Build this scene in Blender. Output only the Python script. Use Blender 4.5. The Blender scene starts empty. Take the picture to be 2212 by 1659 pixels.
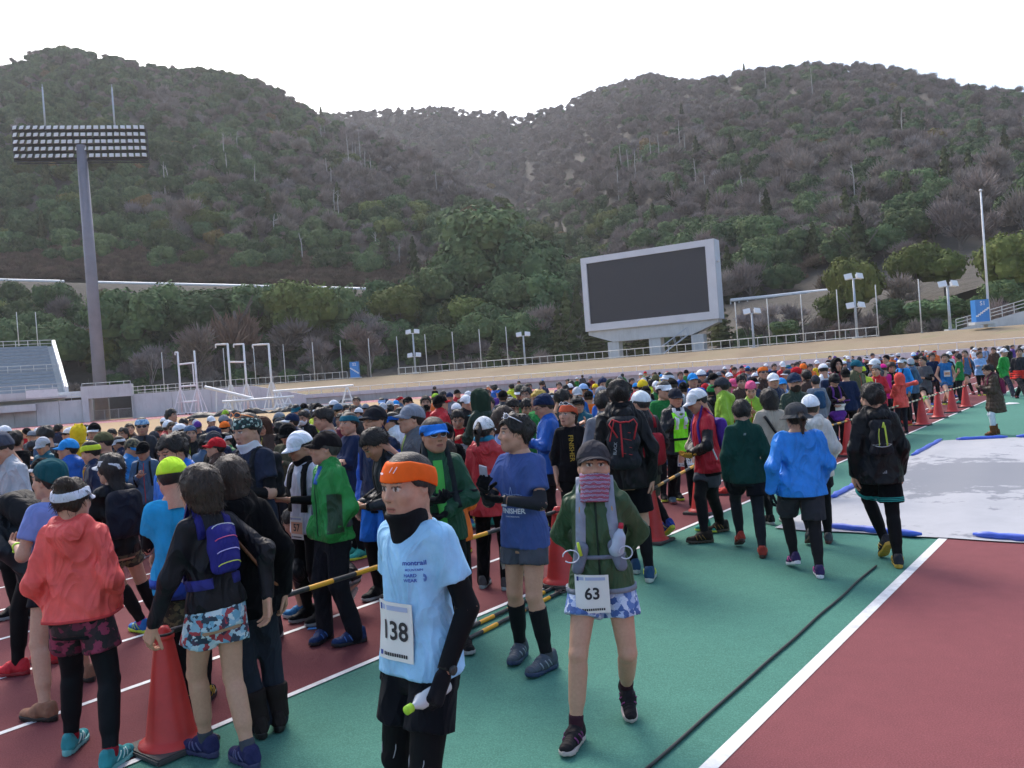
import bpy, bmesh, math, random, numpy as np
from mathutils import Vector, Matrix, Quaternion
from mathutils.bvhtree import BVHTree
R = math.radians
SC = bpy.context.scene
COL = SC.collection
rng = random.Random(7)

# ---------------------------------------------------------------- camera
F, CX, CY = 1800.0, 1106.0, 829.5        # focal length and centre, in units of a 2212 px wide picture
PITCH, ROLL, CAMH = R(-0.6), R(4.2), 2.05
cp, sp, cr, sr = math.cos(PITCH), math.sin(PITCH), math.cos(ROLL), math.sin(ROLL)
fwd = Vector((0, cp, sp)); up0 = Vector((0, -sp, cp)); rx = Vector((1, 0, 0))
c_right = rx*cr - up0*sr; c_up = rx*sr + up0*cr
cam = bpy.data.cameras.new('camera'); cam_o = bpy.data.objects.new('camera', cam); COL.objects.link(cam_o)
m = Matrix((c_right, c_up, -fwd)).transposed().to_4x4(); m.translation = (0, 0, CAMH)
cam_o.matrix_world = m
cam.sensor_width = 36; cam.lens = F/2212*36; cam.clip_end = 5000; cam.clip_start = 0.05
SC.camera = cam_o

# ---------------------------------------------------------------- world, sun, exposure
SUN_EL, SUN_AZ = R(46), R(-20)             # low morning sun behind the ridge, azimuth from +Y towards +X
world = bpy.data.worlds.new('World'); SC.world = world; world.use_nodes = True
wn = world.node_tree
sky = wn.nodes.new('ShaderNodeTexSky'); sky.sky_type = 'NISHITA'; sky.sun_disc = False
sky.sun_elevation = SUN_EL; sky.sun_rotation = SUN_AZ
sky.air_density = 1.0; sky.dust_density = 3.0; sky.ozone_density = 1.0
wn.nodes['Background'].inputs['Strength'].default_value = 0.15
wn.links.new(sky.outputs[0], wn.nodes['Background'].inputs['Color'])
sun = bpy.data.lights.new('sun', 'SUN'); sun.energy = 1.2; sun.angle = R(28); sun.color = (1.0, 0.96, 0.9)
sun_o = bpy.data.objects.new('sun', sun); COL.objects.link(sun_o)
sd = Vector((math.sin(SUN_AZ)*math.cos(SUN_EL), math.cos(SUN_AZ)*math.cos(SUN_EL), math.sin(SUN_EL)))
sun_o.rotation_euler = (-sd).to_track_quat('-Z', 'Y').to_euler()
SC.view_settings.view_transform = 'Standard'; SC.view_settings.look = 'None'
SC.view_settings.exposure = 1.08; SC.view_settings.gamma = 1.0
SC.cycles.max_bounces = 4; SC.cycles.diffuse_bounces = 2; SC.cycles.glossy_bounces = 2
SC.cycles.transparent_max_bounces = 6; SC.cycles.volume_bounces = 0; SC.cycles.volume_step_rate = 10

# ---------------------------------------------------------------- picture <-> place
def ray(x, y):
    u = (x-CX)/F; v = -(y-CY)/F
    return c_right*u + c_up*v + fwd
def ground(x, y, z=0.0):
    d = ray(x, y); t = (z-CAMH)/d.z
    return Vector((d.x*t, d.y*t, z))
def at_y(x, y, D):
    d = ray(x, y); t = D/d.y
    return Vector((d.x*t, D, CAMH+d.z*t))
def project(p):
    q = Vector(p)-Vector((0, 0, CAMH)); w = q.dot(fwd)
    return (CX+F*q.dot(c_right)/w, CY-F*q.dot(c_up)/w, w)
def horizon(x): return CY + F*math.tan(PITCH)/cr - (x-CX)*sr/cr
TH = R(37.9)
def trk(s, n, z=0.0):                    # along / to the right of the home straight
    return Vector((s*math.sin(TH)+n*math.cos(TH), s*math.cos(TH)-n*math.sin(TH), z))
def trk_inv(p): return (p[0]*math.sin(TH)+p[1]*math.cos(TH), p[0]*math.cos(TH)-p[1]*math.sin(TH))

# ---------------------------------------------------------------- scene helpers
def tag(o, label=None, cat=None, group=None, kind=None):
    if label: o['label'] = label
    if cat: o['category'] = cat
    if group: o['group'] = group
    if kind: o['kind'] = kind
    return o
def empty(name, loc=(0, 0, 0), rz=0.0, label=None, cat=None, group=None):
    o = bpy.data.objects.new(name, None); COL.objects.link(o); o.location = loc; o.rotation_euler = (0, 0, rz)
    o.empty_display_size = 0.2
    return tag(o, label, cat, group)
def mobj(name, mesh, parent=None, color=None, mtx=None):
    o = bpy.data.objects.new(name, mesh); COL.objects.link(o)
    if parent: o.parent = parent
    if color is not None: o.color = (color[0], color[1], color[2], 1)
    if mtx is not None: o.matrix_local = mtx
    return o
class MB:
    def __init__(s): s.v = []; s.f = []; s.mi = []; s.cur = 0
    def add(s, vs, fs):
        b = len(s.v); s.v += [tuple(v) for v in vs]; s.f += [tuple(b+i for i in f) for f in fs]; s.mi += [s.cur]*len(fs); return s
    def box(s, c, size, rz=0.0, mtx=None):
        hx, hy, hz = size[0]/2, size[1]/2, size[2]/2
        vs = [Vector((x, y, z)) for z in (-hz, hz) for x, y in ((-hx, -hy), (hx, -hy), (hx, hy), (-hx, hy))]
        if mtx is None: mtx = Matrix.Translation(Vector(c)) @ Matrix.Rotation(rz, 4, 'Z')
        return s.add([mtx @ v for v in vs], [(3, 2, 1, 0), (4, 5, 6, 7), (0, 1, 5, 4), (1, 2, 6, 5), (2, 3, 7, 6), (3, 0, 4, 7)])
    def tube(s, p0, p1, r0, r1=None, n=8, caps=True):
        p0 = Vector(p0); p1 = Vector(p1); r1 = r0 if r1 is None else r1
        q = (p1-p0).to_track_quat('Z', 'Y') if (p1-p0).length > 1e-9 else Quaternion()
        vs = []
        for p, r in ((p0, r0), (p1, r1)):
            for i in range(n):
                a = 2*math.pi*i/n; vs.append(p + q @ Vector((r*math.cos(a), r*math.sin(a), 0)))
        fs = [(i, (i+1) % n, n+(i+1) % n, n+i) for i in range(n)]
        if caps: fs += [tuple(range(n-1, -1, -1)), tuple(range(n, 2*n))]
        return s.add(vs, fs)
    def path(s, pts, r, n=6):
        pts = [Vector(p) for p in pts]; rs = r if isinstance(r, (list, tuple)) else [r]*len(pts)
        vs = []; prev = None
        for i, p in enumerate(pts):
            t = (pts[min(i+1, len(pts)-1)]-pts[max(i-1, 0)]).normalized()
            a = Vector((0, 0, 1)) if abs(t.z) < 0.9 else Vector((1, 0, 0))
            if prev is not None: a = prev
            b = t.cross(a).normalized(); a = b.cross(t).normalized(); prev = a
            for k in range(n):
                an = 2*math.pi*k/n; vs.append(p + (a*math.cos(an)+b*math.sin(an))*rs[i])
        fs = [(i*n+k, i*n+(k+1) % n, (i+1)*n+(k+1) % n, (i+1)*n+k) for i in range(len(pts)-1) for k in range(n)]
        fs += [tuple(range(n-1, -1, -1)), tuple(range((len(pts)-1)*n, len(pts)*n))]
        return s.add(vs, fs)
    def lathe(s, prof, n=24, c=(0, 0, 0)):
        vs = [(c[0]+r*math.cos(2*math.pi*k/n), c[1]+r*math.sin(2*math.pi*k/n), c[2]+z) for r, z in prof for k in range(n)]
        fs = [(i*n+k, i*n+(k+1) % n, (i+1)*n+(k+1) % n, (i+1)*n+k) for i in range(len(prof)-1) for k in range(n)]
        return s.add(vs, fs)
    def prism(s, poly, z0, z1):
        n = len(poly); vs = [(p[0], p[1], z0) for p in poly]+[(p[0], p[1], z1) for p in poly]
        return s.add(vs, [tuple(range(n-1, -1, -1)), tuple(range(n, 2*n))]+[(i, (i+1) % n, n+(i+1) % n, n+i) for i in range(n)])
    def mesh(s, name, mats, smooth=False):
        me = bpy.data.meshes.new(name); me.from_pydata(s.v, [], s.f)
        for mm in (mats if isinstance(mats, (list, tuple)) else [mats]): me.materials.append(mm)
        if any(s.mi): me.polygons.foreach_set('material_index', s.mi)
        if smooth: me.polygons.foreach_set('use_smooth', [True]*len(me.polygons))
        me.update(); return me
    def build(s, name, mats, parent=None, smooth=False, color=None):
        return mobj(name, s.mesh(name, mats, smooth), parent, color)

# ---------------------------------------------------------------- materials
def srgb(h):
    if isinstance(h, str): c = [int(h[i:i+2], 16)/255 for i in (0, 2, 4)]
    else: c = [v/255 for v in h]
    return tuple(((v/12.92) if v <= 0.04045 else ((v+0.055)/1.055)**2.4) for v in c)
class NT:
    def __init__(s, name):
        s.m = bpy.data.materials.new(name); s.m.use_nodes = True; s.t = s.m.node_tree; s.bsdf = s.t.nodes['Principled BSDF']
    def n(s, typ, **kw):
        nd = s.t.nodes.new('ShaderNode'+typ)
        for k, v in kw.items():
            if k.startswith('i_'): nd.inputs[k[2:].replace('_', ' ')].default_value = v
            else: setattr(nd, k, v)
        return nd
    def l(s, a, b): s.t.links.new(a, b)
    def noise(s, scale, detail=4, rough=0.55, coord='Object', vec=None):
        nd = s.n('TexNoise'); nd.inputs['Scale'].default_value = scale; nd.inputs['Detail'].default_value = detail; nd.inputs['Roughness'].default_value = rough
        if vec is None: vec = s.coord(coord)
        s.l(vec, nd.inputs['Vector']); return nd
    def coord(s, which='Object'):
        if which == 'World': return s.n('NewGeometry').outputs['Position']
        return s.n('TexCoord').outputs[which]
    def scaled(s, vec, sc):
        mp = s.n('Mapping'); mp.inputs['Scale'].default_value = sc; s.l(vec, mp.inputs['Vector']); return mp.outputs[0]
    def ramp(s, fac, stops, interp='LINEAR'):
        r = s.n('ValToRGB'); r.color_ramp.interpolation = interp; e = r.color_ramp.elements
        while len(e) < len(stops): e.new(0.5)
        for el, (p, c) in zip(e, stops): el.position = p; el.color = (c[0], c[1], c[2], 1)
        s.l(fac, r.inputs[0]); return r.outputs[0]
    def mix(s, fac, a, b, typ='MIX'):
        nd = s.n('Mix', data_type='RGBA', blend_type=typ)
        if hasattr(fac, 'node'): s.l(fac, nd.inputs[0])
        else: nd.inputs[0].default_value = fac
        for k, v in ((6, a), (7, b)):
            if hasattr(v, 'node'): s.l(v, nd.inputs[k])
            else: nd.inputs[k].default_value = (v[0], v[1], v[2], 1)
        return nd.outputs[2]
    def bump(s, h, strength=0.3, dist=0.01, prev=None):
        b = s.n('Bump'); b.inputs['Strength'].default_value = strength; b.inputs['Distance'].default_value = dist
        s.l(h, b.inputs['Height'])
        if prev is not None: s.l(prev, b.inputs['Normal'])
        return b.outputs[0]
    def out(s, col=None, rough=0.6, normal=None, metal=0.0, spec=None):
        if col is not None:
            if hasattr(col, 'node'): s.l(col, s.bsdf.inputs['Base Color'])
            else: s.bsdf.inputs['Base Color'].default_value = (col[0], col[1], col[2], 1)
        if hasattr(rough, 'node'): s.l(rough, s.bsdf.inputs['Roughness'])
        else: s.bsdf.inputs['Roughness'].default_value = rough
        if normal is not None: s.l(normal, s.bsdf.inputs['Normal'])
        s.bsdf.inputs['Metallic'].default_value = metal
        if spec is not None: s.bsdf.inputs['Specular IOR Level'].default_value = spec
        return s.m
def simple(name, col, rough=0.6, var=0.15, scale=4, coord='World', metal=0.0, bump=0.0, bscale=40):
    t = NT(name); nz = t.noise(scale, 5, 0.6, coord)
    c = t.ramp(nz.outputs[0], [(0.3, [x*(1-var) for x in col]), (0.7, [min(1, x*(1+var)) for x in col])])
    nm = None
    if bump: nm = t.bump(t.noise(bscale, 4, 0.6, coord).outputs[0], bump, 0.01)
    return t.out(c, rough, nm, metal)
def text_mesh(s, size, bold=0.0, align='CENTER', extr=0.0):
    cu = bpy.data.curves.new('txt', 'FONT'); cu.body = s; cu.size = size; cu.align_x = align; cu.align_y = 'CENTER'; cu.offset = bold; cu.extrude = extr
    cu.resolution_u = 3
    ob = bpy.data.objects.new('txt', cu); COL.objects.link(ob); dg = bpy.context.evaluated_depsgraph_get()
    me = bpy.data.meshes.new_from_object(ob.evaluated_get(dg)); bpy.data.objects.remove(ob); bpy.data.curves.remove(cu); return me
def np_mesh(name, verts, faces, mats, smooth=True):
    me = bpy.data.meshes.new(name); nv, nf, k = len(verts), len(faces), faces.shape[1]
    me.vertices.add(nv); me.vertices.foreach_set('co', np.asarray(verts, np.float32).ravel())
    me.loops.add(nf*k); me.loops.foreach_set('vertex_index', np.asarray(faces, np.int32).ravel())
    me.polygons.add(nf); me.polygons.foreach_set('loop_start', np.arange(0, nf*k, k, dtype=np.int32))
    me.polygons.foreach_set('use_smooth', np.full(nf, bool(smooth)))
    for mm in (mats if isinstance(mats, (list, tuple)) else [mats]): me.materials.append(mm)
    me.update(calc_edges=True); return me
def rand_unit(rs, n):
    v = rs.normal(size=(n, 3)); return v/np.linalg.norm(v, axis=1, keepdims=True)
# ---------------------------------------------------------------- ground materials
def track_mat(name, col, dark):
    t = NT(name); v = t.coord('World')
    big = t.noise(0.35, 6, 0.6, vec=v); mid = t.noise(6, 5, 0.65, vec=v); fine = t.noise(120, 4, 0.75, vec=v)
    c = t.ramp(big.outputs[0], [(0.3, [x*0.86 for x in col]), (0.7, [x*1.12 for x in col])])
    c = t.mix(t.ramp(mid.outputs[0], [(0.35, (0, 0, 0)), (0.75, (0.5, 0.5, 0.5))]), c, dark)
    c = t.mix(t.ramp(fine.outputs[0], [(0.45, (0, 0, 0)), (0.66, (0.75, 0.75, 0.75))]), c, [min(1, x*1.55+0.012) for x in col])
    sc = t.noise(2.2, 8, 0.8, vec=v); sc.inputs['Distortion'].default_value = 2.0
    c = t.mix(t.ramp(sc.outputs[0], [(0.60, (0, 0, 0)), (0.70, (0.22, 0.22, 0.22))]), c, [min(1, x*1.8+0.03) for x in col])
    vo = t.n('TexVoronoi'); vo.inputs['Scale'].default_value = 90; t.l(v, vo.inputs['Vector'])
    return t.out(c, 0.85, t.bump(vo.outputs[0], 0.5, 0.004, t.bump(fine.outputs[0], 0.35, 0.003)), spec=0.12)
M = {}
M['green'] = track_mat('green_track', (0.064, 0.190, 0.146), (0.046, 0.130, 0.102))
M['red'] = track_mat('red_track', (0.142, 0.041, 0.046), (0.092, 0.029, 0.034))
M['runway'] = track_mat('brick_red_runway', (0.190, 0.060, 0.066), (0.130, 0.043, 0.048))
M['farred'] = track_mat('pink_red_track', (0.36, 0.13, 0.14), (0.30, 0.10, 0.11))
t = NT('line_paint'); nz = t.noise(9, 6, 0.7, 'World'); M['line'] = t.out(t.ramp(nz.outputs[0], [(0.3, (0.52, 0.52, 0.52)), (0.6, (0.76, 0.76, 0.77))]), 0.6)
t = NT('dry_turf'); v = t.coord('World'); a = t.noise(0.16, 6, 0.7, vec=v); b = t.noise(14, 4, 0.7, vec=v)
c = t.ramp(a.outputs[0], [(0.3, (0.36, 0.22, 0.105)), (0.52, (0.42, 0.275, 0.14)), (0.75, (0.30, 0.25, 0.10))])
c = t.mix(t.ramp(b.outputs[0], [(0.3, (0, 0, 0)), (0.8, (0.5, 0.5, 0.5))]), c, (0.27, 0.19, 0.10))
M['turf'] = t.out(c, 0.9, t.bump(b.outputs[0], 0.6, 0.05))
t = NT('bank_grass'); v = t.coord('World'); a = t.noise(0.12, 6, 0.65, vec=v); b = t.noise(3.0, 5, 0.7, vec=v); g = t.noise(0.07, 3, 0.5, vec=t.scaled(v, (1, 3, 1)))
c = t.ramp(a.outputs[0], [(0.28, (0.20, 0.145, 0.088)), (0.5, (0.27, 0.205, 0.128)), (0.72, (0.23, 0.195, 0.108))])
c = t.mix(t.ramp(g.outputs[0], [(0.60, (0, 0, 0)), (0.74, (0.8, 0.8, 0.8))]), c, (0.17, 0.19, 0.075))
c = t.mix(t.ramp(b.outputs[0], [(0.35, (0, 0, 0)), (0.8, (0.55, 0.55, 0.55))]), c, (0.22, 0.155, 0.085))
M['bank'] = t.out(c, 0.95, t.bump(b.outputs[0], 0.7, 0.08))
t = NT('concrete'); v = t.coord('World'); a = t.noise(0.5, 6, 0.65, vec=v); b = t.noise(2.5, 6, 0.7, vec=t.scaled(v, (1, 1, 0.12)))
c = t.ramp(a.outputs[0], [(0.3, (0.36, 0.38, 0.37)), (0.7, (0.47, 0.49, 0.48))])
c = t.mix(t.ramp(b.outputs[0], [(0.45, (0, 0, 0)), (0.75, (0.55, 0.55, 0.55))]), c, (0.23, 0.235, 0.23))
M['conc'] = t.out(c, 0.85, t.bump(a.outputs[0], 0.2, 0.02))
t = NT('pale_concrete'); v = t.coord('World'); a = t.noise(0.5, 6, 0.65, vec=v); b = t.noise(2.0, 6, 0.75, vec=t.scaled(v, (1, 1, 0.15)))
c = t.ramp(a.outputs[0], [(0.3, (0.50, 0.52, 0.53)), (0.7, (0.60, 0.62, 0.63))])
c = t.mix(t.ramp(b.outputs[0], [(0.5, (0, 0, 0)), (0.78, (0.5, 0.5, 0.5))]), c, (0.30, 0.31, 0.31))
M['pale'] = t.out(c, 0.8)
M['white'] = simple('white_paint', (0.72, 0.73, 0.75), 0.45, 0.08, 2)
M['rail'] = simple('weathered_white_rail', (0.60, 0.60, 0.58), 0.5, 0.14, 3)
M['galv'] = simple('galvanised_steel', (0.42, 0.47, 0.53), 0.42, 0.10, 3, metal=0.25)
M['towergrey'] = simple('grey_tower_paint', (0.21, 0.205, 0.24), 0.55, 0.10, 0.7)
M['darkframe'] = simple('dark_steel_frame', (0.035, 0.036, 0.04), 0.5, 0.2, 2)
M['lampglass'] = simple('pale_lamp_glass', (0.72, 0.74, 0.76), 0.25, 0.06, 2)
M['black'] = simple('black_rubber', (0.012, 0.012, 0.013), 0.55, 0.2, 8)
M['blue'] = simple('blue_sign_panel', (0.045, 0.24, 0.62), 0.4, 0.06, 2)
M['seat'] = simple('blue_grey_seat_plastic', (0.27, 0.31, 0.36), 0.5, 0.12, 2)
t = NT('screen_dark'); v = t.coord('Object'); w = t.n('TexWave', wave_type='BANDS', bands_direction='Z'); w.inputs['Scale'].default_value = 3.2; t.l(v, w.inputs['Vector'])
M['screen'] = t.out(t.mix(t.ramp(w.outputs[0], [(0.4, (0, 0, 0)), (0.6, (0.25, 0.25, 0.25))]), (0.026, 0.028, 0.036), (0.04, 0.042, 0.05)), 0.55)
M['frame'] = simple('scoreboard_grey_metal', (0.60, 0.61, 0.66), 0.4, 0.05, 0.6, metal=0.2)
M['frame_lit'] = simple('scoreboard_metal_lit', (0.62, 0.66, 0.74), 0.4, 0.05, 0.6, metal=0.1)  # frame metal made paler, the side's brighter light put into its colour

# ---------------------------------------------------------------- ground sheets
def sheet(name, pts, mat, z, parent=None, kind='structure'):
    mb = MB(); mb.add([(p[0], p[1], z) for p in pts], [tuple(range(len(pts)))])
    o = mb.build(name, mat, parent)
    if kind and not parent: o['kind'] = kind
    return o
sheet('ground', [(-900, -300), (900, -300), (900, 1100), (-900, 1100)], M['turf'], -0.016)
L0, LR = -4.755, -1.90
grn = sheet('pavement', [trk(-30, 40), trk(-30, L0), trk(95, L0), trk(95, 40)][::-1], M['green'], -0.004)
red = sheet('track', [trk(-40, L0), trk(-40, L0-1.22*8.4), trk(62, L0-1.22*8.4), trk(62, L0)][::-1], M['red'], 0.0)
PIT = 9.75
run = sheet('path', [trk(-30, LR), trk(PIT, LR), trk(PIT, 30), trk(-30, 30)], M['runway'], 0.0)
def strip(name, a, b, w, z=0.004, mat=None, parent=None):
    a = Vector(a); b = Vector(b); n = (b-a).normalized(); q = Vector((-n.y, n.x, 0))*w/2
    mb = MB(); k = max(1, int((b-a).length/4)); vs = []
    for i in range(k+1):
        p = a.lerp(b, i/k); vs += [(p+q)[:2]+(z,), (p-q)[:2]+(z,)]
    mb.add(vs, [(2*i, 2*i+1, 2*i+3, 2*i+2) for i in range(k)])
    return mb.build(name, mat or M['line'], parent)
for k in range(9): strip('lane_line', trk(-25, L0-1.22*k), trk(61.9, L0-1.22*k), 0.055, parent=red)
strip('edge_line', trk(-25, LR), trk(PIT, LR), 0.085, parent=run)
strip('start_line', trk(27.0, L0-0.03), trk(27.0, L0-1.22*8), 0.06, z=0.007, parent=red)
strip('cross_line', trk(33.3, L0-1.3), trk(33.3, L0-1.22*8), 0.06, z=0.007, parent=red)

# far bend of the stadium
def interp(tab, x):
    return float(np.interp(x, [a for a, b in tab], [b for a, b in tab]))
WD = [(-700, 92), (-400, 99), (0, 107), (357, 114), (900, 118), (1300, 108), (1596, 93), (1993, 78), (2212, 72), (2700, 60), (3000, 52)]
def wpt(x, dD=0.0, z=0.0):
    D = interp(WD, x)+dD; p = at_y(x, horizon(x), D); return Vector((p.x, D, z))
def band(name, xs, lo, hi, mat, parent=None):      # quad strip between two curves given as functions x -> point
    mb = MB(); vs = []
    for x in xs: vs += [lo(x), hi(x)]
    mb.add(vs, [(2*i, 2*i+2, 2*i+3, 2*i+1) for i in range(len(xs)-1)])
    return mb.build(name, mat, parent)
XS = list(range(-700, 3001, 50))
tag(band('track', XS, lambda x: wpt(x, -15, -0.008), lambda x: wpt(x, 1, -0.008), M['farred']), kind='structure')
far_track = bpy.data.objects['track.001']
for dd in (-13.5, -9.5, -5.5):
    band('lane_line', XS, lambda x: wpt(x, dd, -0.002), lambda x: wpt(x, dd+0.35, -0.002), M['line'], far_track)
BT = 3.4
def bank_pt(x, u):
    p = wpt(x, 13*u, 1.38+(BT-1.38)*(u**0.9)); return p
mb = MB(); nb = 9; vs = []
for x in range(540, 3001, 20):
    for k in range(nb):
        p = bank_pt(x, k/(nb-1)); p.z += rng.uniform(-0.06, 0.06) if 0 < k < nb-1 else 0; vs.append(p)
nx = len(range(540, 3001, 20))
mb.add(vs, [(i*nb+k, (i+1)*nb+k, (i+1)*nb+k+1, i*nb+k+1) for i in range(nx-1) for k in range(nb-1)])
bank = tag(mb.build('bank', M['bank'], smooth=True), kind='structure')
tag(band('terrace', XS, lambda x: wpt(x, 13, BT), lambda x: wpt(x, 40, BT-0.05), M['bank']), kind='structure')

# concrete wall round the bend, panel by panel
wall = empty('concrete_wall', wpt(1100), label='long grey concrete wall with coping below the dry grass bank', cat='wall')
def slab(name, a, b, z0, z1, th, mat, parent, gap=0.015):
    a = Vector((a.x, a.y, 0)); b = Vector((b.x, b.y, 0)); d = (b-a).normalized(); q = Vector((-d.y, d.x, 0))*th
    a = a+d*gap; b = b-d*gap
    mb = MB(); mb.prism([a, b, b+q, a+q], z0, z1)
    o = mb.build(name, mat, None); o.parent = parent; o.matrix_parent_inverse = Matrix.Translation(-Vector(parent.location)); return o
px = 556
while px < 2500:
    nx_ = px+interp([(0, 62), (1300, 66), (2000, 90), (2600, 120)], px)
    slab('panel', wpt(px), wpt(nx_), 0, 0.95, 0.3, M['conc'], wall, 0.02)
    slab('coping', wpt(px, -0.25), wpt(nx_, -0.25), 0.95, 1.46, 0.75, M['pale'], wall, 0.012)
    px = nx_
lw = empty('concrete_wall', wpt(420), label='tall pale concrete wall with two joints between gateway and white cage posts', cat='wall')
for a, b in ((287, 372), (372, 456), (456, 545)):
    slab('panel', wpt(a, -0.3), wpt(b, -0.3), 0, 3.25, 0.5, M['pale'], lw, 0.02)
mb = MB(); a, b = wpt(545, -0.3), wpt(660, -0.3); d = (b-a).normalized(); q = Vector((-d.y, d.x, 0))*0.5
mb.add([a, b, b+q, a+q, a+Vector((0, 0, 3.25)), b+Vector((0, 0, 1.47)), b+q+Vector((0, 0, 1.47)), a+q+Vector((0, 0, 3.25))], [(3, 2, 1, 0), (4, 5, 6, 7), (0, 1, 5, 4), (1, 2, 6, 5), (2, 3, 7, 6), (3, 0, 4, 7)])
o = mb.build('panel', M['pale'], None); o.parent = lw; o.matrix_parent_inverse = Matrix.Translation(-Vector(lw.location))
mb = MB(); vs = []
for x in range(285, 561, 25): vs += [wpt(x, 0.3, 3.2), wpt(x, 13, BT)]
mb.add(vs, [(2*i, 2*i+2, 2*i+3, 2*i+1) for i in range(len(vs)//2-1)]); tag(mb.build('terrace', M['bank']), kind='structure')
lw2 = empty('concrete_wall', wpt(120), label='pale concrete wall below the spectator stand left of the gateway', cat='wall')
for a, b in ((-420, -300), (-300, -180), (-180, -60), (-60, 30), (30, 78)):
    slab('panel', wpt(a, -0.3), wpt(b, -0.3), 0, 2.0, 0.5, M['conc'], lw2, 0.02)
for a, b in ((78, 128), (128, 178)):
    slab('panel', wpt(a, -0.3), wpt(b, -0.3), 0, 3.0, 0.5, M['pale'], lw2, 0.02)
slab('panel', wpt(-420, -1.4), wpt(78, -1.4), 2.0, 2.9, 1.6, M['pale'], lw2, 0.02)
# gateway through the wall
gw = empty('gateway', wpt(236), label='concrete gateway with dark tunnel opening under a pale lintel', cat='gateway')
def gslab(name, a, b, d0, z0, z1, th, mat): return slab(name, wpt(a, d0), wpt(b, d0), z0, z1, th, mat, gw, 0.0)
gslab('lintel', 177, 287.5, -0.8, 3.05, 4.7, 3.0, M['pale'])
gslab('jamb', 178, 192, -0.8, 0, 3.05, 5.0, M['pale'])
gslab('jamb', 284, 288, -0.7, 0, 3.05, 5.0, M['conc'])
gslab('back_wall', 188, 236, 7.0, 0, 3.0, 0.4, M['conc'])
gslab('back_wall', 236, 292, 12.0, 0, 3.4, 0.4, M['darkframe'])  # added dark slab, its tone stands in for the gloom beyond the opening
gate = empty('gate', wpt(236, 2.2), label='grey barred metal gate in the dark tunnel opening', cat='gate')
def rel(o, parent):
    o.parent = parent; o.matrix_parent_inverse = Matrix.Translation(-Vector(parent.location)); return o
a, b = wpt(194, 2.2), wpt(282, 2.2)
for k in range(36):
    p = a.lerp(b, k/35); mb = MB(); mb.tube(p, p+Vector((0, 0, 1.45)), 0.02 if k % 12 else 0.06, n=6); rel(mb.build('bar', M['galv']), gate)
for z in (0.12, 1.4):
    mb = MB(); mb.tube(a+Vector((0, 0, z)), b+Vector((0, 0, z)), 0.035, n=6); rel(mb.build('gate_rail', M['galv']), gate)

# railings
def railing(x0, x1, step, dD, zb, h, label, rails=(1.0,), post=0.035, rr=0.03, zf=None):
    r = empty('railing', wpt(x0, dD, zb), label=label, cat='railing')
    xs = []; x = x0
    while x < x1: xs.append(x); x += step(x)
    xs.append(x1)
    me = None
    for x in xs:
        z = zb if zf is None else zf(x)
        p = wpt(x, dD, z)
        if me is None:
            mb = MB(); mb.tube((0, 0, -0.06), (0, 0, h), post, n=6); me = mb.mesh('post', M['rail'])
        o = mobj('post', me, r); o.location = p-Vector(r.location)
    for f in rails:
        mb = MB(); mb.path([wpt(x, dD, (zb if zf is None else zf(x))+h*f) for x in xs], rr, 6)
        rel(mb.build('top_rail' if f == 1.0 else 'lower_rail', M['rail']), r)
    return r
stp = lambda k: (lambda x: k*15.0*118/interp(WD, x))
railing(560, 2500, stp(1.75), -0.05, 1.44, 0.62, 'low white railing along the wall coping below the grass bank', post=0.04, rr=0.045)
railing(300, 752, stp(1.05), 13.2, BT, 1.1, 'white railing atop the grass bank left of the small blue sign', (1.0, 0.12))
railing(862, 1900, stp(1.05), 13.2, BT, 1.1, 'white railing atop the grass bank passing under the scoreboard', (1.0, 0.12), 0.045, 0.045)
railing(78, 178, stp(1.6), -0.1, 3.0, 0.9, 'pale railing on the wall left of the gateway', (1.0, 0.5))
railing(180, 285, stp(1.9), 0.5, 4.68, 0.42, 'thin railing on top of the gateway lintel')
railing(289, 440, stp(1.6), 0.0, 3.25, 1.0, 'thin white railing on the tall pale concrete wall', (1.0, 0.5))

# fence poles
mb = MB(); mb.tube((0, 0, -0.1), (0, 0, 6.1), 0.075, 0.055, n=8); mb.tube((0, 0, 0), (0, 0, 0.03), 0.18, 0.18, n=8)
pole_me = mb.mesh('fence_pole', M['rail'], True)
for x in (357, 490, 555, 619, 682, 742, 803, 864, 925, 984, 1042, 1100, 1596, 1665, 1738, 1816, 1900, 1993):
    o = mobj('fence_pole', pole_me); o.location = wpt(x, 14.2 if x < 1500 else 12.8, BT)
    o.scale.z = 1.0 if x < 1500 else 0.96
    tag(o, 'tall thin white fence pole standing behind the railing on the grass bank', 'pole', 'fence poles on the bank')
for x, y in ((41, 746), (82, 746)):
    o = mobj('fence_pole', pole_me); p = at_y(x, y, 131); o.location = p; o.scale.z = 0.86
    tag(o, 'thin white pole rising behind the top of the spectator stand', 'pole', 'poles behind the stand')
# tall flagpole
fp = empty('flagpole', wpt(2140, 12, BT), label='very tall bare white flagpole beside the blue sign marked S1', cat='flagpole')
mb = MB(); mb.tube((0, 0, 0), (0, 0, 14.0), 0.13, 0.085, n=12); mb.build('mast', M['white'], fp, True)
mb = MB(); mb.box((0, 0, 0.18), (0.8, 0.8, 0.4)); mb.build('footing', M['pale'], fp)
mb = MB(); mb.lathe([(0.0, 14.0), (0.15, 14.02), (0.17, 14.12), (0.1, 14.22), (0.0, 14.25)], 12); mb.build('finial', M['white'], fp, True)
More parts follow.
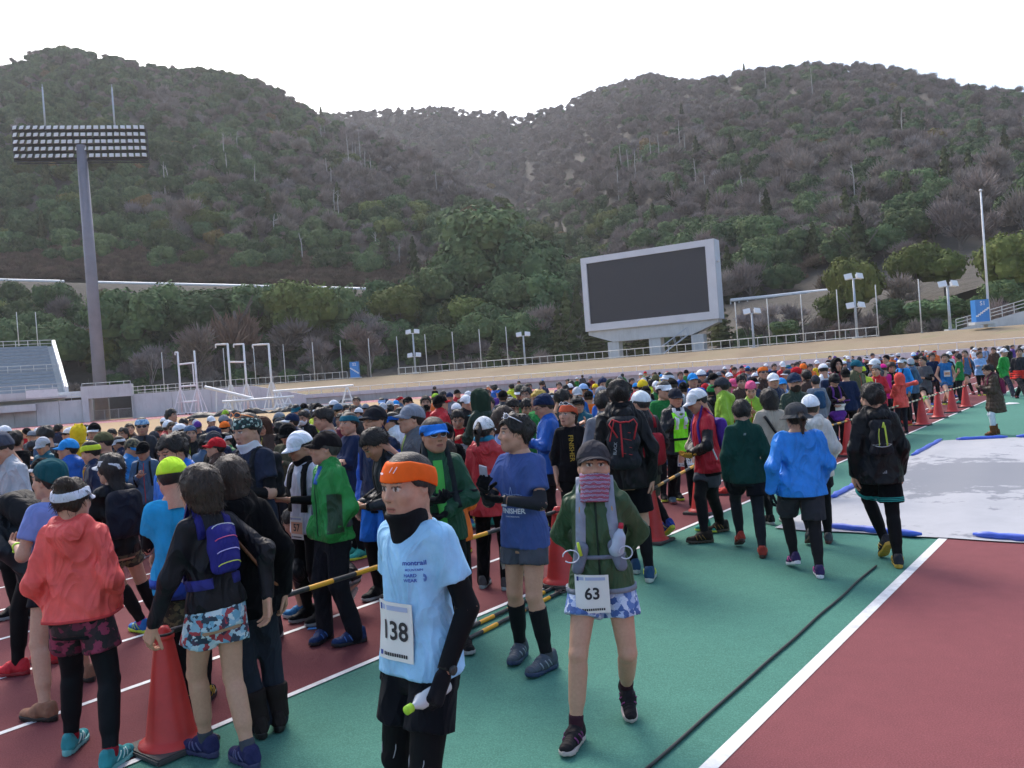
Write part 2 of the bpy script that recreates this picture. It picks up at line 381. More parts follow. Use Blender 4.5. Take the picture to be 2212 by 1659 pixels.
# lamp posts with twin floodlights
def lamp_post(x, y, D, h, tiers, label):
    p = at_y(x, y, D); e = empty('lamp_post', p, label=label, cat='lamp post')
    mb = MB(); mb.tube((0, 0, 0), (0, 0, h), 0.17, 0.11, n=10); mb.build('mast', M['galv'], e, True)
    mb = MB(); mb.box((0, 0, 0.1), (0.9, 0.9, 0.22)); mb.build('footing', M['pale'], e)
    for z in tiers:
        mb = MB(); mb.tube((-0.75, 0, h*z), (0.75, 0, h*z), 0.06, n=8); mb.build('crossarm', M['galv'], e)
        for s in (-1, 1):
            mb = MB(); mt = Matrix.Translation((s*0.62, -0.12, h*z+0.22)) @ Matrix.Rotation(R(-25), 4, 'X') @ Matrix.Rotation(R(s*18), 4, 'Z')
            mb.box(None, (0.7, 0.3, 0.55), mtx=mt); mb.box(None, (0.86, 0.06, 0.7), mtx=mt @ Matrix.Translation((0, -0.18, 0)))
            lo = mb.build('floodlight', M['lampglass'], e)
lamp_post(898, 807, 132.5, 6.4, (1.0, 0.42), 'grey lamp post with four floodlights left of the scoreboard')
lamp_post(1135, 791, 129.5, 4.7, (1.0,), 'grey lamp post with two floodlights just left of the scoreboard')
lamp_post(1629, 753, 104, 4.4, (1.0,), 'short grey lamp post with two floodlights right of the scoreboard')
lamp_post(1852, 732, 97, 7.0, (1.0, 0.52), 'grey lamp post with four floodlights right of the scoreboard')
lamp_post(2053, 715, 91.5, 4.9, (1.0,), 'grey lamp post with two floodlights left of the blue sign marked S1')
# text helper: real letters from the built-in font
M['signwhite'] = simple('white_lettering', (0.8, 0.8, 0.8), 0.5, 0.03)
def block_sign(x, y, D, w, d, h, txt, up_right, label):
    p = at_y(x, y, D); e = empty('sign', p, label=label, cat='sign')
    mb = MB(); mb.box((0, 0, h/2), (w, d, h)); mb.build('panel', M['blue'], e)
    mb = MB(); mb.box((0, 0, 0.08), (w+0.5, d+0.4, 0.3)); mb.build('footing', M['pale'], e)
    me = text_mesh(txt, 0.62, 0.004); me.materials.append(M['signwhite'])
    mobj('lettering', me, e, mtx=Matrix.Translation((0.05, -d/2-0.012, h*0.84)) @ Matrix.Rotation(R(90), 4, 'X'))
    mb = MB(); n = 6
    for k in range(n):
        u = (k+0.5)/n; xx = -w/2+w*u; zz = h*(0.30+0.36*(u if up_right else 1-u)); mb.box((xx, -d/2-0.008, zz), (w/n*1.02, 0.012, 0.15))
        mb.box((xx+(w/n/2), -d/2-0.0095, zz+(0.05 if up_right else -0.05)), (0.07, 0.012, 0.24))
    mb.build('stair_symbol', M['signwhite'], e)
block_sign(768, 818, 131, 1.35, 1.0, 2.65, 'S2', False, 'blue block sign with S2 and a descending stair symbol on the bank')
block_sign(2119, 700, 86.0, 1.4, 0.9, 2.5, 'S1', True, 'blue block sign with S1 and an ascending stair symbol beside the flagpole')
# ramp at the right
rp = empty('access_ramp', wpt(2150, 14, BT), label='pale concrete access ramp with handrails rising behind the blue S1 sign', cat='ramp')
mb = MB(); a, b = wpt(2068, 15.5), wpt(2420, 15.5); d = (b-a).normalized(); q = Vector((-d.y, d.x, 0))*2.0; U = Vector((0, 0, 1))
z0, za, zb = BT-0.1, BT+0.05, BT+3.2
mb.add([a+U*z0, b+U*z0, b+q+U*z0, a+q+U*z0, a+U*za, b+U*zb, b+q+U*zb, a+q+U*za], [(3, 2, 1, 0), (4, 5, 6, 7), (0, 1, 5, 4), (1, 2, 6, 5), (2, 3, 7, 6), (3, 0, 4, 7)])
rel(mb.build('slope', M['pale']), rp)
for k in range(14):
    p = a.lerp(b, k/13)+U*(za+(zb-za)*k/13); mb = MB(); mb.tube(p, p+U*1.15, 0.045, n=6); rel(mb.build('post', M['rail']), rp)
for h in (1.12, 0.75, 0.4):
    mb = MB(); mb.tube(a+U*(za+h), b+U*(zb+h), 0.045, n=6); rel(mb.build('handrail', M['rail']), rp)

# ---------------------------------------------------------------- scoreboard
pl = at_y(1260, 637, 134); pr = at_y(1548, 603, 122.5)
ax = Vector((pr.x-pl.x, pr.y-pl.y, 0)); SW = ax.length; ax.normalize(); rzs = math.atan2(ax.y, ax.x)
sb = empty('scoreboard', ((pl.x+pr.x)/2, (pl.y+pr.y)/2, BT), rzs, 'large dark electronic scoreboard in a grey frame on three concrete columns', 'scoreboard')
Z0, Z1, SD = 4.75, 16.5, 2.3
mb = MB(); bw = 0.95; hz = (Z0+Z1)/2
mb.box((0, 0.14+SD/2, hz), (SW, SD, Z1-Z0)); mb.build('housing', M['frame_lit'], sb)
for nm, c, s in (('frame', (0, 0.0, Z1-bw/2), (SW, 0.3, bw)), ('frame', (0, 0.0, Z0+0.6*bw), (SW, 0.3, 1.2*bw)), ('frame', (-SW/2+bw/2, 0.0, (Z0+1.2*bw+Z1-bw)/2), (bw, 0.3, Z1-Z0-2.2*bw)), ('frame', (SW/2-bw/2-0.2, 0.0, (Z0+1.2*bw+Z1-bw)/2), (bw+0.4, 0.3, Z1-Z0-2.2*bw))):
    mb = MB(); mb.box(c, s); mb.build(nm, M['frame'], sb)
mb = MB(); mb.box((-0.2, 0.12, (Z0+1.2*bw+Z1-bw)/2), (SW-2*bw-0.4, 0.05, Z1-Z0-2.2*bw)); mb.build('screen', M['screen'], sb)
mb = MB(); e_ = SW/2-0.3
mb.add([(x, y, z) for y in (0.3, 2.2) for x, z in ((-e_, Z0), (e_, Z0), (e_, Z0-0.5), (e_-4.2, Z0-2.0), (-e_+4.2, Z0-2.0), (-e_, Z0-0.6))],
       [(0, 1, 2, 3, 4, 5)[::-1], (6, 7, 8, 9, 10, 11)]+[(i, (i+1) % 6, 6+(i+1) % 6, 6+i) for i in range(6)])
mb.build('beam', M['pale'], sb)
for f in (-0.30, 0.02, 0.33):
    mb = MB(); mb.box((SW*f, 1.25, (Z0-2.0)/2-0.1), (1.9, 1.5, Z0-2.0+0.2)); mb.build('column', M['pale'], sb)
mb = MB(); mb.box((SW/2+0.12, 1.0, Z1-3.2), (0.3, 0.3, 0.3)); mb.tube((SW/2+0.1, 0.8, Z1-3.2), (SW/2+0.5, 0.2, Z1-3.3), 0.09); mb.build('camera_box', M['white'], sb)
mb = MB()
for k in range(40): mb.box((-SW/2+SW*(k+0.5)/40, 0.3, Z1+0.03), (0.12, 0.12, 0.09))
mb.build('bolt_row', M['frame'], sb)
ladder = empty('stair', at_y(1465, 762, 122), label='light metal stair standing behind the railing under the scoreboard', cat='stair')
for s in (0, 0.9):
    mb = MB(); mb.tube((-2.2, s, 0), (1.8, s, 2.6), 0.06); mb.tube((-2.4, s, 1.0), (1.6, s, 3.6), 0.04)
    for k in range(5): mb.tube((-2.2+k, s, 0.65*k), (-2.4+k, s, 1.0+0.65*k), 0.035)
    mb.build('stringer', M['galv'], ladder)
for k in range(9):
    mb = MB(); mb.box((-2.0+0.44*k, 0.45, 0.12+0.29*k), (0.3, 0.9, 0.04)); mb.build('tread', M['galv'], ladder)

# ---------------------------------------------------------------- floodlight tower
tb = at_y(217, 845, 117); tt = at_y(181, 345, 117)
tower = empty('floodlight_tower', (tb.x, tb.y, 0.0), R(13), 'tall grey floodlight tower with five rows of pale lamps', 'floodlight')
TZ = tt.z
mb = MB(); mb.tube((0, 0, 0), (0, 0, TZ+2.0), 0.88, 0.66, n=28); mb.build('pole', M['towergrey'], tower, True)
AW = 285/F*117*0.93; z0 = TZ+0.1; dz = 0.98
for r in range(5):
    zz = z0+0.35+r*dz
    mb = MB(); mb.box((0, 0.05, zz-0.22), (AW, 0.12, 0.14)); mb.box((0, 0.85, zz-0.22), (AW, 0.1, 0.1)); mb.box((0, 0.45, zz-0.30), (AW, 0.9, 0.03)); mb.build('catwalk', M['darkframe'], tower)
for k in range(8):
    mb = MB(); x = -AW/2+AW*k/7; mb.tube((x, 0.12, z0-0.15), (x, 0.12, z0+4.5), 0.06, n=6); mb.tube((x, 0.95, z0-0.1), (x, 0.95, z0+4.4), 0.05, n=6)
    for r in range(5): mb.tube((x, 0.1, z0+0.1+r*dz), (x, 0.95, z0+0.1+r*dz), 0.045, n=5)
    mb.build('upright', M['darkframe'], tower)
mb = MB()
for k in range(14):
    x = -AW/2+AW*k/14; mb.tube((x, -0.1, z0-0.3), (x+AW/14, 0.9, z0-0.35), 0.04, n=5)
mb.box((0, -0.12, z0-0.3), (AW, 0.1, 0.14)); mb.box((0, 0.95, z0-0.3), (AW, 0.1, 0.14)); mb.build('truss', M['darkframe'], tower)
mb = MB(); mb.cur = 0; mb.box((0, -0.08, 0.12), (0.58, 0.10, 0.26)); mb.box((0, -0.08, -0.16), (0.58, 0.10, 0.26)); mb.cur = 1; mb.box((0, 0.06, -0.02), (0.62, 0.18, 0.60)); mb.box((0, 0.16, -0.34), (0.12, 0.12, 0.2))
lampm = mb.mesh('lamp', [M['lampglass'], M['darkframe']])
for r in range(5):
    for k in range(20):
        if r == 0 and k in (9, 10): continue
        o = mobj('lamp', lampm, tower); o.location = (-AW/2+0.45+(AW-0.9)*k/19+rng.uniform(-.03, .03), -0.25, z0+0.42+r*dz)
        o.rotation_euler = (R(-22+rng.uniform(-5, 5)), 0, R(-28+44*k/19+rng.uniform(-6, 6)))
for xo in (-0.26, 0.26):
    mb = MB(); mb.tube((AW*xo, 0.4, z0+3.6), (AW*xo, 0.4, z0+10.2), 0.13, 0.10, n=8); mb.tube((AW*xo, 0.4, z0+10.2), (AW*xo, 0.4, z0+10.6), 0.04, n=6); mb.build('lightning_rod', M['galv'], tower, True)

# ---------------------------------------------------------------- spectator stand at the left
st0 = wpt(146, 1.5)
stand = empty('spectator_stand', (st0.x, st0.y, 0), R(33), 'concrete spectator stand with rising rows of blue grey seats and white railings', 'stand')
NR, x1 = 14, -0.2; x0 = -40.0; zb, rt, rr_ = 4.2, 0.92, 0.50
mb = MB()
prof = [(0, 0)]
for k in range(NR): prof += [(k*rt, zb+k*rr_), ((k+1)*rt, zb+k*rr_)]
prof += [(NR*rt, zb+NR*rr_), (NR*rt+1.2, zb+NR*rr_), (NR*rt+1.2, 0)]
n = len(prof)
mb.add([(x0, y, z) for y, z in prof]+[(x1, y, z) for y, z in prof], [tuple(range(n)), tuple(range(2*n-1, n-1, -1))]+[(i, n+i, n+(i+1) % n, (i+1) % n) for i in range(n)])
mb.build('terrace', M['pale'], stand)
for sec in ((-7.6, -0.9), (-16.8, -9.0), (-26.0, -18.2)):
    for k in range(NR):
        mb = MB(); mb.box(((sec[0]+sec[1])/2, k*rt+0.35, zb+k*rr_+0.22), (sec[1]-sec[0], 0.42, 0.10)); mb.box(((sec[0]+sec[1])/2, k*rt+0.58, zb+k*rr_+0.42), (sec[1]-sec[0], 0.06, 0.34)); mb.build('seat_row', M['seat'], stand)
mb = MB(); sl = NR*rr_/(NR*rt)
yt = NR*rt+1.2
mb.add([(x, y, z) for x in (x1, x1+0.45) for y, z in ((-0.4, zb-0.8), (yt, zb+NR*rr_-0.5), (yt, zb+NR*rr_+1.0), (-0.4, zb+0.7))], [(0, 1, 2, 3), (7, 6, 5, 4), (0, 4, 5, 1), (1, 5, 6, 2), (2, 6, 7, 3), (3, 7, 4, 0)])
mb.build('side_wall', M['white'], stand)
for sx in (-7.9, -8.7, -17.1, -17.9):
    mb = MB(); mb.tube((sx, 0, zb+0.9), (sx, NR*rt*0.45, zb+NR*rr_*0.45+0.9), 0.045, n=6)
    for k in range(4): mb.tube((sx, k*1.9, zb+k*1.9*sl), (sx, k*1.9, zb+k*1.9*sl+0.9), 0.04, n=6)
    mb.build('handrail', M['rail'], stand)
mb = MB(); mb.box(((x0+x1)/2, -1.2, 3.6), (x1-x0, 2.2, 0.3)); mb.box(((x0+x1)/2-1.8, -2.2, 3.95), (x1-x0-3.6, 0.2, 0.9)); mb.build('balcony', M['pale'], stand)
for y_, z_ in ((NR*rt+0.9, zb+NR*rr_), (5.3, zb+6*rr_), (-2.1, 4.3)):
    mb = MB(); mb.tube((x0, y_, z_+1.0), (x1, y_, z_+1.0), 0.045, n=6); mb.tube((x0, y_, z_+0.5), (x1, y_, z_+0.5), 0.035, n=6)
    for k in range(27): mb.tube((x0+(x1-x0)*k/26, y_, z_), (x0+(x1-x0)*k/26, y_, z_+1.0), 0.04, n=6)
    mb.build('railing', M['rail'], stand)
mb = MB(); mb.box((1.2, -0.9, 3.75), (4.6, 0.05, 0.85)); mb.box((-3.0, -2.35, 4.15), (3.6, 0.05, 1.0)); mb.build('banner', M['white'], stand)

# ---------------------------------------------------------------- white throwing cage posts on the infield
def cage_post(x, y, h, arm, label, cross=None):
    p = ground(x, y); D = p.y; e = empty('cage_post', p, label=label, cat='cage post', group='white throwing cage posts')
    mb = MB(); mb.tube((0, 0, 0.3), (0, 0, h), 0.14, 0.12, n=10); mb.build('mast', M['white'], e, True)
    if arm:
        mb = MB(); mb.tube((0.05, 0, h-0.05), (arm, 0, h-0.02), 0.12, 0.10, n=10); mb.tube((arm, 0, h-0.02), (arm, 0, h-0.4), 0.08, n=8); mb.build('arm', M['white'], e, True)
    for a in range(4):
        dx, dy = ((-1, -1), (1, -1), (1, 1), (-1, 1))[a]
        mb = MB(); mb.tube((dx*0.85, dy*0.85, 0.15), (dx*0.12, dy*0.12, 3.3), 0.07, n=6); mb.build('leg', M['white'], e)
    mb = MB()
    for a in range(4):
        q = [(-.85, -.85, .2), (.85, -.85, .2), (.85, .85, .2), (-.85, .85, .2)]; mb.tube(q[a], q[(a+1) % 4], 0.07, n=6)
    mb.tube((-.5, -.5, 1.7), (.5, -.5, 1.7), 0.05, n=6); mb.build('base_frame', M['white'], e)
    for a in range(4):
        dx, dy = ((-1, -1), (1, -1), (1, 1), (-1, 1))[a]
        mb = MB(); mb.tube((dx*0.85-.06, dy*0.85, 0.12), (dx*0.85+.06, dy*0.85, 0.12), 0.13, n=10); mb.build('castor', M['black'], e)
    return e
gl = {}
for i, (x, y, yt_, arm) in enumerate(((394, 896, 760, -0.35), (430, 894, 757, 0.0), (503, 893, 742, -1.4), (537, 889, 742, -1.2), (591, 886, 742, -1.9))):
    p = ground(x, y); h = (y-yt_)/F*p.y
    gl[i] = cage_post(x, y, h, arm, ('white cage post with tiny top arm, joined by crossbars to its neighbour', 'straight white cage post without an arm beside the tall pale wall', 'tall white cage post with a short arm above the trestle rack', 'tall white cage post joined by a high crossbar to its neighbour', 'white cage post with the longest arm, standing apart')[i])
for i, j, zs in ((0, 1, (0.2, 0.45, 0.8)), (2, 3, (0.82,))):
    a = gl[i].location; b = gl[j].location; h = (896-760)/F*a.y
    for z in zs:
        mb = MB(); mb.tube((0, 0, h*z), (b.x-a.x, b.y-a.y, h*z), 0.11, n=8); mb.build('crossbar', M['white'], gl[i])
    if i == 0: mb = MB(); mb.tube(((b.x-a.x)*0.85, (b.y-a.y)*0.85, h*0.45), ((b.x-a.x)*0.85, (b.y-a.y)*0.85, h*0.8), 0.09, n=8); mb.build('strut', M['white'], gl[i])
def trestle(x, y, w, h, label):
    p = ground(x, y); e = empty('equipment_rack', p, label=label, cat='rack')
    mb = MB(); mb.tube((-w/2, 0, h), (w/2, 0, h), 0.12, n=8); mb.build('top_bar', M['white'], e)
    for s in (-0.42, 0.42):
        mb = MB(); mb.tube((s*w, 0, h), (s*w-0.7, -0.4, 0), 0.08, n=6); mb.tube((s*w, 0, h), (s*w+0.7, -0.4, 0), 0.08, n=6); mb.tube((s*w-.45, -.25, .8), (s*w+.45, -.25, .8), 0.06, n=6); mb.build('trestle_leg', M['white'], e)
    mb = MB(); mb.box((0, -0.2, 0.35), (w, 0.25, 0.2)); mb.build('lower_bar', M['white'], e)
trestle(560, 893, 7.5, 1.5, 'long white trestle rack beside the cage posts')
trestle(680, 884, 8.5, 2.2, 'long white beam on trestle legs right of the cage posts')
tr = bpy.data.objects['equipment_rack']
mb = MB(); mb.tube((-5.6, 0.3, 3.2), (-0.6, 0.3, 1.6), 0.16, n=8); mb.tube((-4.6, 0.3, 0), (-4.4, 0.3, 2.9), 0.07, n=6); mb.tube((-2.6, 0.3, 0), (-2.5, 0.3, 2.2), 0.07, n=6); mb.build('sloping_beam', M['white'], tr)
for i, (x, y, w) in enumerate(((492, 896, 9.0), (640, 886, 5.5), (730, 878, 3.0))):
    p = ground(x, y+2); mb = MB(); vs = []; nn = 26; rr2 = random.Random(i)
    for a in range(nn):
        u = a/(nn-1); hh = (0.25+0.55*abs(math.sin(u*9+i))*rr2.uniform(.5, 1.1))*min(1, 6*u, 6*(1-u))+0.02
        for b in range(7):
            an = math.pi*b/6; vs.append(((u-.5)*w, -math.cos(an)*0.9*(0.6+0.4*hh), math.sin(an)*hh+rr2.uniform(-.05, .05)*(0 < b < 6)))
    mb.add(vs, [(a*7+b, (a+1)*7+b, (a+1)*7+b+1, a*7+b+1) for a in range(nn-1) for b in range(6)])
    o = mb.build('net_heap', M['black']); o.location = p
    tag(o, ['heap of black netting on the infield below the tall wall', 'small heap of black netting right of the white trestle', 'short heap of black netting under the long white beam'][i], 'netting')
# ---------------------------------------------------------------- hills
SKA = [(-900, 300, 430), (-300, 200, 430), (0, 152, 440), (60, 152, 440), (130, 116, 440), (200, 106, 440), (270, 114, 440), (330, 132, 440), (440, 152, 440), (480, 147, 440), (540, 156, 438), (600, 170, 436), (660, 200, 432), (700, 230, 428),
       (740, 252, 420), (800, 275, 400), (900, 318, 365), (1000, 372, 330), (1100, 438, 300), (1200, 498, 270), (1290, 548, 245), (1340, 580, 232), (1420, 640, 215), (1600, 760, 190), (3200, 790, 190)]
SKB = [(-900, 300, 720), (600, 262, 720), (740, 244, 720), (850, 241, 720), (960, 234, 710), (1000, 232, 705), (1060, 241, 700), (1120, 244, 695), (1160, 254, 690), (1200, 242, 670), (1260, 229, 650), (1290, 210, 640), (1350, 192, 620), (1440, 164, 590), (1500, 171, 555), (1545, 178, 525),
       (1600, 168, 500), (1650, 154, 480), (1720, 149, 465), (1800, 139, 455), (1900, 142, 450), (1960, 146, 448), (2010, 159, 445), (2060, 178, 442), (2120, 186, 440), (2212, 196, 440), (2500, 240, 440), (3200, 330, 430)]
BENCH_A = [(-900, 590), (0, 604), (230, 610), (500, 617), (700, 622), (900, 627), (1050, 640), (1340, 690), (1600, 770), (3200, 800)]
def tabx(tab, x, k): return np.interp(x, [a[0] for a in tab], [a[k] for a in tab])
def hz_np(x): return CY + F*math.tan(PITCH)/cr - (x-CX)*sr/cr
CANOPY = 3.6
def terrain(x, D):
    """ground height at picture column x and distance D (arrays)"""
    x = np.asarray(x, float); D = np.asarray(D, float); h = hz_np(x)
    def zof(y, d): return CAMH+(h-y)/F*d
    base = np.full_like(D, BT-0.1)
    ya, da = tabx(SKA, x, 1), tabx(SKA, x, 2); zs = zof(ya, da)-CANOPY
    yb_ = tabx(BENCH_A, x, 1); d0 = np.minimum(200.0, da-18); zb_ = np.minimum(zof(yb_, d0), zs-1)
    d1 = d0+7
    za = np.where(D < 140, base, np.where(D < d0, base+(zb_-base)*np.clip((D-140)/(d0-140), 0, 1)**1.1,
         np.where(D < d1, zb_, np.where(D < da, zb_+(zs-zb_)*np.clip((D-d1)/np.maximum(da-d1, 1), 0, 1)**0.94, zs-0.45*(D-da)))))
    za = np.where(x > 1420, base, za)
    yb, db = tabx(SKB, x, 1), tabx(SKB, x, 2); zs2 = zof(yb, db)-CANOPY
    f0 = np.interp(x, [1150, 1350, 1600, 2000, 2400], [330, 150, 122, 106, 92]); bz = 12.0+np.interp(x, [1350, 1600, 2200], [0, 0, 1.5])
    f1 = f0+26; f2 = f1+7
    zb2 = np.where(D < f0, base, np.where(D < f1, base+(bz-base)*np.clip((D-f0)/26, 0, 1), np.where(D < f2, bz,
          np.where(D < db, bz+(zs2-bz)*np.clip((D-f2)/(db-f2), 0, 1)**1.02, zs2-0.4*(D-db)))))
    z = np.maximum(za, zb2)
    wob = 1.6*np.sin(x*0.021+D*0.037)+1.3*np.sin(x*0.047-D*0.021+1.3)+0.8*np.sin(x*0.09+D*0.083)
    far = np.clip((D-230)/60, 0, 1)*np.clip((np.minimum(np.abs(D-da), np.abs(D-db)))/40, 0, 1)
    return np.maximum(z+wob*far*1.6, BT-0.12)
def hill_pt(x, D):
    z = float(terrain(np.array([x]), np.array([D]))[0]); p = at_y(x, horizon(x), D); return Vector((p.x, D, z))
hx = np.arange(-900, 3121, 18.0)
hD = [118.0]
while hD[-1] < 900: hD.append(hD[-1]+max(2.6, (hD[-1]-118)*0.028))
hD = np.array(hD)
GX, GD = np.meshgrid(hx, hD, indexing='ij'); GZ = terrain(GX, GD); GZ = np.where(GD < np.interp(GX, [a for a, b in WD], [b for a, b in WD])+15.5, -0.6, GZ)
PX = (GX-CX)/F*GD/cr
nX, nD = GX.shape
co = np.stack([PX, GD, GZ], -1).reshape(-1, 3)
ii = np.arange(nX*nD).reshape(nX, nD)
quads = np.stack([ii[:-1, :-1], ii[1:, :-1], ii[1:, 1:], ii[:-1, 1:]], -1).reshape(-1, 4)
t = NT('hill_soil'); v = t.coord('World'); a = t.noise(0.05, 6, 0.65, vec=v); b = t.noise(0.7, 5, 0.7, vec=v)
c = t.ramp(a.outputs[0], [(0.3, (0.075, 0.064, 0.052)), (0.7, (0.12, 0.102, 0.085))])
c = t.mix(t.ramp(b.outputs[0], [(0.4, (0, 0, 0)), (0.75, (0.6, 0.6, 0.6))]), c, (0.05, 0.055, 0.03))
M['soil'] = t.out(c, 0.95, t.bump(b.outputs[0], 0.8, 0.6))
tag(mobj('hill', np_mesh('hill', co, quads, M['soil'])), kind='structure')

# ---------------------------------------------------------------- foliage
def leaf_mat(name, lo, hi, rough=0.6, var=0.35):
    t = NT(name); oi = t.n('ObjectInfo'); nz = t.noise(0.55, 3, 0.6, 'Object')
    c = t.ramp(nz.outputs[0], [(0.32, lo), (0.7, hi)])
    hs = t.n('HueSaturation'); t.l(c, hs.inputs['Color'])
    mr = t.n('MapRange'); t.l(oi.outputs['Random'], mr.inputs['Value']); mr.inputs['To Min'].default_value = 1-var; mr.inputs['To Max'].default_value = 1+var; t.l(mr.outputs[0], hs.inputs['Value'])
    m2 = t.n('MapRange'); mth = t.n('Math', operation='FRACT'); mm = t.n('Math', operation='MULTIPLY'); mm.inputs[1].default_value = 7.31
    t.l(oi.outputs['Random'], mm.inputs[0]); t.l(mm.outputs[0], mth.inputs[0]); t.l(mth.outputs[0], m2.inputs['Value'])
    m2.inputs['To Min'].default_value = 0.482; m2.inputs['To Max'].default_value = 0.512; t.l(m2.outputs[0], hs.inputs['Hue'])
    return t.out(hs.outputs[0], 0.85, spec=0.08)
M['leaf'] = leaf_mat('evergreen_leaf', (0.052, 0.092, 0.042), (0.142, 0.200, 0.082))
M['leaf2'] = leaf_mat('bright_evergreen_leaf', (0.075, 0.100, 0.030), (0.165, 0.195, 0.060))
M['leaf3'] = leaf_mat('autumn_leaf', (0.15, 0.105, 0.04), (0.23, 0.17, 0.065))
M['cedar'] = leaf_mat('cedar_needles', (0.050, 0.064, 0.026), (0.105, 0.120, 0.048))
M['twig'] = leaf_mat('bare_twig', (0.215, 0.180, 0.160), (0.32, 0.27, 0.24), 0.9, 0.25)
M['twig2'] = leaf_mat('grey_bare_twig', (0.25, 0.215, 0.21), (0.35, 0.31, 0.30), 0.9, 0.25)
M['scrub'] = leaf_mat('dry_brown_scrub', (0.15, 0.108, 0.076), (0.25, 0.185, 0.130), 0.9, 0.3)
M['bark'] = simple('grey_bark', (0.12, 0.10, 0.085), 0.9, 0.3, 3)
M['deadwood'] = simple('pale_dead_wood', (0.42, 0.40, 0.37), 0.8, 0.2, 3)
def leaf_quads(rs, pos, nrm, size, jitter=0.5, asp=0.7):
    n = len(pos); nn = nrm+jitter*rand_unit(rs, n); nn /= np.linalg.norm(nn, axis=1, keepdims=True)
    a = np.cross(nn, rand_unit(rs, n)); a /= np.linalg.norm(a, axis=1, keepdims=True); b = np.cross(nn, a)
    s = size*rs.uniform(0.6, 1.35, (n, 1)); a = a*s; b = b*s*asp
    v = np.stack([pos-a, pos-b*0.9+nn*s*0.1, pos+a, pos+b*0.9-nn*s*0.1], 1).reshape(-1, 3)
    return v, np.arange(4*n).reshape(n, 4)
def broad_crown(seed, w, h, lobes, per, leaf, cz, mat, core=True):
    """rounded clumps of small leaves over a lumpy crown, centre height cz"""
    rs = np.random.default_rng(seed); V = []; Fc = []; off = 0
    C = []
    for i in range(lobes):
        d = rand_unit(rs, 1)[0]; d[2] = d[2]*0.75+0.2; rr = rs.uniform(0.35, 0.95)**0.6
        C.append((np.array([d[0]*w*0.5*rr*0.72, d[1]*w*0.5*rr*0.72, cz+d[2]*h*0.5*rr*0.72]), rs.uniform(0.17, 0.27)*min(w, h)))
    for c, r in C:
        d = rand_unit(rs, per); d[:, 2] = np.where(d[:, 2] < -0.35, -d[:, 2], d[:, 2])
        rad = r*(1+0.16*np.sin(d[:, 0]*5+c[0])*np.cos(d[:, 1]*6+c[1]))*rs.uniform(0.82, 1.06, per)
        p = c+d*rad[:, None]*np.array([1.12, 1.12, 0.9])
        v, f = leaf_quads(rs, p, d, leaf, 0.55); V.append(v); Fc.append(f+off); off += len(v)
    if core:
        for c, r in C:
            d = []; 
            for la in (-0.9, -0.3, 0.35, 0.95):
                for lo in range(6): d.append((math.cos(la)*math.cos(lo*1.047), math.cos(la)*math.sin(lo*1.047), math.sin(la)))
            v = c+np.array(d)*r*0.80; V.append(v)
            f = [(k*6+j, k*6+(j+1) % 6, (k+1)*6+(j+1) % 6, (k+1)*6+j) for k in range(3) for j in range(6)]+[(18, 19, 20, 21), (18, 21, 22, 23), (3, 2, 1, 0), (5, 4, 3, 0)]
            Fc.append(np.array(f)+off); off += len(v)
    return np_mesh('crown', np.concatenate(V), np.concatenate(Fc), mat, False)
def conifer_crown(seed, w, h, n, leaf, mat):
    rs = np.random.default_rng(seed); u = rs.uniform(0, 1, n)**0.75; z = h*(0.06+0.94*(1-u)); z = h-(h*0.94)*u
    ring = 0.72+0.28*np.sin(z*4.2+rs.normal(0, .5, n)); rad = w/2*(0.06+0.94*u**0.85)*ring*rs.uniform(0.75, 1.05, n); a = rs.uniform(0, 6.283, n)
    lump = 1+0.2*np.sin(3*a+seed)+0.12*np.sin(7*a+z)
    p = np.stack([rad*lump*np.cos(a), rad*lump*np.sin(a), z], 1); nr = np.stack([np.cos(a), np.sin(a), np.full(n, 0.55)], 1)
    v, f = leaf_quads(rs, p, nr, leaf, 0.6); k = 8
    cv = [(0.62*w/2*(1-j/4)*math.cos(6.283*i/k), 0.62*w/2*(1-j/4)*math.sin(6.283*i/k), h*(0.06+0.9*j/4)) for j in range(5) for i in range(k)]
    cf = np.array([(j*k+i, j*k+(i+1) % k, (j+1)*k+(i+1) % k, (j+1)*k+i) for j in range(4) for i in range(k)])+len(v)
    return np_mesh('crown', np.concatenate([v, np.array(cv)]), np.concatenate([f, cf]), mat, False)
def twig_tris(rs, p, d, ln, wd):
    n = len(p); s = np.cross(d, rand_unit(rs, n)); s /= np.linalg.norm(s, axis=1, keepdims=True)
    s = s*wd; e = p+d*ln[:, None]+rand_unit(rs, n)*0.15*ln[:, None]
    v = np.stack([p-s, p+s, e+s*0.3, e-s*0.3], 1).reshape(-1, 3); return v, np.arange(4*n).reshape(n, 4)
def twig_puff(seed, w, h, n, mat, wd=0.05):
    """the fuzzy crown of a leafless tree"""
    rs = np.random.default_rng(seed); V = []; Fc = []; off = 0
    cl = [(np.array([rs.uniform(-.28, .28)*w, rs.uniform(-.28, .28)*w, h*rs.uniform(0.45, 0.8)]), rs.uniform(.2, .32)*w) for _ in range(7)]
    for c, r in cl:
        m_ = n//7; d = rand_unit(rs, m_); d[:, 2] = np.abs(d[:, 2])*0.9+0.1*d[:, 2]; p = c+d*r*rs.uniform(0.1, 0.85, (m_, 1))
        dd = d*0.7+np.array([0, 0, 0.55])+0.4*rand_unit(rs, m_); dd /= np.linalg.norm(dd, axis=1, keepdims=True)
        v, f = twig_tris(rs, p, dd, rs.uniform(.25, .6, m_)*r*1.3, wd); V.append(v); Fc.append(f+off); off += len(v)
    return np_mesh('crown', np.concatenate(V), np.concatenate(Fc), mat, False)
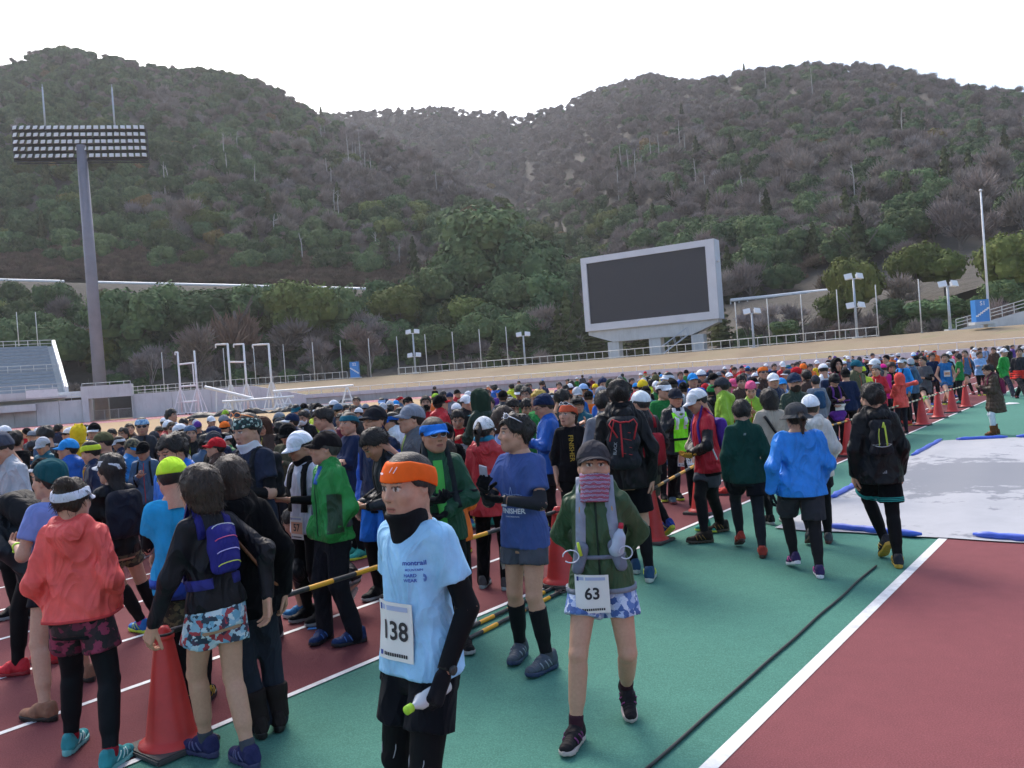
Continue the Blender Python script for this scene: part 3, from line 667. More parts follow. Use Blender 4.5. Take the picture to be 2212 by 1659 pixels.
def branch_tree(seed, h, spread, mat, depth=5, r0=0.16):
    """leafless tree: limbs that fork, as one mesh of tapered tubes"""
    rs = random.Random(seed); mb = MB()
    def grow(p, d, ln, r, k):
        q = p+d*ln; mid = p.lerp(q, 0.5)+Vector((rs.uniform(-1, 1), rs.uniform(-1, 1), 0))*ln*0.05
        mb.tube(p, mid, r, r*0.85, 5 if k > 2 else 3, False); mb.tube(mid, q, r*0.85, r*0.68, 5 if k > 2 else 3, False)
        if k == 0: return
        for _ in range(2 if k > 3 else 3):
            a = Vector((rs.uniform(-1, 1), rs.uniform(-1, 1), rs.uniform(-0.15, 0.5))).normalized()
            nd = (d*1.0+a*spread*rs.uniform(0.6, 1.2)+Vector((0, 0, 0.22))).normalized()
            grow(q if rs.random() < .6 else mid, nd, ln*rs.uniform(0.62, 0.82), max(r*0.6, 0.018), k-1)
    grow(Vector((0, 0, 0)), Vector((rs.uniform(-.06, .06), rs.uniform(-.06, .06), 1)).normalized(), h*0.26, r0, depth)
    return mb.mesh('limbs', mat, True)
def trunk_mesh(h, r, seed):
    mb = MB(); rs = random.Random(seed); pts = [(rs.uniform(-.1, .1)*k*.3, rs.uniform(-.1, .1)*k*.3, -0.5+h*k/4) for k in range(5)]
    mb.path(pts, [r*(1.25-0.2*k) for k in range(5)], 7)
    for _ in range(5):
        a = rs.uniform(0, 6.28); p = Vector(pts[3])*rs.uniform(.7, 1); mb.tube(p, p+Vector((math.cos(a)*h*.4, math.sin(a)*h*.4, h*.45)), r*.45, r*.15, 5, False)
    return mb.mesh('trunk', M['bark'], True)
# crown models, unit trees about 8 m wide
EV = [broad_crown(10+i, 8, 7.0, 24, 150, 0.25, 5.0, M['leaf']) for i in range(4)]
EB = [broad_crown(30+i, 8, 7.4, 24, 150, 0.25, 5.2, M['leaf2']) for i in range(2)]
EA = [broad_crown(40, 7, 6, 16, 70, 0.34, 4.6, M['leaf3'])]
CF = [conifer_crown(50+i, 5.5, 13, 2600, 0.27, M['cedar']) for i in range(2)]
TW = [twig_puff(60+i, 7, 8, 1500, M['twig'], 0.085) for i in range(3)]
TG = [twig_puff(66+i, 6, 8, 1300, M['twig2'], 0.07) for i in range(1)]
SB = [twig_puff(70+i, 5, 4, 1200, M['scrub'], 0.08) for i in range(2)]
TRK = trunk_mesh(5.0, 0.28, 1); TRC = trunk_mesh(9.0, 0.25, 2)
BR = [branch_tree(80+i, 9.0, 0.55, M['twig2'] if i % 2 else M['twig'], 6, 0.15) for i in range(4)]
# ---------------------------------------------------------------- the forest on the upper slopes: one mass of crowns
def bare_prob(x, y):
    if y < 440 and 730 < x < 1545: 
        return 0.9 if x < 1250 else 0.78
    if x > 1330:
        if y > 540 and x < 1810: return 0.75
        if y > 500: return 0.30
        return 0.62 if y < 380 else 0.52
    g = math.exp(-(((x-650)/130)**2+((y-380)/120)**2))+0.7*math.exp(-(((x-430)/150)**2+((y-215)/45)**2))+0.8*math.exp(-(((x-880)/110)**2+((y-560)/60)**2))+0.5*math.exp(-(((x-330)/60)**2+((y-470)/50)**2))
    return 0.05+0.75*min(1, g)
rs = np.random.default_rng(5)
pts = {k: [] for k in ('EV', 'EB', 'EA', 'CF', 'TW', 'TG', 'SB')}
cand = []
N = 60000
xx = rs.uniform(-500, 2650, N); dd_ = np.sqrt(rs.uniform(150**2, 740**2, N)); zz = terrain(xx, dd_)
ya, da = tabx(SKA, xx, 1), tabx(SKA, xx, 2); db = tabx(SKB, xx, 2)
X3 = (xx-CX)/F*dd_/cr
occ = {}
def visible_sky(x, D, z):     # is the ground here hidden behind nearer ground?
    ds = np.linspace(150, D-6, 24); zz_ = terrain(np.full(24, x), ds); el = (zz_-CAMH)/ds
    return (z+9-CAMH)/D > el.max()
trees = []
for i in range(N):
    x, D, z = xx[i], dd_[i], zz[i]
    if z < BT+2.0: continue
    if D > (db[i]+10): continue
    sp_ = 3.3+0.0062*D
    key = (int(X3[i]//sp_), int(D//sp_))
    if any((key[0]+a, key[1]+b) in occ and (occ[(key[0]+a, key[1]+b)][0]-X3[i])**2+(occ[(key[0]+a, key[1]+b)][1]-D)**2 < sp_*sp_ for a in (-1, 0, 1) for b in (-1, 0, 1)): continue
    if not visible_sky(x, D, z): continue
    px_, py_, _ = project((X3[i], D, z+3))
    # the two roads and the cleared strips below them
    yb_ = interp(BENCH_A, px_) if px_ < 1000 else 0
    if px_ < 930 and 190 < D < 214: continue
    if px_ < 930 and D < 204 and project((X3[i], D, z+5.5))[1] < interp(BENCH_A, px_)+6: continue
    occ[key] = (X3[i], D)
    n1 = math.sin(X3[i]*0.045+1.7)*math.cos(D*0.038)+0.6*math.sin(X3[i]*0.11+D*0.07)
    bp = bare_prob(px_, py_)+0.16*n1
    u = rs.uniform()
    if u < bp:
        k = 'TW' if rs.uniform() < 0.88 else 'TG'
        if (px_ > 1560 and py_ > 540): k = 'SB' if rs.uniform() < 0.7 else 'TW'
        if px_ < 930 and 190 < D < 218: k = 'SB'
    else:
        q = rs.uniform(); k = 'EV' if q < 0.82 else ('EB' if q < 0.90 else ('CF' if q < 0.965 else 'EA'))
        if px_ > 1330 and py_ > 330 and q > 0.74: k = 'CF'
    s = rs.uniform(0.80, 1.42)*(0.92 if k in ('EV', 'EB') else 1.0)
    if k == 'CF': s *= 0.8
    if py_ < 300: s *= 0.82
    trees.append((X3[i], D, z, k, s, rs.uniform(0, 6.283), px_, py_))
MODELS = {'EV': EV, 'EB': EB, 'EA': EA, 'CF': CF, 'TW': TW, 'TG': TG, 'SB': SB}
NAMES = {'EV': 'evergreen_tree', 'EB': 'evergreen_tree', 'EA': 'autumn_tree', 'CF': 'conifer_tree', 'TW': 'bare_tree', 'TG': 'bare_tree', 'SB': 'dry_shrub'}
LAB = {'EV': 'dark evergreen tree with rounded leaf clumps on the wooded hillside', 'EB': 'bright olive green tree on the wooded hillside', 'EA': 'yellow brown autumn tree on the wooded hillside',
       'CF': 'pointed dark conifer on the wooded hillside', 'TW': 'leafless purple brown tree on the wooded hillside', 'TG': 'leafless pale grey tree on the wooded hillside', 'SB': 'dry brown shrub on the hillside by the road'}
def tree_obj(k, loc, s, rz, label=None, group=None, model=None, sz=None, sxy=None):
    e = empty(NAMES[k], loc, rz, label or LAB[k], 'shrub' if k == 'SB' else 'tree', group or 'trees on the hillside')
    e.scale = ((sxy or 1)*s, (sxy or 1)*s, s*(sz or 1))
    mobj('crown', model or MODELS[k][int(rz*1000) % len(MODELS[k])], e); mobj('trunk', TRC if k == 'CF' else TRK, e)
    return e
trees.sort(key=lambda a: a[1]/a[4])
near = [a for a in trees if a[1] < 330 and a[3] != 'SB'][:230]; nearset = set(id(a) for a in near)
for a in near: tree_obj(a[3], (a[0], a[1], a[2]-1.8*a[4]), a[4], a[5])
rest = [a for a in trees if id(a) not in nearset]
def forest(key, lst, models, label):
    if not lst: return
    me = bpy.data.meshes.new('forest'); me.vertices.add(len(lst))
    me.vertices.foreach_set('co', np.array([(a[0], a[1], a[2]-2.9*a[4]) for a in lst], np.float32).ravel())
    for nm, vals in (('sc', [a[4] for a in lst]), ('rz', [a[5] for a in lst])):
        at = me.attributes.new(nm, 'FLOAT', 'POINT'); at.data.foreach_set('value', np.array(vals, np.float32))
    o = mobj('forest', me); tag(o, label, 'forest', kind='stuff')
    colx = bpy.data.collections.new('crowns_'+key)
    for mm in models: colx.objects.link(bpy.data.objects.new('crown_model', mm))
    ng = bpy.data.node_groups.new('scatter_'+key, 'GeometryNodeTree')
    ng.interface.new_socket('Geometry', in_out='INPUT', socket_type='NodeSocketGeometry'); ng.interface.new_socket('Geometry', in_out='OUTPUT', socket_type='NodeSocketGeometry')
    nd = ng.nodes; gi = nd.new('NodeGroupInput'); go = nd.new('NodeGroupOutput'); io = nd.new('GeometryNodeInstanceOnPoints'); ci = nd.new('GeometryNodeCollectionInfo')
    ci.inputs['Collection'].default_value = colx; ci.inputs['Separate Children'].default_value = True; ci.inputs['Reset Children'].default_value = True
    a1 = nd.new('GeometryNodeInputNamedAttribute'); a1.data_type = 'FLOAT'; a1.inputs['Name'].default_value = 'sc'
    a2 = nd.new('GeometryNodeInputNamedAttribute'); a2.data_type = 'FLOAT'; a2.inputs['Name'].default_value = 'rz'
    cx = nd.new('ShaderNodeCombineXYZ')
    L = ng.links.new
    L(gi.outputs[0], io.inputs['Points']); L(ci.outputs[0], io.inputs['Instance']); io.inputs['Pick Instance'].default_value = True
    L(a1.outputs[0], io.inputs['Scale']); L(a2.outputs[0], cx.inputs[2]); L(cx.outputs[0], io.inputs['Rotation'])
    L(io.outputs[0], go.inputs[0])
    md = o.modifiers.new('scatter', 'NODES'); md.node_group = ng
FL = {'EV': 'mass of dark evergreen crowns covering the upper hillsides', 'EB': 'brighter green crowns scattered in the hillside forest', 'EA': 'few yellow brown crowns scattered in the hillside forest', 'CF': 'pointed conifer crowns scattered in the hillside forest',
      'TW': 'mass of leafless purple brown crowns covering the ridge', 'TG': 'pale grey leafless crowns scattered in the hillside forest', 'SB': 'dry brown scrub covering the foot of the hill'}
# low scrub between the trees and along the ridges
fx = np.concatenate([rs.uniform(-200, 2400, 16000), rs.uniform(-150, 960, 2600), rs.uniform(1560, 1840, 700)]); fD = np.concatenate([np.sqrt(rs.uniform(160**2, 730**2, 16000)), rs.uniform(207, 224, 2600), rs.uniform(160, 215, 700)]); fz = terrain(fx, fD); fa, fb = tabx(SKA, fx, 2), tabx(SKB, fx, 2)
for i in range(len(fx)):
    if fz[i] < BT+3 or fD[i] > fb[i]+6: continue
    ridge = abs(fD[i]-fa[i]) < 22 or abs(fD[i]-fb[i]) < 30
    if not ridge and i < 16000 and i % 5 > 2: continue
    X = (fx[i]-CX)/F*fD[i]/cr; px_, py_, _ = project((X, fD[i], fz[i]+2))
    if px_ < 930 and (198 < fD[i] < 208 or (fD[i] < 204 and project((X, fD[i], fz[i]+3))[1] < interp(BENCH_A, px_)+4)): continue
    low = (px_ < 1000 and fD[i] < 224) or (1560 < px_ < 1830 and py_ > 530)
    bp = bare_prob(px_, py_)+(0.0 if px_ < 1300 and py_ > 250 and fD[i] < fa[i]+5 else 0.2)
    k = 'SB' if low else ('TW' if rs.uniform() < bp else 'EV')
    rest.append((X, fD[i], fz[i]+(1.0 if k == 'EV' else 1.5), k, rs.uniform(0.45, 0.8)*(1.15 if k == 'SB' else 1.0), rs.uniform(0, 6.28), px_, py_))
for k in pts: forest(k, [a for a in rest if a[3] == k], MODELS[k], FL[k])
# pale dead trunks standing among the trees
for (x, y, h) in ((508, 345, 9), (520, 340, 9), (492, 362, 12), (498, 388, 8), (365, 420, 10), (372, 415, 8), (758, 375, 15), (767, 372, 12), (775, 380, 13), (783, 372, 16), (793, 385, 10), (805, 388, 9), (728, 470, 9), (738, 490, 11), (700, 330, 12), (708, 325, 11), (713, 410, 11), (722, 420, 9),
                  (818, 560, 7), (846, 475, 7), (867, 580, 6), (560, 430, 11), (1340, 380, 13), (1356, 385, 11), (1372, 402, 13), (1384, 392, 10), (1405, 365, 14), (1422, 352, 12), (1334, 430, 11), (1466, 330, 13), (1478, 350, 11), (1500, 420, 12), (1520, 440, 9), (1600, 455, 10), (1636, 500, 9), (1750, 210, 12), (1650, 190, 9), (1836, 450, 11), (1940, 300, 9), (1100, 300, 8), (945, 420, 8), (960, 500, 7), (660, 570, 8), (600, 520, 7)):
    lo, hi = 150.0, 700.0; best = None; d = ray(x, y)
    for D in np.arange(150, 720, 3.0):
        t_ = D/d.y; z = CAMH+d.z*t_; X = d.x*t_; xc = CX+F*X/D*cr
        if z < float(terrain(np.array([xc]), np.array([D]))[0]): best = (X, D, z); break
    if not best: continue
    mb = MB(); rr3 = random.Random(x); tip = Vector((rr3.uniform(-.5, .5), 0, h*0.85)); mb.path([(0, 0, -2), (rr3.uniform(-.1, .1), 0, h*.5), tip], [0.17, 0.14, 0.06], 5)
    for _ in range(3):
        p = tip*rr3.uniform(.5, .9); mb.tube(p, p+Vector((rr3.uniform(-1.2, 1.2), rr3.uniform(-1, 1), rr3.uniform(.3, 1.2))), 0.07, 0.03, 4, False)
    o = mb.build('dead_trunk', M['deadwood']); o.location = (best[0], best[1]-3.0, best[2]+1.0)
    tag(o, 'pale bare dead trunk standing among the trees on the hillside', 'dead tree', 'dead trunks on the hillside')

# ---------------------------------------------------------------- trees and shrubs at the foot of the hill, one by one: x, y of the foot, y of the top, width px, kind, distance
FT = [(130, 800, 690, 130, 'EV', 146, 'dark rounded evergreen tree beside the spectator stand'), (290, 830, 640, 150, 'EV', 150, 'big dark evergreen tree just right of the floodlight tower'), (365, 800, 640, 120, 'EV', 156, 'dark evergreen tree behind the tall pale wall'),
      (470, 800, 655, 150, 'EV', 158, 'broad dark evergreen tree above the white cage posts'), (560, 790, 640, 130, 'EV', 160, 'dense evergreen tree behind the tallest cage post'), (665, 790, 620, 150, 'EB', 152, 'large bright green tree left of the small blue sign'),
      (740, 790, 650, 110, 'EV', 156, 'dark tree directly behind the small blue sign'), (870, 770, 645, 110, 'EB', 160, 'bright green rounded tree above the lamp post with four floodlights'), (955, 760, 610, 130, 'EV', 168, 'dark green tree between two rounded camphor trees'),
      (955, 800, 700, 110, 'EV', 142, 'low domed dark tree behind the bank railing'), (1060, 740, 500, 210, 'EV', 178, 'largest rounded camphor tree rising left of the scoreboard'), (1150, 740, 540, 170, 'EV', 172, 'big rounded camphor tree touching the scoreboard edge'),
      (1020, 720, 545, 150, 'EV', 176, 'rounded camphor tree on the left of the big clump'), (1110, 760, 620, 130, 'EV', 165, 'lower rounded camphor tree in front of the clump'), (1190, 770, 620, 120, 'EV', 160, 'dark evergreen tree just left of the scoreboard frame'),
      (1235, 775, 632, 66, 'CF', 145, 'tall dark cedar beside the scoreboard left edge'), (1215, 790, 668, 60, 'CF', 140, 'dark cedar in front of the taller cedar'), (1135, 795, 728, 60, 'CF', 140, 'small dark cedar behind the bank railing'), (1075, 795, 735, 58, 'CF', 140, 'small conical tree left of the two floodlight lamp post'),
      (1390, 765, 690, 90, 'CF', 138, 'low dark conifer under the scoreboard'), (1290, 780, 700, 80, 'CF', 140, 'dark conifer behind the left scoreboard column'), (1560, 750, 640, 70, 'CF', 128, 'dark cedar at the right end of the scoreboard'), (1480, 760, 690, 80, 'CF', 136, 'dark conifer behind the right scoreboard column'),
      (1855, 735, 560, 110, 'EB', 114, 'bright olive tree with a double dome behind the four floodlight lamp post'), (1815, 730, 640, 90, 'EB', 116, 'lower olive green tree left of the double domed tree'), (1990, 700, 568, 110, 'EB', 118, 'olive green flat topped tree left of the flagpole'), (2050, 700, 590, 90, 'EB', 116, 'olive green tree just left of the flagpole'),
      (2030, 720, 640, 120, 'EV', 108, 'dark evergreen bush under the flat topped olive tree'), (2195, 690, 520, 130, 'EB', 104, 'large olive tree cut by the picture edge right of the flagpole'), (2170, 690, 600, 90, 'EV', 102, 'dark evergreen tree behind the access ramp'), (1930, 725, 660, 70, 'EV', 112, 'small dark evergreen behind the right hand railing'),
      (1700, 745, 690, 70, 'EV', 112, 'low dark evergreen bush right of the scoreboard'), (838, 590, 488, 44, 'CF', 216, 'pointed dark cedar standing alone above the hillside road'), (1880, 600, 515, 50, 'CF', 160, 'green conical cedar above the right hand road'), (640, 480, 400, 90, 'EV', 0, None),
      (20, 800, 690, 110, 'EV', 150, 'dark tree behind the upper seats of the stand'), (430, 830, 720, 100, 'TW', 140, 'leafless brown tree behind the first cage posts'), (330, 830, 740, 90, 'TG', 140, 'leafless grey tree right of the floodlight tower foot'),
      (700, 800, 720, 80, 'TG', 138, 'leafless grey tree left of the small blue sign'), (800, 800, 712, 90, 'TW', 138, 'leafless brown tree right of the small blue sign'), (610, 800, 700, 110, 'TW', 146, 'leafless brown tree right of the tallest cage posts'), (1180, 770, 665, 90, 'TW', 150, 'leafless reddish brown tree left of the cedars'), (840, 760, 690, 90, 'TG', 150, 'leafless grey tree behind the railing gap'),
      (1655, 745, 655, 80, 'TG', 116, 'leafless grey tree right of the scoreboard behind poles'), (1620, 745, 660, 60, 'TG', 118, 'leafless pale tree behind the short lamp post'), (1730, 740, 650, 80, 'TG', 118, 'leafless pale tree left of the olive trees'), (1950, 720, 630, 80, 'TW', 114, 'leafless brown tree between the olive trees'), (520, 800, 690, 110, 'SB', 145, 'yellowish brown shrub mass behind the cage posts')]
for i, (x, yf, yt_, w, k, D, lab) in enumerate(FT):
    if lab is None: continue
    p = at_y(x, yf, D); hgt = (yf-yt_)/F*D*1.02; wid = w/F*D*1.12
    mw, mh = {'CF': (5.5, 13), 'SB': (5, 4), 'TW': (7, 8), 'TG': (7, 8)}.get(k, (8, 8.6))
    p = at_y(x-3, yf, D)
    if p.z > 3.6: 
        zt_ = max(BT-0.2, float(terrain(np.array([float(x)]), np.array([float(D)]))[0]))
        hgt = hgt+(p.z-zt_) if p.z-zt_ > 0 else hgt; p.z = zt_
    e = empty(NAMES[k], p, i*1.7, lab, 'shrub' if k == 'SB' else 'tree', 'trees at the foot of the hill'); e.scale = (wid/mw, wid/mw, hgt/mh)
    if k in ('TW', 'TG'):
        mobj('limbs', BR[i % 4], e)
    mobj('crown', MODELS[k][i % len(MODELS[k])], e); mobj('trunk', TRC if k == 'CF' else TRK, e)
# undergrowth along the foot of the hill: shrubs closing the view behind the railing
ug = []
for i in range(620):
    x = rs.uniform(-60, 2260); D = interp(WD, x)+rs.uniform(24, 60); 
    if 1225 < x < 1600 and D < 143 or (1570 < x < 2180 and D > interp(WD, x)+36): continue
    p = at_y(x, horizon(x), D); z = max(BT-0.1, float(terrain(np.array([x]), np.array([D]))[0]))
    ug.append((p.x, D, z-0.6, 'EV', rs.uniform(0.28, 0.55), rs.uniform(0, 6.28)))
forest('under', [a for i, a in enumerate(ug) if i % 3], EV, 'low dark green undergrowth along the foot of the hill')
forest('under2', [a[:4]+(a[4]*1.5, a[5]) for i, a in enumerate(ug) if not i % 3], TW+SB, 'low leafless undergrowth along the foot of the hill')

# road guard rails on the hillside
def guard(pts, hh, r, label):
    P = [hill_pt(x, D)+Vector((0, 0, 0)) for x, D in pts]
    for p, (x, y, D) in zip(P, hh): p.z = at_y(x, y, D).z
    e = empty('guard_rail', P[0], label=label, cat='guard rail')
    mb = MB(); mb.path([p-P[0] for p in P], r, 6); mb.build('rail', M['white'], e)
    for a, b in zip(P[:-1], P[1:]):
        for k in range(4):
            p = a.lerp(b, k/4)-P[0]; mb = MB(); mb.tube(p, p-Vector((0, 0, 1.6)), 0.12, n=5); mb.build('post', M['rail'], e)
    return e
gp = [(-60, 600), (60, 604), (150, 606), (160, 606.5)]
guard([(x, 203) for x, y in gp], [(x, y, 203) for x, y in gp], 0.36, 'white guard rail on the hillside road left of the floodlight tower')
gp = [(212, 608), (330, 611), (480, 614.5), (500, 615), (600, 618), (700, 620), (790, 622.5), (900, 625)]
guard([(x, 203) for x, y in gp], [(x, y, 203) for x, y in gp], 0.36, 'long white guard rail on the hillside road right of the floodlight tower')
gp = [(1587, 648, 150), (1660, 641, 148), (1740, 632, 146), (1815, 625, 143)]
guard([(x, D) for x, y, D in gp], gp, 0.3, 'white guard rail of the elevated road right of the scoreboard')
gp = [(1895, 642, 140), (1960, 640, 138), (2060, 632, 135)]
guard([(x, D) for x, y, D in gp], gp, 0.22, 'lower white road rail seen between the olive trees')
gp = [(1890, 622, 141), (1960, 610, 138), (2030, 600, 136), (2160, 580, 132)]
guard([(x, D) for x, y, D in gp], gp, 0.24, 'upper white road rail rising behind the flagpole')

# thin morning haze over the whole place
hzm = bpy.data.materials.new('haze_air'); hzm.use_nodes = True; hn = hzm.node_tree; hn.nodes.remove(hn.nodes['Principled BSDF'])
pv = hn.nodes.new('ShaderNodeVolumePrincipled'); pv.inputs['Density'].default_value = 0.00022; pv.inputs['Color'].default_value = (0.90, 0.90, 0.93, 1); pv.inputs['Anisotropy'].default_value = 0.3
hn.links.new(pv.outputs[0], hn.nodes['Material Output'].inputs['Volume'])
mb = MB(); mb.box((0, 380, 129), (3200, 1700, 264)); o = mb.build('haze', hzm); tag(o, kind='stuff')
# ================================================================ people: smooth solids meshed with surface nets
class Field:
    def __init__(s, lo, hi, h):
        s.h = h; s.lo = np.array(lo, np.float32); s.n = np.ceil((np.array(hi)-s.lo)/h).astype(int)+1
        s.v = np.full(s.n, 0.5, np.float32)
        s.ax = [s.lo[i]+h*np.arange(s.n[i], dtype=np.float32) for i in range(3)]
    def block(s, lo, hi):
        a = np.clip(np.floor((np.array(lo)-s.lo)/s.h).astype(int), 0, s.n); b = np.clip(np.ceil((np.array(hi)-s.lo)/s.h).astype(int)+1, 0, s.n)
        if np.any(b <= a): return None
        sl = tuple(slice(a[i], b[i]) for i in range(3))
        X, Y, Z = np.meshgrid(s.ax[0][sl[0]], s.ax[1][sl[1]], s.ax[2][sl[2]], indexing='ij', sparse=False)
        return sl, np.stack([X, Y, Z], -1)
    def merge(s, sl, d, k=0.03, sub=False):
        o = s.v[sl]
        if sub:
            d = -d; hh = np.clip(k-np.abs(o-d), 0, None)/max(k, 1e-6); s.v[sl] = np.maximum(o, d)+hh*hh*k*0.25
        else:
            hh = np.clip(k-np.abs(o-d), 0, None)/max(k, 1e-6); s.v[sl] = np.minimum(o, d)-hh*hh*k*0.25
    def cone(s, a, b, ra, rb, k=0.03, cut0=None, cut1=None, flat=None, sub=False, wr=None):
        a = np.array(a, np.float32); b = np.array(b, np.float32); m_ = max(ra, rb)+k+2*s.h+0.01
        r = s.block(np.minimum(a, b)-m_, np.maximum(a, b)+m_)
        if r is None: return
        sl, P = r; ab = b-a; L2 = float(ab @ ab)+1e-9; q = P-a; t = np.clip(q @ ab/L2, 0, 1)
        w = q-t[..., None]*ab
        if flat is not None:
            f = np.array(flat[0], np.float32); w = w+f*((w @ f)*(1/flat[1]-1))[..., None]
        d = np.sqrt((w*w).sum(-1))-(ra+(rb-ra)*t)
        if flat is not None: d = d*(0.5+0.5*flat[1])
        if cut1 is not None: d = np.maximum(d, (q @ ab)/math.sqrt(L2)-cut1*math.sqrt(L2))
        if cut0 is not None: d = np.maximum(d, cut0*math.sqrt(L2)-(q @ ab)/math.sqrt(L2))
        if wr is not None: d = d+wr(P)
        s.merge(sl, d, k, sub)
    def ell(s, c, r, k=0.02, rot=None, sub=False, fn=None):
        c = np.array(c, np.float32); R_ = max(r)+k+2*s.h; b = s.block(c-R_, c+R_)
        if b is None: return
        sl, P = b; q = P-c
        if rot is not None: q = q @ np.array(rot, np.float32)
        q = q/np.array(r, np.float32); l = np.sqrt((q*q).sum(-1)); d = (l-1)*min(r) if max(r)/min(r) < 1.6 else l*(l-1)/np.maximum(np.sqrt(((q/np.array(r, np.float32))**2).sum(-1)), 1e-4)
        if fn is not None: d = fn(P, d)
        s.merge(sl, d, k, sub)
    def mesh(s):
        v = s.v; S = v < 0; cn = np.zeros(tuple(np.array(v.shape)-1), np.int8)
        offs = [(a, b, c) for a in (0, 1) for b in (0, 1) for c in (0, 1)]; n0, n1, n2 = v.shape
        for a, b, c in offs: cn += S[a:n0-1+a, b:n1-1+b, c:n2-1+c]
        act = (cn > 0) & (cn < 8); I, J, K = np.nonzero(act); n = len(I)
        idx = np.full(act.shape, -1, np.int32); idx[I, J, K] = np.arange(n)
        acc = np.zeros((n, 3), np.float32); num = np.zeros(n, np.float32)
        cv = {o: v[I+o[0], J+o[1], K+o[2]] for o in offs}
        for o in offs:
            for ax in range(3):
                if o[ax]: continue
                p = list(o); p[ax] = 1; p = tuple(p); va, vb = cv[o], cv[p]; m_ = (va < 0) != (vb < 0)
                t = va[m_]/(va[m_]-vb[m_]); e = np.tile(np.array(o, np.float32), (len(t), 1)); e[:, ax] += t
                acc[m_] += e; num[m_] += 1
        V = s.lo+s.h*(np.stack([I, J, K], 1)+acc/np.maximum(num, 1)[:, None])
        Q = []
        for ax in range(3):
            sl0 = [slice(None)]*3; sl1 = [slice(None)]*3; sl0[ax] = slice(0, -1); sl1[ax] = slice(1, None)
            A = S[tuple(sl0)]; B = S[tuple(sl1)]; ch = A != B; i, j, k = np.nonzero(ch); f = A[i, j, k]
            o1, o2 = [(1, 2), (2, 0), (0, 1)][ax]; g = np.stack([i, j, k], 1)
            ok = (g[:, o1] > 0) & (g[:, o2] > 0) & (g[:, o1] < act.shape[o1]) & (g[:, o2] < act.shape[o2]); g = g[ok]; f = f[ok]
            def cell(d1, d2):
                q = g.copy(); q[:, o1] += d1; q[:, o2] += d2; return idx[q[:, 0], q[:, 1], q[:, 2]]
            q = np.stack([cell(-1, -1), cell(0, -1), cell(0, 0), cell(-1, 0)], 1); q[~f] = q[~f][:, ::-1]; Q.append(q)
        Q = np.concatenate(Q); Q = Q[(Q >= 0).all(1)]
        return V, Q
def sdf_wr(amp, seed, f=1.0):
    rs = np.random.default_rng(seed); D_ = rand_unit(rs, 5).astype(np.float32); D_[:, 2] *= 0.55; ph = rs.uniform(0, 6.28, 5); fr = np.array([19, 29, 43, 24, 60], np.float32)*f
    am = np.array([1.1, .9, .4, .9, .18], np.float32)
    def w(P):
        q = P+0.018*np.sin(P[..., [1, 2, 0]]*19+ph[0]); r = 0
        for i in range(5):
            mk = 0.55+0.45*np.sin((P @ D_[(i+2) % 5])*9.0+ph[(i+1) % 5]); r = r+am[i]*mk*((1-np.abs(np.sin((q @ D_[i])*fr[i]+ph[i])))**1.6-0.3)
        return -amp*1.5*r
    return w
# ---------------------------------------------------------------- materials (colour comes from each object)
def cloth_mat(name, rough, bumpscale, bs, crumple=0.0, spec=0.3, sheen=0.0, var=0.16):
    t = NT(name); oi = t.n('ObjectInfo'); v = t.coord('Object')
    nz = t.noise(7, 4, 0.6, vec=v)
    c = t.mix(t.ramp(nz.outputs[0], [(0.3, (0, 0, 0)), (0.7, (1, 1, 1))]), t.mix(1.0, oi.outputs['Color'], (1-var,)*3, 'MULTIPLY'), t.mix(1.0, oi.outputs['Color'], (1+var,)*3, 'MULTIPLY'))
    nm = t.bump(t.noise(bumpscale, 3, 0.6, vec=v).outputs[0], bs, 0.004)
    if crumple:
        cr_ = t.noise(6.0, 2, 0.45, vec=t.scaled(v, (1.0, 1.0, 0.5))); cr_.noise_type = 'RIDGED_MULTIFRACTAL'; cr_.inputs['Offset'].default_value = 1.0; cr_.inputs['Gain'].default_value = 1.5; cr_.inputs['Distortion'].default_value = 0.9
        nm = t.bump(cr_.outputs[0], crumple, 0.045, nm)
    mm = t.out(c, rough, nm, spec=spec)
    if sheen: t.bsdf.inputs['Sheen Weight'].default_value = sheen
    return mm
PM = {'knit': cloth_mat('knit_cloth', 0.9, 420, 0.35, 0.48, 0.08, 0.03), 'nylon': cloth_mat('shell_nylon', 0.5, 300, 0.10, 0.62, 0.22), 'tight': cloth_mat('stretch_tights', 0.7, 500, 0.2, 0.14, 0.14),
      'down': cloth_mat('quilted_down', 0.5, 250, 0.15, 0.6, 0.22), 'hair': None, 'hard': cloth_mat('moulded_rubber', 0.5, 200, 0.1, 0, 0.4, var=.08), 'pack': cloth_mat('pack_fabric', 0.7, 350, 0.3, 0.45, 0.18)}
t = NT('hair_strands'); oi = t.n('ObjectInfo'); v = t.coord('Object'); w = t.noise(46, 4, 0.7, vec=t.scaled(v, (1.5, 1.5, 0.3)))
PM['hair'] = t.out(t.mix(t.ramp(w.outputs[0], [(0.35, (0, 0, 0)), (0.7, (1, 1, 1))]), t.mix(1.0, oi.outputs['Color'], (0.55,)*3, 'MULTIPLY'), t.mix(1.0, oi.outputs['Color'], (1.7,)*3, 'MULTIPLY')), 0.5, t.bump(w.outputs[0], 0.8, 0.012), spec=0.35)
t = NT('skin'); at = t.n('Attribute', attribute_name='Col'); oi = t.n('ObjectInfo'); nz = t.noise(60, 4, 0.6)
PM['skin'] = t.out(t.mix(t.ramp(nz.outputs[0], [(0.35, (0, 0, 0)), (0.7, (0.22, 0.22, 0.22))]), t.mix(1.0, at.outputs['Color'], oi.outputs['Color'], 'MULTIPLY'), (0.30, 0.12, 0.08)), 0.52, t.bump(nz.outputs[0], 0.12, 0.003), spec=0.35)
t.bsdf.inputs['Subsurface Weight'].default_value = 0.0
PM['paper'] = simple('bib_paper', (0.74, 0.73, 0.70), 0.7, 0.04, 6, 'Object')
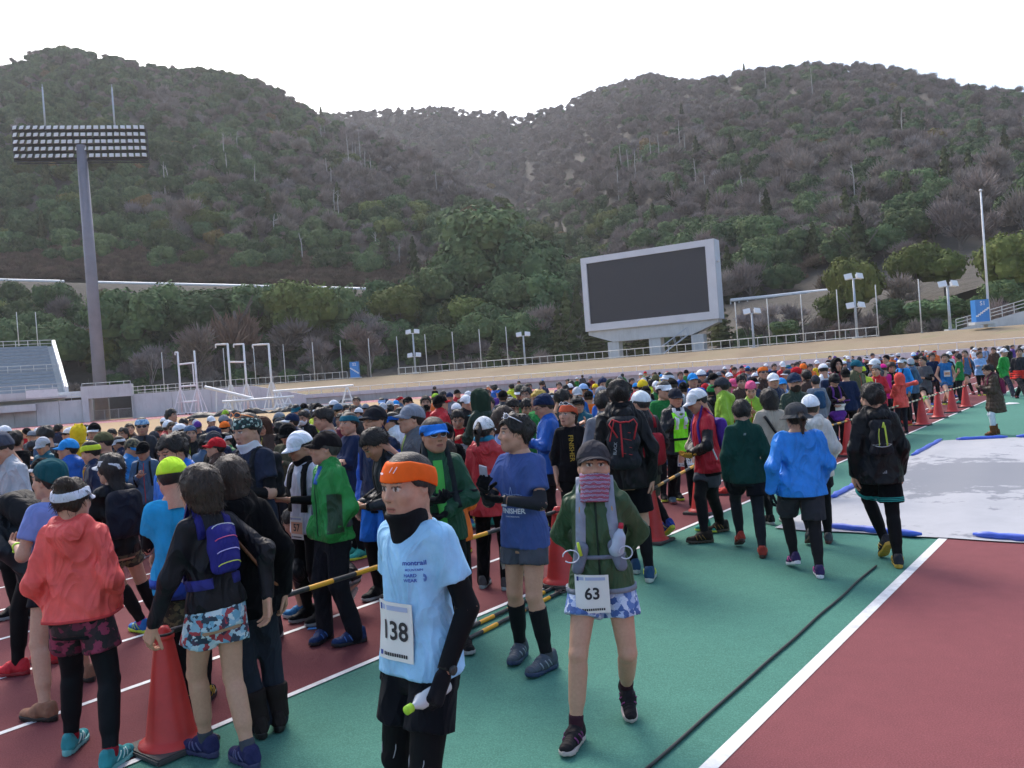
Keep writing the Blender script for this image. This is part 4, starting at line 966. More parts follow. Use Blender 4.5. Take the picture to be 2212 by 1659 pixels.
PM['ink'] = simple('bib_ink', (0.02, 0.02, 0.025), 0.6, 0.1, 6, 'Object')
PM['print'] = cloth_mat('flat_print', 0.7, 300, 0.05, 0, 0.2, var=0.05)
PM['lens'] = simple('sunglass_lens', (0.02, 0.02, 0.025), 0.12, 0.1, 6, 'Object')
PM['bottle'] = cloth_mat('clear_plastic', 0.2, 100, 0.05, 0, 0.5, var=.1)
def pattern_mat(name, cols, scale, warp=1.5):
    t = NT(name); v = t.coord('Object'); nz = t.noise(scale*0.6, 3, 0.6, vec=v); ad = t.n('VectorMath', operation='MULTIPLY_ADD')
    t.l(nz.outputs['Color'], ad.inputs[0]); ad.inputs[1].default_value = (warp/scale,)*3; t.l(v, ad.inputs[2])
    vo = t.n('TexVoronoi'); vo.inputs['Scale'].default_value = scale; t.l(ad.outputs[0], vo.inputs['Vector']); sep = t.n('SeparateColor'); t.l(vo.outputs['Color'], sep.inputs[0])
    c = t.ramp(sep.outputs[0], [(i/len(cols), c) for i, c in enumerate(cols)], 'CONSTANT')
    return t.out(c, 0.7, t.bump(t.noise(16, 4, 0.6, vec=v).outputs[0], 0.5, 0.02))
PM['floral_red'] = pattern_mat('crimson_black_print', [srgb('1a0c14'), srgb('6b1636'), srgb('2a0f1c'), srgb('8c2c4c'), srgb('120a10')], 26, 2.6)
PM['floral_blue'] = pattern_mat('blue_white_red_print', [srgb('b8cdd8'), srgb('6fa3bd'), srgb('2b3a4c'), srgb('a83a44'), srgb('8fb6cc'), srgb('c9d6dc'), srgb('46324a')], 30, 2.6)
PM['camo_blue'] = pattern_mat('blue_white_camouflage', [srgb('c8d2e6'), srgb('5878b4'), srgb('a9b9da'), srgb('42609c')], 34, 2.2)
PM['camo'] = pattern_mat('woodland_camouflage', [srgb('33352a'), srgb('57553d'), srgb('1f211c'), srgb('6c6448')], 34, 2.2)
t = NT('striped_knit_buff'); v = t.coord('Object'); w = t.n('TexWave', wave_type='BANDS', bands_direction='Z'); w.inputs['Scale'].default_value = 14; w.inputs['Distortion'].default_value = 2.5; w.inputs['Detail Scale'].default_value = 3; t.l(v, w.inputs['Vector'])
PM['buff'] = t.out(t.ramp(w.outputs[0], [(0, srgb('8f7a9c')), (.22, srgb('b9aac2')), (.4, srgb('7c2f48')), (.6, srgb('4a5a58')), (.78, srgb('a04a68'))], 'CONSTANT'), .9, t.bump(t.noise(200, 3).outputs[0], .5, .004))
PM['headprint'] = pattern_mat('teal_white_bandana', [srgb('0f2a2c'), srgb('16403c'), srgb('9fb4ac'), srgb('0b1a1c')], 60, 1.5)
PM['bandblue'] = pattern_mat('pale_blue_bandana', [srgb('6f9dc4'), srgb('9fc0d8'), srgb('4a78a8'), srgb('86aed0')], 60, 1.5)
# ---------------------------------------------------------------- meshes from fields
def to_mesh(name, V, Q, mat, col=None):
    me = np_mesh(name, V, Q, mat, True)
    if col is not None:
        at = me.color_attributes.new('Col', 'FLOAT_COLOR', 'POINT'); at.data.foreach_set('color', np.concatenate([col, np.ones((len(col), 1))], 1).astype(np.float32).ravel())
    return me
SKIN = np.array([0.52, 0.30, 0.205]); LIP = np.array([0.40, 0.15, 0.12]); DARK = np.array([0.012, 0.010, 0.009]); EYEW = np.array([0.55, 0.52, 0.48])
def cranium(P, infl=0.0):
    q = (P-np.array([0, -0.012, 0.022], np.float32))/np.array([0.077+infl, 0.098+infl, 0.098+infl], np.float32)
    return (np.sqrt((q*q).sum(-1))-1)*0.085
HEADS = {}
def head_model(h, kind=0):
    """head in its own frame: y forward, z up, chin -0.115, crown +0.12"""
    if (h, kind) in HEADS: return HEADS[(h, kind)]
    f = Field((-0.11, -0.135, -0.20), (0.11, 0.145, 0.14), h)
    jw = (0.056, 0.060, 0.050)[kind % 3]
    f.ell((0, -0.012, 0.022), (0.077, 0.098, 0.098), 0.01)
    f.ell((0, 0.018, -0.035), (0.066, 0.078, 0.070), 0.03); f.ell((0, 0.034, -0.072), (jw*0.80, 0.052, 0.040), 0.03)
    f.cone((-0.05, 0.0, -0.055), (-0.018, 0.064, -0.094), 0.022, 0.016, 0.03); f.cone((0.05, 0.0, -0.055), (0.018, 0.064, -0.094), 0.022, 0.016, 0.03)
    f.ell((0.042, 0.062, -0.022), (0.024, 0.022, 0.022), 0.02); f.ell((-0.042, 0.062, -0.022), (0.024, 0.022, 0.022), 0.02)
    f.cone((-0.038, 0.076, 0.030), (0.038, 0.076, 0.030), 0.013, 0.013, 0.02)
    for s in (-1, 1): f.ell((s*0.031, 0.095, 0.012), (0.018, 0.013, 0.011), 0.012, sub=True)
    for s in (-1, 1): f.ell((s*0.031, 0.076, 0.010), (0.016, 0.014, 0.012), 0.006)
    f.cone((0, 0.088, 0.018), (0, 0.106, -0.022), 0.007, 0.012, 0.010); f.cone((-0.011, 0.096, -0.028), (0.011, 0.096, -0.028), 0.008, 0.008, 0.008)
    f.cone((-0.017, 0.086, -0.060), (0.017, 0.086, -0.060), 0.0065, 0.0065, 0.008); f.cone((-0.014, 0.084, -0.070), (0.014, 0.084, -0.070), 0.0075, 0.0075, 0.008)
    for s in (-1, 1):
        f.ell((s*0.079, -0.008, 0.000), (0.009, 0.019, 0.032), 0.008); f.ell((s*0.086, -0.004, 0.004), (0.006, 0.010, 0.018), 0.004, sub=True)
    f.cone((0, -0.022, -0.05), (0, -0.030, -0.22), 0.054, 0.058, 0.03)
    V, Q = f.mesh(); C = np.tile(SKIN, (len(V), 1)); x, y, z = V.T; ax_ = np.abs(x)
    C *= (1+0.06*np.sin(x*90+y*60))[:, None]
    ck = np.exp(-(((ax_-0.042)/0.022)**2+((z+0.025)/0.022)**2))*(y > 0.02); C = C*(1-0.28*ck[:, None])+np.array([0.50, 0.20, 0.14])*(0.28*ck[:, None])
    if kind % 3 < 2:
        bd = np.exp(-((z+0.085)/0.035)**2)*(y > -0.02)*0.22; C = C*(1-bd[:, None])+np.array([0.16, 0.12, 0.11])*bd[:, None]
    ue = np.exp(-(((ax_-0.030)/0.02)**2+((z+0.006)/0.008)**2))*(y > 0.04)*0.35+np.exp(-(((ax_-0.026-0.25*(-0.03-z))/0.005)**2))*((z < -0.026) & (z > -0.062) & (y > 0.05))*0.28; C = C*(1-ue[:, None])+np.array([0.26, 0.12, 0.08])*ue[:, None]  # shadow painted under the eyes and along the nose-to-mouth folds
    m_ = (((ax_-0.031)/0.0165)**2+((z-0.009)/0.0068)**2 < 1) & (y > 0.05); C[m_] = EYEW
    m_ = (((ax_-0.030)/0.0075)**2+((z-0.010)/0.0075)**2 < 1) & (y > 0.05); C[m_] = DARK
    m_ = (np.abs(z-0.0165-0.003*np.sin((ax_-0.014)*90)) < 0.003) & (np.abs(ax_-0.031) < 0.018) & (y > 0.05); C[m_] = DARK*2
    m_ = (np.abs(z-0.0335-0.004*np.sin((ax_-0.012)*70)) < 0.0048) & (np.abs(ax_-0.032) < 0.021) & (y > 0.05); C[m_] = DARK*1.6
    m_ = (((x)/0.024)**2+((z+0.065)/0.011)**2 < 1) & (y > 0.07); C[m_] = LIP
    m_ = (np.abs(z+0.065) < 0.0022) & (ax_ < 0.022) & (y > 0.07); C[m_] = LIP*0.3
    m_ = (((ax_-0.0075)/0.0045)**2+((z+0.036)/0.004)**2 < 1) & (y > 0.09); C[m_] = SKIN*0.25
    HEADS[(h, kind)] = (V, Q, C); return V, Q, C
HANDS = {}
def hand_model(h, curl, infl=0.0):
    """right hand: wrist at origin, fingers along +x, palm towards +z, thumb on +y"""
    if (h, curl, infl) in HANDS: return HANDS[(h, curl, infl)]
    f = Field((-0.05, -0.085, -0.05), (0.21, 0.11, 0.12), h)
    c1 = R(curl)
    for i, (y, l, r) in enumerate(((-0.031, 0.056, 0.0078), (-0.011, 0.068, 0.0086), (0.011, 0.072, 0.009), (0.031, 0.065, 0.0086))):
        kn = np.array([0.088 if i else 0.082, y, 0.0]); f.cone((0.0, y*0.62, 0.002), kn, 0.0155+infl, 0.0125+infl, 0.012)
        p = kn; a = 0.0
        for sgm, fr in ((0.46, 0.8), (0.30, 1.1), (0.24, 0.7)):
            a += c1*fr; q = p+l*sgm*1.25*np.array([math.cos(a), 0.04*(i-1.5), math.sin(a)]); f.cone(p, q, r+infl, r*0.93+infl, 0.003); p = q
    p = np.array([0.022, 0.028, 0.006]); a = c1*0.6
    for l, r in ((0.040, 0.0125), (0.034, 0.0105), (0.026, 0.0095)):
        q = p+l*np.array([0.80*math.cos(a*.5), 0.60-0.25*a, 0.18+0.5*a])/1.0; f.cone(p, q, r+infl, r*0.92+infl, 0.004); p = q
    f.cone((-0.045, 0, 0), (0.012, 0, 0), 0.024+infl, 0.024+infl, 0.02, flat=((0, 0, 1), 0.75))
    V, Q = f.mesh(); HANDS[(h, curl, infl)] = (V, Q); return V, Q
def mats(x, y, z, o):
    m_ = Matrix((x, y, z)).transposed().to_4x4(); m_.translation = o; return m_
def apply(mx, V):
    A = np.array(mx); return V @ A[:3, :3].T+A[:3, 3]
def ik(a, b, l1, l2, hint):
    d = b-a; L = d.length
    if L > (l1+l2)*0.995: b = a+d*((l1+l2)*0.995/L); d = b-a; L = d.length
    u = d/L; c = (l1*l1-l2*l2+L*L)/(2*L); hh = math.sqrt(max(0, l1*l1-c*c)); n = hint-u*hint.dot(u)
    n = n.normalized() if n.length > 1e-6 else Vector((0, 1, 0))
    return a+u*c+n*hh, b
ARMS = {'hang': ((0.070, 0.05, -0.515), (0.5, -1, 0.0), 22), 'hang2': ((0.085, -0.02, -0.51), (0.7, -1, 0.0), 25), 'swingf': ((0.07, 0.20, -0.44), (0.5, -1, -0.3), 28), 'swingb': ((0.08, -0.17, -0.46), (0.7, -1, 0.2), 28),
        'pocket': ((0.020, 0.11, -0.465), (0.75, -1, 0), 30), 'behind': ((-0.06, -0.19, -0.42), (1, -0.5, 0), 30), 'phone': ((-0.09, 0.29, -0.17), (0.55, -0.3, -1), 45), 'phone2': ((-0.05, 0.27, -0.24), (0.6, -0.4, -1), 45),
        'cross': ((-0.24, 0.20, -0.22), (1, 0.1, -0.8), 30), 'face': ((-0.10, 0.22, 0.02), (0.8, 0.1, -1), 35), 'up': ((0.02, 0.17, 0.42), (1, 0.2, 0.1), 30), 'lapel': ((-0.10, 0.17, -0.10), (1, 0.0, -0.8), 60), 'waist': ((-0.12, 0.20, -0.34), (1, -0.3, -0.3), 35)}
def pose(H=1.68, wide=1.0, feet=None, lean=0.0, side=0.0, twist=0.0, head=(0, 0), armL='hang', armR='hang', lift=(0, 0), fyaw=(8, -8), drop=0.0, hipo=(0, 0), sit=None, hroll=0.0):
    """joints in the person's own frame: x right, y forward, z up. index 0 = left, 1 = right"""
    s = H/1.70; J = {'s': s, 'w': wide}; X, Y, Z = Vector((1, 0, 0)), Vector((0, 1, 0)), Vector((0, 0, 1))
    J['arms'] = (armL, armR)
    feet = feet or ((-0.10*s, 0.0), (0.10*s, 0.0))
    an = []
    for i in (0, 1):
        yaw = R(fyaw[i]); d = Vector((-math.sin(yaw), math.cos(yaw), 0)); p = Vector((feet[i][0], feet[i][1], 0)); pt = R(lift[i])
        ank = p+d*(-0.0)+Vector((0, 0, 0.085*s+0.17*s*math.sin(pt))) ; an.append((ank, d, p, pt))
    pc = (an[0][2]+an[1][2])/2+Vector((hipo[0], hipo[1], 0)); l1, l2 = 0.425*s, 0.415*s; hz_ = 0.925*s-drop
    if sit is not None: hz_ = sit
    hips = []
    for _ in range(30):
        hips = [Vector((pc.x+sg*0.092*s*wide, pc.y, hz_)) for sg in (-1, 1)]
        if all((hips[i]-an[i][0]).length < (l1+l2)*0.993 for i in (0, 1)): break
        hz_ -= 0.008*s
    J['hip'] = hips; J['knee'] = []; J['ank'] = [a[0] for a in an]; J['foot'] = an
    for i in (0, 1):
        k, b = ik(hips[i], an[i][0], l1, l2, an[i][1]+Vector((0, 0, 0.05))); J['knee'].append(k)
    pel = Vector((pc.x, pc.y, hz_+0.03*s)); J['pel'] = pel
    la, sa, tw = R(lean), R(side), R(twist)
    up = Vector((math.sin(sa), math.sin(la)*math.cos(sa), math.cos(la)*math.cos(sa))).normalized()
    rt = (Matrix.Rotation(-tw, 3, 'Z') @ X); rt = (rt-up*rt.dot(up)).normalized(); fw = up.cross(rt).normalized()
    J['up'], J['rt'], J['fw'] = up, rt, fw
    T = lambda x, y, z: pel+rt*(x*s)+fw*(y*s)+up*(z*s)
    J['T'] = T; J['tmx'] = mats(rt, fw, up, pel)
    J['neck'] = T(0, -0.012, 0.525)
    sh = [T(sg*0.154*wide, -0.012, 0.437) for sg in (-1, 1)]; J['sh'] = sh; J['elb'] = []; J['wri'] = []; J['hmx'] = []; J['curl'] = []
    for i, (sg, spec) in enumerate(((-1, armL), (1, armR))):
        w, hint, curl = ARMS[spec] if isinstance(spec, str) else spec
        wt = sh[i]+rt*(sg*w[0]*s)+fw*(w[1]*s)+up*(w[2]*s); e, wt = ik(sh[i], wt, 0.29*s, 0.255*s, rt*(sg*hint[0])+fw*hint[1]+up*hint[2])
        J['elb'].append(e); J['wri'].append(wt); hx_ = (wt-e).normalized()
        inn = -rt*sg+fw*0.1; pz = (inn-hx_*inn.dot(hx_)); pz = pz.normalized() if pz.length > .1 else fw
        if abs(hx_.z) < 0.75 and spec not in ('behind',): pz = (up*(-1 if spec == 'cross' else 1)*0.9+inn*0.5); pz = (pz-hx_*pz.dot(hx_)).normalized()
        hy = pz.cross(hx_)
        J['hmx'].append((hx_, hy, pz, wt)); J['curl'].append(curl)
    hy_, hp_ = R(head[0]), R(head[1])
    hf = fw*math.cos(hy_)+rt*math.sin(hy_); hr = rt*math.cos(hy_)-fw*math.sin(hy_)
    hu = (Z*0.75+up*0.25).normalized(); hf = (hf-hu*hf.dot(hu)).normalized(); hr = hf.cross(hu).normalized()
    hf2 = hf*math.cos(hp_)+hu*math.sin(hp_); hu2 = hr.cross(hf2).normalized()
    if hroll: q = Matrix.Rotation(R(hroll), 3, hf2); hu2 = q @ hu2; hr = hf2.cross(hu2).normalized()
    hc = J['neck']+(up*0.5+hu*0.5)*(0.094*s)+hf*(0.022*s+max(0, -math.sin(hp_))*0.04*s)
    hs = (0.50+0.50*s)*1.085; J['hs'] = hs
    hm = mats(hr, hf2, hu2, hc+hu2*0.015*s); J['head'] = hm @ Matrix.Scale(hs, 4)
    J['top'] = (hm @ Vector((0, 0, 0.12*hs))).z
    return J
def bounds(J, m_=0.16):
    P = [Vector(p) for k in ('hip', 'knee', 'ank', 'sh', 'elb', 'wri') for p in J[k]]+[J['neck'], J['pel']]
    lo = [min(p[i] for p in P)-m_ for i in range(3)]; hi = [max(p[i] for p in P)+m_ for i in range(3)]; lo[2] = max(lo[2], -0.02); return lo, hi
TORSO = [(-0.16, .152, .110, -.010), (-0.06, .154, .115, -.012), (0.06, .138, .101, -.002), (0.16, .131, .097, .004), (0.30, .147, .108, .004), (0.40, .152, .102, -.004), (0.45, .138, .087, -.012), (0.495, .096, .068, -.016), (0.54, .058, .057, -.014)]
def torso_prim(f, J, infl, z0, z1, k=0.04, loose=0.0, flare=0.0, wr=None, belly=0.0):
    s = J['s']; r = f.block(*[np.array(b) for b in ((J['pel'].x-.5, J['pel'].y-.6, J['pel'].z-.35), (J['pel'].x+.5, J['pel'].y+.6, J['pel'].z+.75))])
    if r is None: return
    sl, P = r; Mi = np.array(J['tmx'].inverted()); q = P @ Mi[:3, :3].T.astype(np.float32)+Mi[:3, 3].astype(np.float32); q = q/s
    z = q[..., 2]; zz_ = [a[0] for a in TORSO]; wd = J['w']
    A = np.interp(z, zz_, [a[1]*wd for a in TORSO]); B = np.interp(z, zz_, [a[2]*(0.4+0.6*wd) for a in TORSO]); cy = np.interp(z, zz_, [a[3] for a in TORSO])
    if loose:
        tgt = np.interp(z, [-0.2, -0.02, 0.12, 0.3], [0.166, 0.163, 0.153, 0.150])*wd; tb = np.interp(z, [-0.2, 0.0, 0.2], [0.130, 0.126, 0.114])*(0.4+0.6*wd); m_ = np.clip((0.40-z)/0.15, 0, 1)*loose; A = A+np.maximum(tgt-A, 0)*m_; B = B+np.maximum(tb-B, 0)*m_
    A = A+infl+flare*np.clip((0.1-z)/0.3, 0, 1); B = B+infl+flare*np.clip((0.1-z)/0.3, 0, 1)+belly*np.exp(-((z-0.06)/0.13)**2)
    n = 2.3; rr = (np.abs(q[..., 0]/A)**n+np.abs((q[..., 1]-cy)/B)**n)**(1/n)
    d = (rr-1)*np.minimum(A, B)*0.95
    if wr is not None: d = d+wr(P)/s
    d = np.maximum(np.maximum(d, z0-z), z-z1)*s
    f.merge(sl, d, k)
def limb(f, a, b, c, r, k=0.03, infl=0.0, upto=2.0, frm=0.0, wr=None):
    """two-segment limb with radii r = (root, joint, end)"""
    if frm < 1: f.cone(a, b, r[0]+infl, r[1]+infl, k, cut0=frm if frm > 0 else None, cut1=upto if upto < 1 else None, wr=wr)
    if upto > 1: f.cone(b, c, r[1]+infl, r[2]+infl, k, cut1=(upto-1) if upto < 2 else None, cut0=(frm-1) if frm > 1 else None, wr=wr)
def leg_calf(f, J, i, infl=0.0, k=0.02, upto=1.0, frm=0.0):
    s = J['s']; kn, an = J['knee'][i], J['ank'][i]; bk = -J['foot'][i][1]
    mid = kn.lerp(an, 0.30)+bk*0.018*s; f.cone(kn, an, 0.051*s+infl, 0.036*s+infl, k, cut0=frm if frm > 0 else None, cut1=upto if upto < 1 else None)
    f.cone(mid.lerp(kn, 0.35), mid.lerp(an, 0.45), 0.051*s+infl, 0.043*s+infl, 0.03, cut0=None)
def body_mesh(J, h=0.015, hh=0.0055, kind=0, hands=(True, True), skin=(1, 1, 1), covered=True, hand_h=0.006):
    s = J['s']; f = Field(*bounds(J), h); w = J['w']; sh = -0.006 if covered else 0.0
    torso_prim(f, J, sh, -0.17, 0.545, 0.03)
    f.cone(J['neck']+J['up']*-0.03, J['head'].translation-J['head'].to_3x3().col[2]*0.06, 0.056*s, 0.054*s, 0.03)
    for i in (0, 1):
        limb(f, J['sh'][i], J['elb'][i], J['wri'][i], (0.048*s*w, 0.040*s, 0.027*s), 0.04, -0.002)
        f.cone(J['hip'][i], J['knee'][i], 0.086*s*w, 0.054*s, 0.05); leg_calf(f, J, i)
        fd = J['foot'][i][1]; f.cone(J['hip'][i].lerp(J['knee'][i], .42)+fd*.014*s, J['hip'][i].lerp(J['knee'][i], .80)+fd*.014*s, 0.058*s, 0.042*s, 0.03); f.ell(J['knee'][i]+fd*.026*s, (.030*s, .028*s, .034*s), 0.02)
        ank, d, p, pt = J['foot'][i]; f.cone(ank-Vector((0, 0, 0.015)), ank+d*0.10*s*math.cos(pt)+Vector((0, 0, -0.045*s-0.10*math.sin(pt))), 0.036*s, 0.026*s, 0.02)
    V, Q = f.mesh(); C = np.tile(SKIN, (len(V), 1)); VV = [V]; QQ = [Q]; CC = [C]; off = len(V)
    hv, hq, hc = head_model(hh, kind); VV.append(apply(J['head'], hv)); QQ.append(hq+off); CC.append(hc); off += len(hv)
    for i in (0, 1):
        if not hands[i] or J['arms'][i] == 'pocket': continue
        v, q = hand_model(hand_h, J['curl'][i]); hx_, hy, hz_, o = J['hmx'][i]; v = v*s
        if i == 0: v = v*np.array([1, -1, 1]); q = q[:, ::-1]
        VV.append(apply(mats(hx_, hy if i == 1 else hy, hz_, o+hx_*0.018*s), v)); QQ.append(q+off); CC.append(np.tile(SKIN*np.array([1.0, .95, .92]), (len(v), 1))); off += len(v)
    return to_mesh('body', np.concatenate(VV), np.concatenate(QQ), PM['skin'], np.concatenate(CC)*np.array(skin))
def glove_mesh(J, i, h=0.006, infl=0.003):
    s = J['s']; v, q = hand_model(h, J['curl'][i], infl); v = v*s
    if i == 0: v = v*np.array([1, -1, 1]); q = q[:, ::-1]
    hx_, hy, hz_, o = J['hmx'][i]; return to_mesh('glove', apply(mats(hx_, hy, hz_, o+hx_*0.018*s), v), q, PM['knit'])
def top_mesh(J, h=0.013, infl=0.012, sleeve=2.0, hem=-0.14, loose=0.8, flare=0.0, amp=0.004, seed=1, hood=None, collar=0.0, mat='nylon', arm=(0.053, 0.047, 0.037), quilt=0.0, zlo=None, belly=0.0, vest=False):
    s = J['s']; w = J['w']; wr = sdf_wr(amp, seed) if amp else None
    if quilt:
        Zc = J['pel'].z
        wr = lambda P: quilt*(np.abs(np.cos(P[..., 2]*math.pi/0.085))*-1.0+0.5)
    f = Field(*bounds(J, 0.20), h)
    torso_prim(f, J, infl, min(hem, -0.16)-0.06, 0.50 if not collar else 0.545, 0.04, loose, flare, wr, belly)
    if hem < 0.02:
        for i in (0, 1): f.cone(J['hip'][i]+Vector((0, 0, .03)), J['hip'][i].lerp(J['knee'][i], 0.6 if hem < -.3 else 0.35), 0.090*s*w+infl*0.8+flare*.5, 0.098*s*w+infl*0.8+flare, 0.06, wr=wr)
    r_ = f.block(f.lo, f.lo+f.h*f.n); Mi = np.array(J['tmx'].inverted(), np.float32); zl = r_[1] @ Mi[2, :3]+Mi[2, 3]; f.v[r_[0]] = np.maximum(f.v[r_[0]], hem*s-zl)
    if not vest:
        for i in (0, 1):
            r = arm; limb(f, J['sh'][i], J['elb'][i], J['wri'][i], (r[0]*s*w, r[1]*s, r[2]*s), 0.05, infl*0.55, sleeve, wr=wr)
    else:
        for i in (0, 1): f.cone(J['T']((-1, 1)[i]*0.10*w, -.012, .47), J['sh'][i], 0.045*s, 0.05*s, 0.03)
    if collar: f.cone(J['neck']-J['up']*0.03, J['neck']+J['up']*(0.01+collar)+J['fw']*0.015, 0.068*s+infl*0.5, 0.066*s+infl*0.4, 0.02)
    if hood == 'down':
        T = J['T']; f.cone(T(-0.075, -0.035, 0.52), T(0.075, -0.035, 0.52), 0.046*s, 0.046*s, 0.04, wr=wr); f.cone(T(-0.05, -0.115, 0.475), T(0.05, -0.115, 0.475), 0.048*s, 0.048*s, 0.05, wr=wr); f.cone(T(0, -0.13, 0.45), T(0, -0.12, 0.36), 0.052*s, 0.03*s, 0.05, wr=wr)
        f.cone(T(-0.085, -0.02, 0.50), T(-0.05, 0.065, 0.50), 0.036*s, 0.028*s, 0.03); f.cone(T(0.085, -0.02, 0.50), T(0.05, 0.065, 0.50), 0.036*s, 0.028*s, 0.03)
    V, Q = f.mesh(); return to_mesh('top', V, Q, PM[mat])
def bottom_mesh(J, h=0.013, kind='tights', infl=None, upto=None, amp=0.003, seed=3, mat=None, waist=0.10):
    s = J['s']; w = J['w']; f = Field(*bounds(J, 0.18), h); wr = sdf_wr(amp, seed) if amp else None
    if kind == 'tights':
        infl = 0.007 if infl is None else infl; upto = 2.0 if upto is None else upto
        torso_prim(f, J, infl, -0.17, waist, 0.03)
        for i in (0, 1):
            f.cone(J['hip'][i], J['knee'][i], 0.088*s*w+infl, 0.055*s+infl, 0.05)
            fd = J['foot'][i][1]; f.cone(J['hip'][i].lerp(J['knee'][i], .42)+fd*.014*s, J['hip'][i].lerp(J['knee'][i], .80)+fd*.014*s, 0.058*s+infl, 0.042*s+infl, 0.03); f.ell(J['knee'][i]+fd*.026*s, (.030*s+infl, .028*s+infl, .034*s+infl), 0.02)
            if upto > 1: leg_calf(f, J, i, infl, 0.02, upto-1)
        mat = mat or 'tight'
    elif kind == 'pants':
        infl = 0.014 if infl is None else infl
        torso_prim(f, J, 0.009, -0.17, waist, 0.03)
        for i in (0, 1):
            f.cone(J['hip'][i], J['knee'][i], 0.094*s*w+infl*.4, 0.066*s+infl, 0.05, wr=wr); f.ell(J['knee'][i]+J['foot'][i][1]*.026*s, (.036*s+infl, .034*s+infl, .040*s+infl), 0.02); f.cone(J['knee'][i], J['ank'][i]-Vector((0, 0, 0.02)), 0.064*s+infl, 0.056*s+infl*0.9, 0.03, wr=wr)
        mat = mat or 'knit'
    else:
        infl = 0.016 if infl is None else infl; upto = 0.55 if upto is None else upto
        torso_prim(f, J, 0.012, -0.15, waist, 0.03)
        for i in (0, 1):
            kn = J['hip'][i].lerp(J['knee'][i], upto); f.cone(J['hip'][i], kn, 0.095*s*w+infl*.4, (0.088+0.008)*s*w+infl*1.1, 0.014, cut1=1.0, wr=wr)
        mat = mat or 'knit'
    V, Q = f.mesh(); return to_mesh('bottoms', V, Q, PM[mat])
def sleeve_mesh(J, i, frm, upto, h=0.012, infl=0.004):
    s = J['s']; w = J['w']; P = [J['sh'][i], J['elb'][i], J['wri'][i]]; m_ = 0.1
    lo = [min(p[k] for p in P)-m_ for k in range(3)]; hi = [max(p[k] for p in P)+m_ for k in range(3)]; f = Field(lo, hi, h)
    limb(f, *P, (0.050*s*w, 0.040*s, 0.029*s), 0.012, infl, upto, frm, wr=sdf_wr(0.0012, 5)); V, Q = f.mesh(); return to_mesh('arm_sleeve', V, Q, PM['tight'])
def sock_mesh(J, i, frm, upto=1.0, h=0.010, infl=0.005):
    P = [J['knee'][i], J['ank'][i]]; lo = [min(p[k] for p in P)-.11 for k in range(3)]; hi = [max(p[k] for p in P)+.11 for k in range(3)]; f = Field(lo, hi, h)
    s = J['s']; kn, an = P; bk = -J['foot'][i][1]; mid = kn.lerp(an, 0.30)+bk*0.018*s; ax_ = (an-kn)
    b0 = kn.lerp(an, frm); f.cone(kn, an, 0.051*s+infl, 0.036*s+infl, 0.02)
    f.cone(mid.lerp(kn, 0.35), mid.lerp(an, 0.45), 0.051*s+infl, 0.043*s+infl, 0.03)
    r = f.block(lo, hi); sl, Pp = r; d = ((Pp-np.array(kn, np.float32)) @ np.array(ax_.normalized(), np.float32)); L = ax_.length
    f.v[sl] = np.maximum(np.maximum(f.v[sl], frm*L-d), d-upto*L-0.02); V, Q = f.mesh(); return to_mesh('sock', V, Q, PM['tight'])
